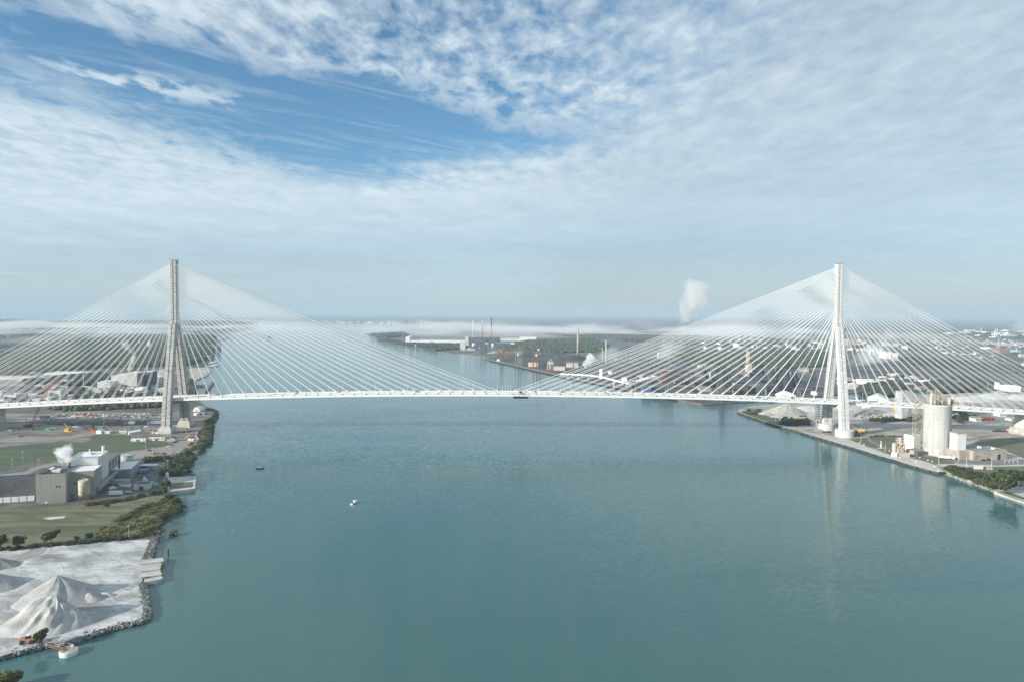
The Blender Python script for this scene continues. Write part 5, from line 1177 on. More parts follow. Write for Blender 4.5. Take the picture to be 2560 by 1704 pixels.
# trees on the right bank
scrub('undergrowth', 'green bushes along the natural bank right of the quay', belt([(2368, 1172), (2384, 1180), (2402, 1188), (2425, 1196), (2450, 1206), (2476, 1214), (2488, 1221)], 3.6, 80, 2, 6, 81, z=ZR, rmin=2, rmax=4.2), 9500, LEAFA, 81, size=.55)
scrub('undergrowth', 'dark green bushes behind the bank hedge', belt([(2400, 1178), (2440, 1190), (2480, 1200), (2560, 1196)], 4.0, 60, 2.5, 6.5, 82, z=ZR, rmin=2, rmax=4.2), 7000, LEAFD, 82, size=.55)
for px, py, h, rd, mt_, sd, n, lab in ((2380, 1182, 8.5, 4.8, LEAFA, 83, 1500, 'round green tree at the quay end of the right bank'), (2512, 1233, 22, 10.5, LEAFA, 84, 4200, 'largest round green tree on the right bank, above the concrete river wall'), (2552, 1214, 15, 6.5, LEAFD, 85, 1800, 'dark tree cut by the right frame edge'), (2470, 1203, 8, 4.4, LEAFD, 86, 1300, 'dark rounded tree in the middle of the right bank'),
        (2530, 1200, 10, 5, LEAFA, 87, 1300, 'green tree behind the largest round tree'), (2492, 1207, 9, 4.4, LEAFA, 88, 1200, 'green tree left of the largest round tree'), (2422, 1191, 6.5, 3.6, LEAFA, 89, 1000, 'small green tree on the bank below the lamp post')):
    tree(lab, GR(px, py), h, rd, mt_, sd, n)
rocks('riprap', 'pale broken concrete at the waterline below the right bank bushes', [(2368, 1183), (2400, 1196), (2440, 1210), (2488, 1226)], 1.4, 260, 91, .3, .8, mat('pale_rubble', (.2, .19, .17), (.5, .48, .44), s=.5, lo=.35, hi=.65), zr=(.1, .9))
rr_ = thing('boat_ramp', 'pale concrete river wall at the right frame edge', 'river wall', (0, 0, 0)); bp = [Vector((*G(x, y, 0)[:2], 0)) for x, y in [(2486, 1233), (2560, 1258), (2640, 1288)]]
strip(MB(), bp, -.6, 1.6, -1, 2.55).build('wall', CONC, rr_)
sheet('ramp_paving', gr([(2516, 1226), (2530, 1224), (2640, 1222), (2640, 1262), (2560, 1241)]), ZR + .05, APRON)
sheet('ramp_grass', gr([(2492, 1230), (2512, 1225.5), (2560, 1242.5), (2640, 1266), (2640, 1280), (2560, 1253)]), ZR + .03, GRASSR)
scrub('undergrowth', 'dark bushes on the stone yard behind the quay edge', fill([(1945, 1056), (1965, 1046), (2025, 1046), (2020, 1062), (1990, 1066), (1960, 1062)], 40, 2, 7, 95, z=ZR, rmin=3, rmax=5), 3600, LEAFD, 95, size=1.0)
scrub('undergrowth', 'low bushes along the far edge of the quay lawn', belt([(2174, 1091), (2210, 1089), (2250, 1091)], 1.5, 34, .8, 2.2, 96, z=ZR, rmin=1.2, rmax=2.4), 1400, LEAFD, 96, size=.6)
scrub('undergrowth', 'dark shrubs on the bank behind the asphalt yard', belt([(2180, 1052), (2220, 1050), (2262, 1051), (2290, 1050)], 6, 40, 2, 6, 97, z=ZR, rmin=3, rmax=6), 3000, LEAFD, 97, size=1.0)
scrub('undergrowth', 'small trees on the town side of the approach', fill([(2372, 1030), (2420, 1026), (2450, 1050), (2400, 1056), (2372, 1046)], 30, 2, 7, 98, z=ZR, rmin=3, rmax=6), 2600, LEAFA, 98, size=1.1)
scrub('undergrowth', 'scattered shrubs on the grassy point', fill([(1856, 1028), (1890, 1022), (1905, 1030), (1880, 1038)], 9, 2, 6, 99, z=ZR, rmin=2, rmax=4), 900, LEAFA, 99, size=.9)
STONE = mat('heaped_stone', (.36, .34, .295), (.47, .45, .40), s=.12, det=8)
heap('gravel_pile', 'tall cone of tan aggregate on the stone yard left of the pale tower', 'gravel pile', GR(1962, 1031), 34, 26, 15, STONE, seed=21, apex=(2, 0), gully=.03, n=80)
heap('gravel_pile', 'broad pale aggregate mound beside the tall tan cone', 'gravel pile', GR(2020, 1026), 32, 26, 8, mat('pale_heap', (.52, .5, .46), (.62, .6, .56), s=.1), seed=22, ridge=12)
heap('gravel_pile', 'low grey rubble mound at the tip of the stone yard', 'gravel pile', GR(1915, 1034), 14, 8, 3.5, CONC, seed=23, ridge=6, gully=.1)
heap('gravel_pile', 'low pale mound between the two big aggregate heaps and the tower', 'gravel pile', GR(1942, 1041), 12, 7, 3.2, mat('pale_heap', (1, 1, 1)), seed=24)
for i, (px, py, rx, h, lab) in enumerate(((2170, 1030, 30, 7, 'grey aggregate heap in the cement yard'), (2230, 1036, 16, 5, 'small pale heap before the cement tower'), (2420, 1000, 48, 8, 'broad white aggregate heap beyond the bridge at right'), (2480, 994, 46, 9, 'long white aggregate heap behind the approach span'), (2545, 996, 40, 8, 'pale aggregate heap at the right frame edge'), (2545, 1082, 12, 3, 'low sand heap right of the yellow crane'))):
    heap('gravel_pile', lab, 'gravel pile', GR(px, py), rx, rx * .6, h, mat('pale_heap', (1, 1, 1)) if i != 0 else STONE, seed=30 + i, ridge=rx * .4, n=48)
# scaffold against the far leg of the pale tower
q = Vector((TXR - 11.5, AX + 25, 2.4)); o = thing('scaffold_tower', 'grey scaffold hoist tower against the far leg of the pale tower', 'scaffold', q); sf = MB()
for x in (-2, 2):
    for y in (-2, 2): sf.tube((x, y, 0), (x, y, 38), .22, 4)
for k in range(13):
    z = k * 3; sf.box(-2.4, 2.4, -2.4, 2.4, z - .1, z + .1); sf.tube((-2, -2, z), (2, -2, z + 3 if k < 12 else z), .14, 3); sf.tube((2, -2, z), (2, 2, z + 3 if k < 12 else z), .14, 3)
sf.build('frame', CONC, o); MB().box(-1.4, 1.4, -1.4, 1.4, 9.2, 12).build('hoist_cage', mat('grey_railing', (1, 1, 1)), o)
# cement plant behind the deck, cranes, huts
bld('cement_tower', 'tall pale concrete batching tower of the cement plant', 'industrial tower', 2254, 2280, 1047, 979, 15, CONC_R, GREYR, R(6), z=ZR, vents=1, par=.8)
q = GR(2262, 1046); cvs = MB().lattice(q + Vector((2, -6, 2)), P(2262, 1000, q.y - 8), 2.0, .18, 14).lattice(P(2150, 1030, 1040), P(2264, 990, q.y), 2.2, .16, 26); tag(cvs.build('conveyor', PALE), 'long latticed conveyor rising to the batching tower', 'conveyor')
a, b_ = GR(2134, 1040) + Vector((0, 0, 1)), P(2182, 1018, GR(2134, 1040).y + 30); tag(MB().lattice(a, b_, 2.4, .25, 12).build('conveyor', RUST), 'brown inclined conveyor pointing under the deck right of the pale tower', 'conveyor')
bld('cement_shed', 'white corrugated shed of the cement plant under the deck', 'shed', 2183, 2244, 1031, 1018, 30, mat('white_corrugated', (.55, .54, .52), (.66, .65, .63), s=.1, wav=('X', .3, .85)), WHITE, R(4), z=ZR)
bld('cement_shed', 'white low gabled shed showing above the deck of the bridge', 'shed', 2168, 2206, 1008, 996, 45, WHITE, WHITE, R(-30), z=2.0, gable=True)
for px, py, w_, lab in ((2238, 1042, 4, 'yellow steel hopper at the foot of the batching tower'), (2248, 1044, 5, 'dark steel hopper beside the batching tower')):
    o = thing('hopper', lab, 'hopper', GR(px, py)); MB().lathe([(.8, 6), (w_ * .8, 11), (w_ * .8, 18)], n=4).build('bin', YELL if 'yellow' in lab else STEELD, o); g = MB()
    for x in (-2.4, 2.4):
        for y in (-2.4, 2.4): g.tube((x, y, 0), (x * .9, y * .9, 11), .25, 4)
    g.build('leg', YELL if 'yellow' in lab else STEELD, o)
q = GR(2528, 1078); crane('yellow crawler crane with a dark boom beside the approach pier', 2528, 1078, P(2539, 1042, q.y), YELL, False, loc=q, w=1.5)
q = GR(2137, 1082); crane('small orange lift crane beside the pale tower footing', 2137, 1082, P(2127, 1054, q.y), ORANGE, False, loc=q)
for i, (px, py, s, mt_, lab) in enumerate(((2150, 1076, 6, YELL, 'yellow formwork stack right of the pale tower footing'), (2138, 1088, 5, STEELD, 'dark steel scaffolding stacked by the pale tower footing'), (2126, 1086, 3, WHITE, 'white cabin and gear by the pale tower footing'), (2048, 1075, 5, CONC, 'pale plinth blocks before the far leg of the pale tower'), (2066, 1080, 4, STEELD, 'dark gear between the two legs of the pale tower'), (2500, 1078, 8, STEELD, 'dark rebar mats laid out left of the yellow crane'), (2258, 1089, 3, BLUEP, 'bright blue tarpaulin pile left of the silo annex'), (2000, 1046, 5, YELL, 'yellow plant parked on the stone yard'), (2008, 1040, 4, STEELD, 'dark plant parked on the stone yard'))):
    mb_s = MB(); r = random.Random(90 + i)
    for k in range(14):
        L = r.uniform(.4, 1.2) * s; x, y = r.uniform(-s, s), r.uniform(-s * .5, s * .5); mb_s.box(-L / 2, L / 2, -.4, .4, 0, r.uniform(.4, 1.6) + (.8 if k % 3 == 0 else 0), r.uniform(-.5, .5), (x, y, 0))
    tag(mb_s.build('material_stack', mt_, None, loc=GR(px, py) + Vector((0, 0, .04))), lab, 'materials')
litter('debris', 'pale rubble and gear scattered over the cement yard', [(2130, 1046), (2140, 1028), (2300, 1030), (2300, 1050)], 170, .6, 2.2, CONC, 191, z=ZR)
litter('debris', 'dark gear scattered over the cement yard', [(2130, 1048), (2140, 1030), (2300, 1034), (2300, 1050)], 90, .6, 2.0, STEELD, 192, z=ZR)
litter('debris', 'materials scattered about the pale tower footings', [(2030, 1074), (2060, 1060), (2170, 1062), (2170, 1090), (2110, 1092)], 120, .4, 1.4, STEELD, 193, z=ZR + .03)
for i, (xl, xr, yb, yt, mt_, rm_, lab) in enumerate(((2440, 2456, 1053, 1045, CREAM, GREYR, 'cream house beside the red shop across the approach road'), (2457, 2492, 1052, 1044, mat('red_brick', (.3, .1, .07), (.38, .15, .1), s=.2), mat('red_roof', (.3, .1, .09), (.36, .14, .12)), 'long red brick shop under the approach span'), (2500, 2520, 1040, 1034, WHITE, GREYR, 'white shed under the approach span'), (2382, 2400, 1040, 1034, PALE, DARKR, 'pale dark roofed house behind the silo'), (2420, 2436, 1034, 1028, PALE, GREYR, 'pale house beside the deck right of the silo'), (2530, 2548, 1052, 1046, PALE, GREYR, 'pale shed left of the approach pier'))):
    bld('house', lab, 'house', xl, xr, yb, yt, 12, mt_, rm_, R(10), z=ZR, gable='house' in lab, win=3)
sheet('town_road', gr([(2372, 1062), (2440, 1056), (2520, 1048), (2560, 1042), (2560, 1046), (2530, 1052), (2450, 1061), (2376, 1066)]), ZR + .05, ROADM)
# ------------------------------------------------------------------ boats
def motorboat(label, px, py, yaw, L, hullm, topm, dark):
    o = thing('motorboat', label, 'boat', G(px, py, 0), yaw); h = L / 2
    hl = MB().loft([[(x, -w_ * .6, -.3), (x, w_ * .6, -.3), (x, w_, z), (x, -w_, z)] for x, w_, z in ((-h, 1.2, .9), (0, 1.35, .95), (h * .6, .9, 1.15), (h, .06, 1.35))]).build('hull', hullm, o)
    MB().box(-h + .4, h * .1, -.9, .9, .95, 1.02).build('cockpit', dark, o)
    MB().loft([[(x, -.85, .96), (x, .85, .96), (x + dx2, .7, z), (x + dx2, -.7, z)] for x, dx2, z in ((-.4, .1, 1.9), (h * .35, -.5, 1.9))]).build('cabin', topm, o)
    if topm is WHP: MB().box(-1.3, 1.1, -.9, .9, 2.5, 2.65).build('canopy', topm, o)
    else: MB().box(-h - .35, -h + .05, -.3, .3, .3, 1.7).build('outboard', BLACKP, o)
motorboat('white motorboat with a canopy in the middle of the river', 886, 1257, R(70), 8.5, WHP, WHP, GLASS)
motorboat('small dark fishing boat nearer the left bank', 650, 1171, R(25), 7.5, BLACKP, SILV, STEELD)
# ------------------------------------------------------------------ left bank beyond the bridge
DG = mat('leafy_wood', (.034, .048, .026), (.068, .082, .045), s=.02, c3=(.10, .105, .06), s3=.009, lo3=.55, hi3=.7, rough=.9)
DG2 = mat('dark_wood', (.028, .038, .028), (.052, .062, .042), s=.01, rough=.9)
def spots(px_poly, n, seed, r=(4, 7.5), h=(8, 15), z=2.0): return [(x, y, rr_, hh) for x, y, rr_, hh in fill(px_poly, n, h[0], h[1], seed, z, r[0], r[1])]
wood('wood', 'broad green wood on the left bank beyond the bridge', spots([(-60, 892), (150, 872), (300, 868), (440, 869), (534, 872), (532, 892), (480, 912), (430, 916), (300, 918), (150, 926), (60, 934), (-60, 944)], 7000, 1), DG, 1)
wood('wood', 'belt of trees between the white warehouses and the far mill', spots([(60, 958), (160, 946), (250, 938), (272, 945), (268, 958), (180, 966), (90, 968)], 500, 2, (4, 7), (7, 12)), DG2, 2)
wood('wood', 'grey wooded flats far behind the left bank wood', spots([(-600, 836), (300, 838), (540, 842), (530, 862), (300, 866), (-600, 880)], 3000, 3, (10, 20), (8, 16)), DG2, 3)
wood('wood', 'dark wooded island across the river bend at far left', spots([(-900, 811.5), (60, 808.5), (112, 804.8), (60, 800.6), (-900, 798)], 900, 4, (30, 60), (16, 26)), DG2, 4)
wood('wood', 'long dark wooded point reaching into the river behind the stays', spots([(-900, 812.5), (300, 803), (455, 803), (560, 804), (634, 809.5), (645, 821), (560, 834), (440, 834.5), (0, 836)], 4200, 5, (20, 40), (12, 20)), DG2, 5)
wood('wood', 'olive trees on the slope under the left deck', spots([(120, 1020), (200, 1008), (300, 1002), (400, 996), (416, 1012), (400, 1018), (300, 1022), (160, 1028)], 420, 6, (2.6, 4.8), (4, 9)), mat('olive_wood', (.05, .062, .025), (.09, .095, .045), s=.03, rough=.9), 6)
wood('wood', 'trees on the river edge behind the far leg of the weathered tower', spots([(455, 990), (478, 950), (486, 965), (488, 990), (480, 1008)], 130, 7, (3, 5.5), (6, 11)), DG, 7)
wood('wood', 'dark trees along the far mill foreground', spots([(180, 990), (300, 985), (400, 984), (400, 992), (300, 996), (180, 1000)], 160, 8, (3, 6), (4, 7)), DG, 8)
sheet('rail_yard', gp([(-300, 944), (60, 936), (240, 926), (262, 938), (150, 952), (60, 964), (-300, 975)]), 2.05, mat('pale_yard', (.24, .225, .20), (.36, .345, .315), s=.012, st=(.6, 2, 1), c3=(.12, .11, .10), s3=.02, lo3=.5, hi3=.6, det=9))
sheet('mill_ground', gp([(-300, 980), (60, 968), (180, 968), (270, 960), (440, 958), (470, 985), (400, 988), (180, 992), (60, 1004), (-300, 1015)]), 2.05, mat('far_yard', (.14, .135, .125), (.25, .24, .225), s=.02, st=(.6, 2, 1), c3=(.085, .08, .08), s3=.02, lo3=.5, hi3=.62, det=9))
sheet('grass_strip', gp([(190, 994), (300, 989), (415, 984), (415, 988), (300, 993), (190, 999)]), 2.06, GRASSD)
sheet('pale_road', gp([(260, 984), (415, 979), (415, 983), (260, 988)]), 2.07, PALEG)
for i, (xl, xr, yb, yt, dp, wm, rm, yw, lab) in enumerate((
    (278, 314, 968, 938, 55, PALE, WHITE, 5, 'big pale machine hall of the far paper mill'), (243, 262, 972, 954, 40, PALE, WHITE, 5, 'pale lower hall stepping left from the big machine hall'), (257, 275, 978, 954, 30, PALE, PALE, 5, 'pale block in front of the machine hall'),
    (314, 342, 975, 932, 34, PALE, WHITE, 5, 'dark framed boiler house with a pale crown, left of the pair of far stacks'), (343, 356, 977, 938, 30, STEELD, DARKR, 5, 'dark open framed boiler bay of the far mill'), (356, 374, 975, 930, 34, STEELB, WHITE, 5, 'blue grey boiler house with a white top, right end of the far mill'),
    (337, 356, 982, 969, 18, WHITE, WHITE, 4, 'small white office before the far boiler house'), (368, 402, 976, 964, 30, STEELB, GREYR, 4, 'blue grey shed right of the far boiler house'), (394, 414, 983, 970, 16, PALE, WHITE, 4, 'pale shed just left of the weathered tower'),
    (140, 166, 963, 951, 26, WHITE, WHITE, -4, 'white two tone block standing alone left of the far mill'), (190, 206, 975, 968, 22, WHITE, WHITE, 0, 'low white shed behind the orange truss'), (150, 190, 985, 970, 26, mat('dark_brick', (.11, .075, .07), (.16, .115, .105), s=.05), DARKR, 2, 'dark brick works behind the left deck'),
    (120, 152, 990, 976, 22, PALE, GREYR, 0, 'pale silo house just above the left deck'), (10, 40, 995, 986, 22, PALE, GREYR, 0, 'pale low shed by the left frame above the deck'), (60, 96, 985, 978, 20, TAN, GREYR, 0, 'tan low shed above the left deck'), (170, 215, 992, 987, 14, WHITE, WHITE, 0, 'long low white shed just above the deck'),
    (30, 85, 932, 929, 40, PALE, PALE, 2, 'first long white warehouse roof at far left'), (110, 200, 936, 932, 46, PALE, WHITE, 2, 'long white warehouse before the wood'), (203, 245, 939, 934, 30, PALE, PALE, 2, 'white warehouse with its end at the tree belt'), (-40, 30, 948, 943, 40, PALE, PALE, 2, 'white works at the left frame edge'), (34, 70, 949, 943, 30, PALE, WHITE, 2, 'pale works right of the one at the left frame'), (75, 120, 947, 943, 26, CONC, GREYR, 0, 'grey roofed works in the rail yard'))):
    bld('factory_building' if i < 9 else 'warehouse', lab, 'factory' if i < 9 else 'warehouse', xl, xr, yb, yt, dp, wm, rm, R(yw), par=.6, vents=1 if i % 2 else 0)
for px, yb, yt, w_, mt_, lab in ((337.5, 934, 893, 3.4, STEELD, 'dark stack of the far mill giving off steam'), (352.5, 934, 894, 3.2, STEELD, 'dark stack right of the steaming one'), (369, 936, 912, 2, WHITE, 'white vent stack at the right end of the far mill'), (209, 976, 930, 1.6, PALE, 'thin pale mast between white block and machine hall'), (349, 868, 852, 2, WHITE, 'thin white stack on the flats behind the far mill')):
    stack(lab, px, yb, yt, w_, mt_)
tank('tall white water silo on the flats behind the far mill', 373.5, 873, 852.5, 8, CREAM, name='water_silo', cat='silo'); tank('low white tank on the flats beside the tall silo', 311, 864, 858, 14, WHITE); tank('small white tank right of the low one', 347, 873, 868, 4, WHITE)
for i, (px, py, rx, h, mt_, lab) in enumerate(((387, 932, 34, 10, STONE, 'tan stone heap behind the far mill'), (390, 940, 30, 10, mat('pale_heap', (1, 1, 1)), 'pale stone heap in front of the tan one'), (418, 932, 38, 13, mat('pink_stone', (.4, .34, .29), (.48, .41, .36), s=.05), 'pinkish stone heap left of the weathered tower'))):
    heap('stone_heap', lab, 'stone heap', G(px, py), rx, rx * .7, h, mt_, seed=60 + i, n=40)
slab('stone_spit_ground', gp([(472, 922), (500, 919.5), (522, 921), (528, 929), (514, 941), (490, 951), (476, 945)], 0), -3, 2.2, STONE)
for i, (px, py) in enumerate(((490, 930), (502, 927), (514, 928))): heap('stone_heap', '%s of three pale stone heaps on the spit beyond the weathered tower' % ORD[i], 'stone heap', G(px, py, 2.2), 16, 9, 4, STONE, seed=70 + i, n=30, rings=10)
o = thing('loading_pier', 'L shaped dark pier on piles in the river beyond the weathered tower', 'pier', G(500, 963, 0))
def lp2(pts, z): return [(a[0] - o.location.x, a[1] - o.location.y) for a in gp(pts, z)]
MB().prism(lp2([(482, 965), (513, 963), (513, 960), (482, 961.5)], 2.5), 1.6, 2.5).build('walkway', WOOD, o); MB().prism(lp2([(513, 976), (520, 974), (537, 953), (529, 952)], 3), 1.2, 3.0).build('platform', WOOD, o)
for k in range(7):
    for a_, b_2 in (((484, 963), (512, 962)), ((515, 974), (532, 953))): q = G(lerp(a_[0], b_2[0], k / 6), lerp(a_[1], b_2[1], k / 6), 0) - o.location; MB().tube((q.x, q.y, -3), (q.x, q.y, 1.8), .5, 6).build('piling', WOOD, o)
for i, (pts, lab) in enumerate((([(520, 908), (542, 905), (543, 902), (522, 904)], 'upper pale dock beyond the wood'), ([(524, 917), (546, 912), (546, 908), (526, 912)], 'lower pale dock beyond the wood'), ([(528, 862), (572, 843), (574, 841.5), (528, 858)], 'long dark causeway pier reaching across the river bend'))):
    tag(MB().prism(gp(pts, 2), -1, 2.2).build('dock', CONC if i < 2 else WOOD), lab, 'dock')
bld('dock_shed', 'pale riverside shed by the docks beyond the wood', 'shed', 509, 520, 898, 890, 30, PALE, WHITE, 0)
bld('dock_shed', 'square dark dolphin tower standing in the river bend', 'dolphin', 543, 549, 876, 860, 12, STEELB, STEELB, 0, z=0)
o = thing('orange_truss', 'orange latticed loading boom in the far yard left of the mill', 'loading boom', G(122, 978)); MB().lattice((0, 0, 10), (0, 60, 24), 4, .5, 10).lattice((0, 0, 0), (0, 0, 14), 4, .5, 4).build('boom', ORANGE, o)
# ------------------------------------------------------------------ middle bank: works, heaps, cranes
sheet('ore_yard', gp([(1225, 896), (1260, 884), (1420, 884), (1500, 898), (1560, 930), (1545, 958), (1500, 955), (1440, 943), (1396, 932), (1300, 912)]), 2.06, COALG)
sheet('works_ground', gp([(1560, 985), (1540, 950), (1700, 930), (1850, 920), (2040, 925), (2040, 985), (1890, 998), (1760, 1007), (1690, 993)]), 2.05, COALG)
sheet('dark_flats', gp([(2060, 925), (2150, 905), (2330, 902), (2560, 925), (2900, 940), (2900, 968), (2440, 968), (2300, 970), (2120, 965)]), 2.05, mat('dark_flats_soil', (.055, .055, .058), (.105, .10, .095), s=.01, c3=(.16, .15, .13), s3=.02, lo3=.6, hi3=.7, det=9))
sheet('pale_strip', gp([(2220, 893), (2330, 893), (2330, 900), (2230, 901)]), 2.07, PALEG); sheet('pale_strip', gp([(2440, 855), (2900, 857), (2900, 867), (2480, 864)]), 2.07, PALEG)
sheet('quay_strip', gp([(1205, 895), (1242, 905), (1300, 918), (1396, 939), (1440, 949), (1520, 964), (1600, 981), (1690, 999), (1700, 997), (1600, 976), (1520, 959), (1440, 945), (1396, 935), (1300, 914), (1225, 897)]), 2.09, mat('brown_quay', (.2, .165, .135), (.3, .25, .21), s=.03))
sheet('river_road', gp([(1540, 962), (1560, 955), (1700, 972), (1780, 990), (1740, 992), (1680, 984)]), 2.08, mat('tan_track', (.28, .25, .2), (.36, .32, .27), s=.03))
strip_w = thing('river_quay', 'long brown quay wall of the works across the river', 'quay', (0, 0, 0)); rpts = [Vector((*G(x, y, 0)[:2], 0)) for x, y in RIGHT_SHORE[12:26]]
strip(MB(), rpts, -2.5, -.8, -2, 2.4).build('wall', mat('brown_wall', (.14, .115, .1), (.2, .17, .15), s=.05), strip_w)
for k in range(34):
    q = G(lerp(1758, 1890, k / 33), lerp(1012.5, 1001.5, k / 33), 0); MB().box(q.x - .6, q.x + .6, q.y - 4, q.y - 2.6, -2, 2.2).build('piling', WOOD, strip_w)
wood('wood', 'dark trees along the near edge of the long white warehouse', spots([(940, 846), (1015, 858), (1100, 862), (1160, 862), (1165, 872), (1090, 877), (1040, 867), (990, 860), (955, 851)], 900, 11, (6, 12), (6, 13)), DG2, 11)
wood('wood', 'green ground of trees behind the ore yard', spots([(1270, 862), (1330, 852), (1480, 848), (1520, 866), (1500, 880), (1420, 882), (1260, 880)], 1500, 12, (7, 14), (7, 13)), DG, 12)
wood('wood', 'misty woods at the tip of the middle bank', spots([(925, 838), (1010, 833), (1020, 841), (970, 846)], 300, 13, (10, 18), (9, 15)), DG2, 13)
wood('wood', 'green woods behind the blast furnaces', spots([(1640, 872), (1800, 880), (1960, 878), (2080, 882), (2070, 915), (1960, 922), (1840, 915), (1700, 900)], 1800, 14, (6, 12), (6, 12)), DG, 14)
wood('wood', 'belt of dark trees right of the white tanks', spots([(2250, 898), (2330, 900), (2400, 906), (2560, 922), (2560, 935), (2400, 922), (2260, 908)], 700, 15, (6, 10), (6, 12)), DG2, 15)
wood('wood', 'trees along the inlet behind the deck at right', spots([(2150, 972), (2190, 960), (2250, 965), (2260, 985), (2200, 990), (2160, 986)], 240, 16, (4, 8), (6, 11)), DG2, 16)
wood('wood', 'dark wood on the slope right of the cement tower', spots([(2310, 965), (2400, 945), (2480, 960), (2420, 976), (2330, 985)], 420, 17, (5, 9), (6, 11)), DG2, 17)
wood('wood', 'hazy wooded plain beyond the right town', spots([(2080, 836), (2300, 828), (2700, 826), (2700, 846), (2400, 852), (2100, 858)], 1300, 18, (14, 28), (8, 14)), DG2, 18)
wood('wood', 'hazy trees round the fog edge', spots([(1330, 835), (1520, 838), (1900, 846), (2040, 862), (1800, 868), (1500, 848)], 1100, 19, (10, 20), (8, 14)), DG2, 19)
DBLUE = mat('dull_blue', (.06, .12, .2), (.09, .16, .25), s=.05)
BR = mat('dark_works_brick', (.075, .06, .06), (.12, .10, .095), s=.03)
tbl = (
    (1014, 1024, 861, 842, 90, WHITE, WHITE, 0, 'tall white end block of the long warehouse across the river'), (1024.5, 1165, 861, 850.5, 70, WHITE, mat('pinkish_roof', (.42, .39, .38), (.5, .47, .46), s=.01), -1, 'very long white warehouse with a pinkish roof across the river'),
    (1247, 1300, 852, 846, 60, PALE, WHITE, 0, 'long pale shed in the mist behind the tank row'), (1300, 1341, 853, 843, 60, WHITE, WHITE, 0, 'white shed with a raised centre in the mist'), (1150, 1163, 874, 854, 40, PALE, PALE, 0, 'square pale turbine block at the left of the power plant'), (1163, 1171, 866, 842, 40, PALE, PALE, 0, 'narrow pale tower block of the power plant'),
    (1172, 1250, 862, 845, 60, STEELB, DARKR, 0, 'long blue grey boiler hall under the chimneys'), (1200, 1215, 880, 860, 50, STEELB, DARKR, 0, 'blue grey block among the tanks'), (1240, 1275, 872, 858, 50, STEELB, PALE, 0, 'blue grey hall at the right end of the tank row'),
    (1276, 1286, 864, 857, 30, CREAM, WHITE, 0, 'small cream block right of the tank row'), (1383, 1392, 889, 876, 40, STEELB, DARKR, 0, 'square dark tower block in the ore yard'), (1418, 1446, 918, 908, 40, PALE, GREYR, 0, 'pale block left of the white steam'), (1447, 1453, 918, 909, 30, BR, DARKR, 0, 'narrow dark block beside the pale one near the steam'),
    (1500, 1506, 946, 922, 12, WHITE, WHITE, 0, 'slender white transfer tower of the river conveyor'), (1506, 1520, 930, 924, 20, DBLUE, DBLUE, 0, 'blue shed behind the white transfer tower'), (1522, 1530, 934, 928, 14, WHITE, WHITE, 0, 'small white cabin right of the blue shed'), (1557, 1568, 958, 945, 16, WHITE, WHITE, 0, 'white transfer house at the end of the river conveyor'),
    (1608, 1628, 986, 967, 22, DBLUE, DBLUE, 0, 'bright blue plant house behind the deck'), (1655, 1664, 972, 928, 30, mat('dull_rust', (.12, .06, .045), (.17, .09, .07), s=.05), DARKR, 0, 'rusty red flank of the tall furnace block'), (1664.5, 1684, 972, 926, 30, BR, PALE, 0, 'tall dark furnace block with a pale top'), (1750, 1766, 928, 913, 30, TAN, TAN, 0, 'tan block behind the furnaces'),
    (1540, 1600, 938, 928, 60, STEELB, STEELB, 0, 'long blue grey shed behind the river conveyor'), (1560, 1640, 922, 910, 80, STEELB, DARKR, 0, 'dark blue mill hall in the middle of the works'), (1600, 1700, 912, 902, 90, STEELB, DARKR, 0, 'dark mill hall behind the blue one'), (1700, 1760, 948, 940, 60, BR, DARKR, 0, 'low brown hall before the tan block'),
    (1870, 1880, 935, 912, 24, mat('pale_tan', (.42, .37, .31), (.5, .45, .39), s=.05), TAN, 0, 'pale tan stove block between the furnaces'), (1868, 1873, 915, 876, 10, mat('pale_tan', (1, 1, 1)), WHITE, 0, 'pale square tower over the stove block'), (1810, 1870, 985, 962, 50, BR, DARKR, 0, 'dark cast house left of the great furnaces'), (1700, 1735, 985, 972, 40, BR, DARKR, 0, 'low dark shed behind the deck at the furnaces'),
    (1880, 1925, 972, 950, 50, STEELB, DARKR, 0, 'blue grey stock house before the great furnaces'), (1990, 2010, 975, 955, 40, BR, DARKR, 0, 'dark shed right of the great furnaces'), (2160, 2216, 962, 952, 50, WHITE, WHITE, -8, 'long white works hall right of the pale tower'), (2218, 2240, 948, 944, 40, WHITE, WHITE, 0, 'white roof behind the long white works hall'), (2255, 2275, 955, 947, 30, DBLUE, STEELB, 0, 'blue heap shaped shed right of the white works hall'),
    (2310, 2332, 955, 951, 30, WHITE, WHITE, 0, 'small white roof on the dark flats'), (2215, 2228, 896, 880, 50, WHITE, WHITE, 0, 'white block left of the grain bins'), (2110, 2120, 862, 850, 60, CREAM, WHITE, 0, 'cream square block just right of the pale tower'), (2122, 2140, 862, 848, 70, TAN, TAN, 0, 'tan hall right of the cream square block'),
    (2525, 2552, 978, 965, 30, WHITE, WHITE, 0, 'white hall near the right frame above the deck'), (2494, 2499, 972, 956, 10, WHITE, WHITE, 0, 'slim white tower left of the white hall'), (2543, 2553, 884, 875, 40, mat('turquoise_cladding', (.25, .42, .43), (.32, .5, .5), s=.05), WHITE, 0, 'turquoise shed at the right frame edge'), (2465, 2484, 872, 868, 40, WHITE, WHITE, 0, 'pale blue roofed shed left of the turquoise one'),
    (2500, 2540, 882, 870, 60, mat('maroon_works', (.2, .13, .13), (.27, .19, .19), s=.02), DARKR, 0, 'maroon works left of the turquoise shed'), (1320, 1345, 916, 906, 10, mat('salmon_wall', (.52, .38, .30), (.6, .46, .38), s=.05), TAN, -12, 'salmon retaining wall block on the ore quay, left'), (1385, 1412, 925, 916, 10, mat('salmon_wall', (1, 1, 1)), TAN, -12, 'salmon retaining wall block on the ore quay, right'))
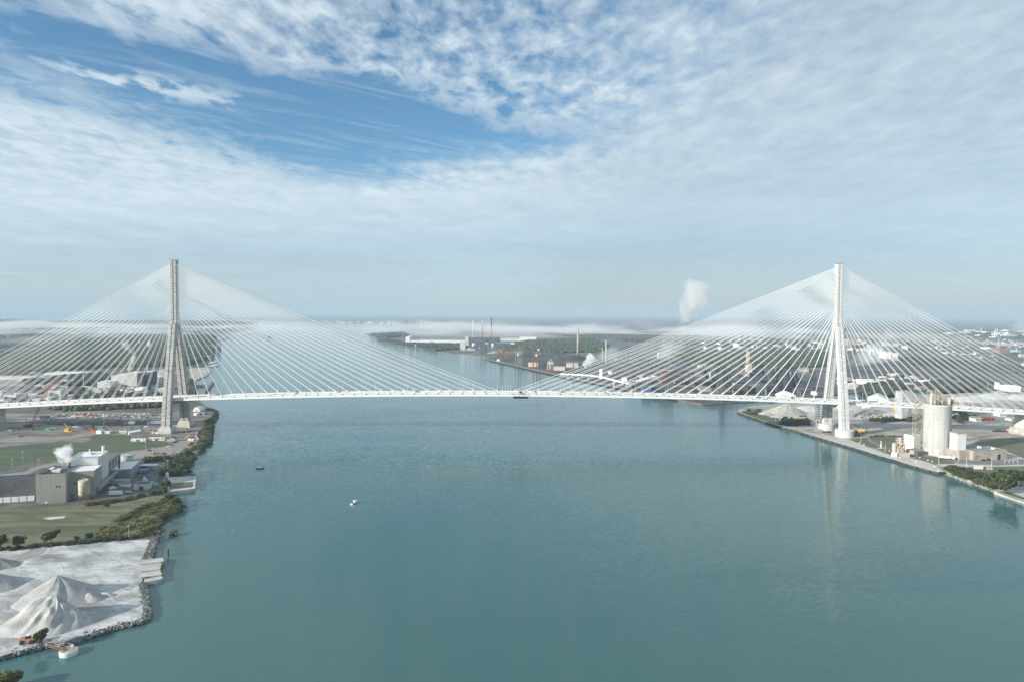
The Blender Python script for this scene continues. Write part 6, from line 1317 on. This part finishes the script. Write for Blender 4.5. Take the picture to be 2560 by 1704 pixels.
for i, (xl, xr, yb, yt, dp, wm, rm, yw, lab) in enumerate(tbl):
    bld('works_building', lab, 'works building', xl, xr, yb, yt, dp, wm, rm, R(yw), par=.8, vents=1 if i % 3 == 0 else 0)
FOGW = mat('pale_chimney', (.60, .59, .57), (.68, .67, .65), s=.02)
stack('white chimney, left of the three over the power plant', 1183, 848, 801, 3.0, FOGW, None, taper=.85)
stack('tan chimney with a white cap, middle of the three over the power plant', 1206, 846, 801, 3.2, mat('tan_chimney', (.42, .30, .2), (.5, .37, .26), s=.02), FOGW, .16, taper=.85)
stack('tall tan chimney with a black upper half, right of the three over the power plant', 1228.5, 846, 793, 3.2, mat('tan_chimney', (1, 1, 1)), STEELD, .42, taper=.85)
stack('tall tan brick chimney behind the ore yard', 1444.5, 893, 820, 6.4, mat('pale_brick_chimney', (.38, .33, .27), (.46, .41, .35), s=.05), CONC, .08, taper=.62)
for px, yb, yt, w_, mt_, lab in ((1514.5, 908, 851, 3.0, FOGW, 'slim pale stack right of the white steam'), (1506, 905, 868, 3.6, mat('tan_chimney', (1, 1, 1)), 'short tan stack left of the slim pale one'), (1433, 935, 890, 2.2, STEELD, 'dark stack before the tan brick chimney'), (1569.5, 915, 864, 2.4, STEELD, 'dark stack in the smoke behind the stays'), (1645, 899, 880, 3.2, WHITE, 'white flare stack with pale smoke in the works'), (1843, 968, 912, 3.6, BR, 'dark brown stack left of the great furnaces'), (1915, 955, 892, 4.0, BR, 'tall dark brown stack left of the twin furnaces'), (1912, 905, 890, 2.6, STEELD, 'thin dark stack behind the twin furnaces'), (2185, 960, 925, 3.0, BR, 'brown stack on the dark flats right of the pale tower'), (2240, 960, 942, 3.0, STEELD, 'dark stack behind the white works hall'),
        (2487.5, 845, 822, 2.2, FOGW, 'left one of two pale refinery stacks at far right'), (2492.5, 845, 822, 2.2, FOGW, 'right one of two pale refinery stacks at far right'), (2453, 832, 818, 1.6, FOGW, 'thin far stack left of the two refinery stacks'), (2496, 880, 845, 1.6, PALE, 'thin mast in the right town'), (1774.5, 955, 930, 3, WHITE, 'white vent stack in the works yard'), (1216, 878, 868, 1.6, WHITE, 'left white vent by the tank row'), (1221, 878, 868, 1.6, WHITE, 'right white vent by the tank row'), (1161.5, 873, 852, 3, WHITE, 'white striped duct stack at the river edge of the power plant')):
    stack(lab, px, yb, yt, w_, mt_)
for i, (px, yb, yt, w_) in enumerate(((1184, 866, 858, 9), (1217, 863, 857, 9), (1232, 869, 858, 6), (1253, 866, 858, 10), (1196, 854, 848, 6), (1242, 854, 846, 8))): tank('cream tank in the power plant row, %s from the left' % ORD[i], px, yb, yt, w_, CREAM, group='power plant tanks')
for i, px in enumerate((2175, 2184, 2193, 2202)): tank('white cylinder tank, %s of four beyond the pale tower' % ORD[i], px, 886, 873, 7.6, WHITE, group='four white tanks')
for i, px in enumerate((2231, 2235, 2239, 2243)): tank('pale grain bin, %s of the four beside the white block' % ORD[i], px, 896, 881, 4.2, CREAM, group='pale grain bins')
for i, (px, yb, yt, w_) in enumerate(((1758, 864, 856, 10), (1763, 872, 866, 8), (1797, 866, 858, 12), (1840, 868, 859, 16), (1800, 873, 869, 12), (1826, 856, 849, 4), (1848, 855, 846, 4), (1860, 856, 850, 6), (1903, 856, 853, 10))): tank('white oil tank in the tank farm behind the stays, %s from the left' % ORD[i], px, yb, yt, w_, WHITE, dome=i % 2 == 0, group='oil tank farm')
bld('long_white_roof', 'long white open roof before the oil tank farm', 'warehouse', 1810, 1860, 880, 876, 30, WHITE, WHITE, -2)
# blast furnaces
def furnace(label, px, yb, yt, wpx):
    p0 = G(px, yb); s = scale_at(p0); h = (yb - yt) * s; r = wpx * s / 2; o = thing('blast_furnace', label, 'blast furnace', p0)
    MB().lathe([(r * .9, 0), (r * .9, h * .12), (r, h * .2), (r * 1.05, h * .28), (r * .55, h * .62), (r * .45, h * .66)], n=16).build('stack', STEELB, o, True)
    g = MB()
    for x in (-r * 1.2, r * 1.2):
        for y in (-r * 1.1, r * 1.1): g.tube((x, y, 0), (x * .75, y * .75, h * .96), r * .07, 5)
    for k in range(1, 9):
        z = h * k / 9; q_ = 1.2 - .45 * k / 9
        g.box(-r * q_, r * q_, -r * q_, r * q_, z, z + h * .012)
    g.build('platform', STEELD, o); u_ = MB()
    u_.tube((-r * .3, 0, h * .62), (-r * .55, 0, h * .92), r * .16, 8).tube((r * .3, 0, h * .62), (r * .55, 0, h * .92), r * .16, 8).tube((-r * .55, 0, h * .92), (0, 0, h), r * .18, 8).tube((r * .55, 0, h * .92), (0, 0, h), r * .18, 8).tube((0, 0, h), (r * 2.2, -r * .5, h * .35), r * .2, 8); u_.build('uptake', STEELD, o)
    MB().tube((-r * 3.4, -r, 0), (-r * .2, 0, h * .8), r * .16, 4).build('skip_bridge', STEELD, o)
    for k in range(3): MB().lathe([(r * .4, 0), (r * .4, h * .42), (r * .22, h * .5), (.2, h * .52)], (r * (1.9 + k * 1.05), r * .6, 0), 14).build('stove', STEELB, o, True)
furnace('great dark blast furnace, right of the pair behind the pale tower stays', 1966, 975, 888, 17); furnace('dark blast furnace left of the great one', 1930, 972, 918, 12); furnace('slim dark blast furnace above the deck at the middle of the right stays', 1806, 980, 898, 13)
bld('white_tent', 'white peaked salt tent just above the deck left of the pale tower', 'tent', 1951, 1990, 992, 987, 24, WHITE, WHITE, 0, gable=True)
bld('white_shelter', 'small white arched shelter right of the white peaked tent', 'shelter', 2035, 2043, 987, 980, 14, WHITE, WHITE, 0, gable=True)
# river conveyor, zigzag cover, ore quay cranes
g = MB(); pa = [(1400, 931, 12), (1470, 934, 12), (1503, 938, 16), (1560, 953, 16)]
for a_, b_2 in zip(pa[:-1], pa[1:]): g.tube(G(a_[0], a_[1] + 3, a_[2]), G(b_2[0], b_2[1] + 3, b_2[2]), 2.0, 6)
o = thing('river_conveyor', 'white covered conveyor on trestles along the far river bank', 'conveyor'); g.build('gallery', WHITE, o)
for x, y, z in ((1420, 932, 12), (1445, 934, 12), (1470, 934, 12), (1535, 947, 16)): q = G(x, y + 3, z); MB().tube((q.x, q.y, 1), (q.x, q.y, z - 1), .8, 4).build('trestle', WHITE, o)
g = MB(); a_, b_2 = G(1572, 962, 4), G(1644, 942, 4)
for k in range(18): p_ = a_.lerp(b_2, k / 18); g.box(-5, 5, -6, 6, -2, 3.5 if k % 2 else 5.5, R(20), tuple(p_))
tag(g.build('covered_conveyor', WHITE), 'white zigzag roofed stockpile conveyor in the works', 'conveyor')
def gantry_crane(label, px, yb, yt, mt_, span=18, rz=0.0):
    p0 = G(px, yb); s = scale_at(p0); h = (yb - yt) * s; o = thing('ore_crane', label, 'gantry crane', p0, rz); g = MB()
    for x in (-6, 6):
        for y in (-span / 2, span / 2): MB().lattice((x, y, 0), (x * .6, y * .8, h * .62), 2.0, .35, 6).build('leg', mt_, o)
    MB().lattice((0, -span * 1.3, h * .64), (0, span * 1.1, h * .66), 3.2, .4, 12).build('girder', mt_, o)
    MB().lattice((0, 0, h * .66), (0, -span * .2, h), 2.0, .35, 5).tube((0, -span * .2, h), (0, -span * 1.3, h * .66), .3, 4).tube((0, -span * .2, h), (0, span * 1.1, h * .68), .3, 4).build('mast', mt_, o); MB().box(-2.5, 2.5, -3, 3, h * .5, h * .6).build('cabin', WHITE, o)
gantry_crane('rusty ore unloader at the left end of the works quay', 1253, 900, 858, RUST, 20, R(20)); gantry_crane('green ore unloader on the works quay', 1296, 914, 862, mat('sage_green', (.2, .26, .22), (.27, .33, .29), s=.05), 24, R(20)); gantry_crane('dark rusty ore bridge in the middle of the quay', 1342, 918, 862, RUST, 28, R(20)); gantry_crane('pale grey ore unloader at the right of the works quay', 1376, 924, 896, PALE, 16, R(20)); gantry_crane('dark lattice crane over the ore heaps', 1346, 896, 855, STEELD, 30, R(60))
o = thing('ore_bridge', 'long green lattice trestle across the ore yard', 'trestle', (0, 0, 0)); a_, b_2 = G(1300, 898, 18), G(1368, 896, 18); MB().lattice(a_, b_2, 6, .6, 18).build('girder', mat('sage_green', (1, 1, 1)), o); 
for k in range(6): p_ = a_.lerp(b_2, k / 5); MB().lattice((p_.x, p_.y, 2), (p_.x, p_.y, 16), 3, .5, 3).build('leg', mat('sage_green', (1, 1, 1)), o)
for i, (px, py, rx, h, mt_, lab) in enumerate(((1290, 893, 60, 14, COALG, 'black coal heap at the left of the ore yard'), (1345, 888, 90, 16, COALG, 'long black coal heap along the ore yard'), (1420, 898, 80, 16, COALG, 'black coal heap behind the pale block'), (1270, 884, 60, 10, RUST, 'rusty ore heap left of the coal'), (1480, 915, 60, 13, COALG, 'dark heap by the white steam'), (1310, 882, 70, 9, mat('red_ore', (.14, .075, .06), (.19, .11, .09), s=.03), 'reddish ore heap behind the coal'), (1404, 920, 20, 6, RUST, 'rust brown ore heap on the quay'), (1375, 928, 16, 5, mat('red_ore', (1, 1, 1)), 'small red ore heap at the river edge'))):
    heap('ore_heap', lab, 'ore heap', G(px, py), rx, rx * .4, h, mt_, seed=80 + i, ridge=rx * .9, n=44, rings=12)
tag(MB().box(-7, 7, -5, 5, -1, 3).box(-5, 4, -3.5, 3.5, 3.01, 8).build('tug_boat', WHITE, None, loc=G(1246, 903, 0)), 'white work boat moored at the left tip of the works quay', 'boat')
q = G(520, 900, 0)
o = thing('lake_freighter', 'long dark freighter moored far off on the misty river', 'ship', G(1028, 809.5, 0)); L_ = 180
MB().loft([[(x, -w_, -1), (x, w_, -1), (x, w_, 14 + zz_2), (x, -w_, 14 + zz_2)] for x, w_, zz_2 in ((-L_, 14, 3), (-L_ + 30, 16, 0), (L_ - 40, 16, 0), (L_, 3, 5))]).build('hull', STEELD, o); MB().box(-L_ + 90, -L_ + 130, -12, 12, 14, 46).box(20, 60, -12, 12, 14, 46).build('deckhouse', STEELD, o); MB().lattice((150, 0, 14), (135, 0, 104), 10, 2.2, 6).build('boom', PALE, o)
o = thing('river_tug', 'small barge tow on the river seen through the left stays', 'boat', G(677, 843, 0)); MB().loft([[(x, -w_, -.5), (x, w_, -.5), (x, w_, 3), (x, -w_, 3)] for x, w_ in ((-16, 5), (10, 6), (16, 1))]).build('hull', STEELD, o); MB().box(-13, -6, -4, 4, 3, 8).build('deckhouse', RUST, o)
for i, px in enumerate((1055, 1092, 1097, 1112)): tag(MB().lathe([(7, 0), (5, 40 - i * 5), (6, 42 - i * 5), (.5, 50 - i * 5)], n=10).build('marker_tower', WHITE, None, loc=G(px, 814.5)), 'white marker tower in the fog, %s from the far freighter' % ORD[i], 'tower')
tag(MB().lathe([(2.2, -1), (2.2, 3), (1.2, 9), (1.2, 14), (.2, 16)], n=10).build('beacon_tower', WHITE, None, loc=G(1039, 868, .5)), 'small white beacon on the shore before the long warehouse', 'beacon')
for i, (xl, xr, yb, yt, lab) in enumerate(((1008, 1014, 793, 790.5, 'pale far building left of the long light roof on the horizon'), (1016, 1042, 790.5, 787.5, 'long pale roof on the horizon'), (1077, 1081, 794, 788, 'tall grey far block on the horizon'), (1081.5, 1086, 792, 788.5, 'dark far block right of the tall grey one'), (889, 891.5, 796, 791, 'white far water tower above the marina'), (1506, 1512, 794, 791.5, 'white far tank on the horizon under the haze'), (1340, 1368, 797, 795.2, 'long white far roof above the fog'))):
    bld('far_block', lab, 'building', xl, xr, yb, yt, 160, PALE if 'grey' in lab or 'roof' in lab else WHITE, WHITE, 0, par=0)
# ------------------------------------------------------------------ districts of small far buildings, each its own object
PB = []
for k, (w_, d_, h_, wm, rm) in enumerate(((24, 16, 6, PALE, PALE), (38, 18, 7, PALE, WHITE), (16, 14, 6, TAN, GREYR), (20, 12, 9, PALE, GREYR), (14, 12, 7, BR, DARKR), (46, 16, 8, STEELB, mat('weathered_roof', (.13, .125, .12), (.2, .19, .18), s=.02)), (22, 14, 12, CONC, mat('weathered_roof', (1, 1, 1))))):
    bm2 = MB().box(-w_ / 2, w_ / 2, -d_ / 2, d_ / 2, 0, h_).box(-w_ / 2 - .5, w_ / 2 + .5, -d_ / 2 - .5, d_ / 2 + .5, h_ + .01, h_ + 1.0).box(-w_ * .2, w_ * .1, -d_ * .2, d_ * .2, h_ + 1.01, h_ + 2.6)
    me = bpy.data.meshes.new('far_house'); me.from_pydata(bm2.v, [], bm2.f); me.materials.append(wm); me.materials.append(rm)
    for i, p_ in enumerate(me.polygons): p_.material_index = 0 if i < 6 else 1
    PB.append(me)
SITES = []
def district(label, px_poly, n, seed, smin=.7, smax=1.5, pick=(0, 1, 2, 3, 4)):
    r = random.Random(seed)
    for x, y, _, _ in fill(px_poly, n, 1, 1, seed):
        SITES.append((label, x, y, r.choice(pick), r.choice((0, .2, 1.57, 1.3, .6)), r.uniform(smin, smax), r.uniform(.8, 1.2)))
district('tiny pale building in the hazy town at far right beyond the flats', [(2300, 870), (2360, 848), (2560, 850), (2620, 895), (2560, 915), (2400, 898)], 110, 1, .4, .9, (0, 2, 3, 4, 5, 6))
district('tiny pale building in the far refinery district at the right horizon', [(2340, 838), (2450, 826), (2620, 830), (2620, 850), (2400, 850)], 46, 2, 1.2, 2.6, (0, 1, 3))
district('tiny pale building scattered behind the right stays', [(1700, 862), (1900, 850), (2080, 856), (2280, 850), (2290, 885), (2120, 884), (1950, 876)], 90, 3, .7, 1.7, (0, 2, 3, 5, 6))
district('small dull building among the dark flats right of the pale tower', [(2070, 950), (2200, 935), (2330, 945), (2480, 962), (2420, 972), (2120, 978)], 80, 4, .4, 1.0, (0, 2, 4, 5, 6))
district('tiny white marina building on the far shore left of the freighter', [(760, 806.3), (1000, 811.3), (1000, 808.5), (780, 804.2)], 26, 5, 1.6, 3.2, (0, 1))
district('small pale building in the left yards behind the deck', [(-20, 985), (100, 968), (240, 972), (400, 978), (400, 990), (200, 994), (0, 1010)], 90, 6, .35, .9, (0, 2, 3, 5))
district('small dark shed or plant among the works across the river', [(1560, 978), (1560, 925), (1640, 905), (1800, 915), (2030, 930), (2030, 982), (1760, 1000)], 140, 7, .6, 1.6, (2, 4, 4, 5, 5, 4))
district('small pale shed by the power plant across the river', [(1100, 872), (1180, 868), (1330, 866), (1400, 876), (1250, 886), (1150, 882)], 24, 8, .4, 1.0)
SITES.sort(key=lambda q: -q[5] * (38, 42, 24, 28, 22, 40, 26)[q[3]] / math.hypot(q[1], q[2]))
mass_v, mass_f, mass_m, mass_mats = [], [], [], [PALE, WHITE, TAN, GREYR, BR, DARKR, STEELB, CONC, mat('weathered_roof', (1, 1, 1))]
for i, (label, x, y, k, rz, s, sz) in enumerate(SITES):
    if i < 290:
        o = bpy.data.objects.new('far_building', PB[k]); col.objects.link(o); o.location = (x, y, 2.0); o.rotation_euler = (0, 0, rz); o.scale = (s, s, s * sz)
        tag(o, label, 'building', 'small buildings: ' + label[:40])
    else:
        n0 = len(mass_v); c_, s_2 = math.cos(rz), math.sin(rz)
        for v_ in PB[k].vertices: mass_v.append((x + (v_.co.x * c_ - v_.co.y * s_2) * s, y + (v_.co.x * s_2 + v_.co.y * c_) * s, 2.0 + v_.co.z * s * sz))
        for p_ in PB[k].polygons: mass_f.append(tuple(j + n0 for j in p_.vertices)); mass_m.append(mass_mats.index(PB[k].materials[p_.material_index]))
me = bpy.data.meshes.new('far_building_mass'); me.from_pydata(mass_v, [], mass_f)
for m2 in mass_mats: me.materials.append(m2)
me.polygons.foreach_set('material_index', mass_m)
tag(mesh_obj('distant_buildings', me), 'mass of tiny far buildings spread over the hazy flats and districts', 'buildings', kind='stuff')
# ------------------------------------------------------------------ steam and smoke
def W(px, py, ref): return P(px, py, ref.y)
q = rel(o0, 13, 29) + Vector((0, 0, 25.5)); plume('white steam puffing from the mill roof stack', q, P(157, 1120, q.y + 4), 1.8, 9.0, .34, 1, fade=.88)
plume('thin steam drifting right over the mill wing roof', rel(o0, 15, 28) + Vector((0, 0, 25)), P(222, 1150, 585), 3, 6, .05, 2)
plume('faint vapour off the top of the hopper silo', G(211, 1256) + Vector((0, 0, 19)), P(206, 1200, 560), 1.5, 3, .03, 4)
q = G(337.5, 934); plume('dense steam rolling up from the far mill roof', P(319, 926, q.y - 22), P(337, 885, q.y - 22), 3, 5.5, .16, 5); plume('thin steam drifting left above the far mill', P(337, 886, q.y), P(303, 848, q.y + 40), 4, 14, .016, 6)
q = G(1470, 918); plume('bright white steam billow beside the river conveyor', P(1459, 916, q.y - 40), P(1486, 889, q.y - 40), 7, 17, .14, 7, fade=.9, amp=1.3); plume('grey smoke trailing right from the white billow', P(1484, 897, q.y - 40), P(1550, 876, q.y + 100), 10, 26, .010, 8, (.9, .92, .94))
q = G(1645, 899); plume('pale smoke behind the white flare stack', P(1648, 902, q.y), P(1690, 866, q.y + 300), 14, 60, .0042, 9)
plume('bright pinkish white plume leaning right above the fog', P(1712, 806, 4400), P(1756, 700, 4400), 48, 108, .015, 10, (1, .96, .955), nsc=2.2, fade=.72, soft=.8, amp=1.45); plume('thin foot of the tall plume rising out of the fog', P(1700, 836, 4420), P(1716, 765, 4420), 22, 34, .006, 15, (1, .97, .96)); plume('white smoke slanting right from the far refinery', P(2496, 846, 4300), P(2580, 806, 4300), 12, 60, .006, 11); plume('pale smoke cloud low on the flats right of the pale tower', P(2125, 918, 2000), P(2215, 880, 2300), 14, 60, .005, 12); plume('white smoke over the district right of the pale tower', P(2195, 858, 3600), P(2236, 828, 3600), 14, 50, .006, 13); plume('faint grey smoke column above the brick chimney', P(1444, 818, 2370), P(1458, 760, 2400), 6, 40, .0012, 14, (.9, .93, .96))
# ------------------------------------------------------------------ render settings
sc.view_settings.view_transform = 'Standard'; sc.view_settings.look = 'None'; sc.view_settings.exposure = 0.4; sc.view_settings.gamma = 1.0
cy = sc.cycles
cy.max_bounces = 8; cy.diffuse_bounces = 2; cy.glossy_bounces = 3; cy.transmission_bounces = 2; cy.transparent_max_bounces = 16
cy.volume_bounces = 6; cy.volume_max_steps = 128
cy.use_denoising = True
try: cy.denoiser = 'OPENIMAGEDENOISE'
except Exception: pass
cy.use_adaptive_sampling = True; cy.adaptive_threshold = .01
cy.caustics_reflective = False; cy.caustics_refractive = False; cy.sample_clamp_indirect = 6.0
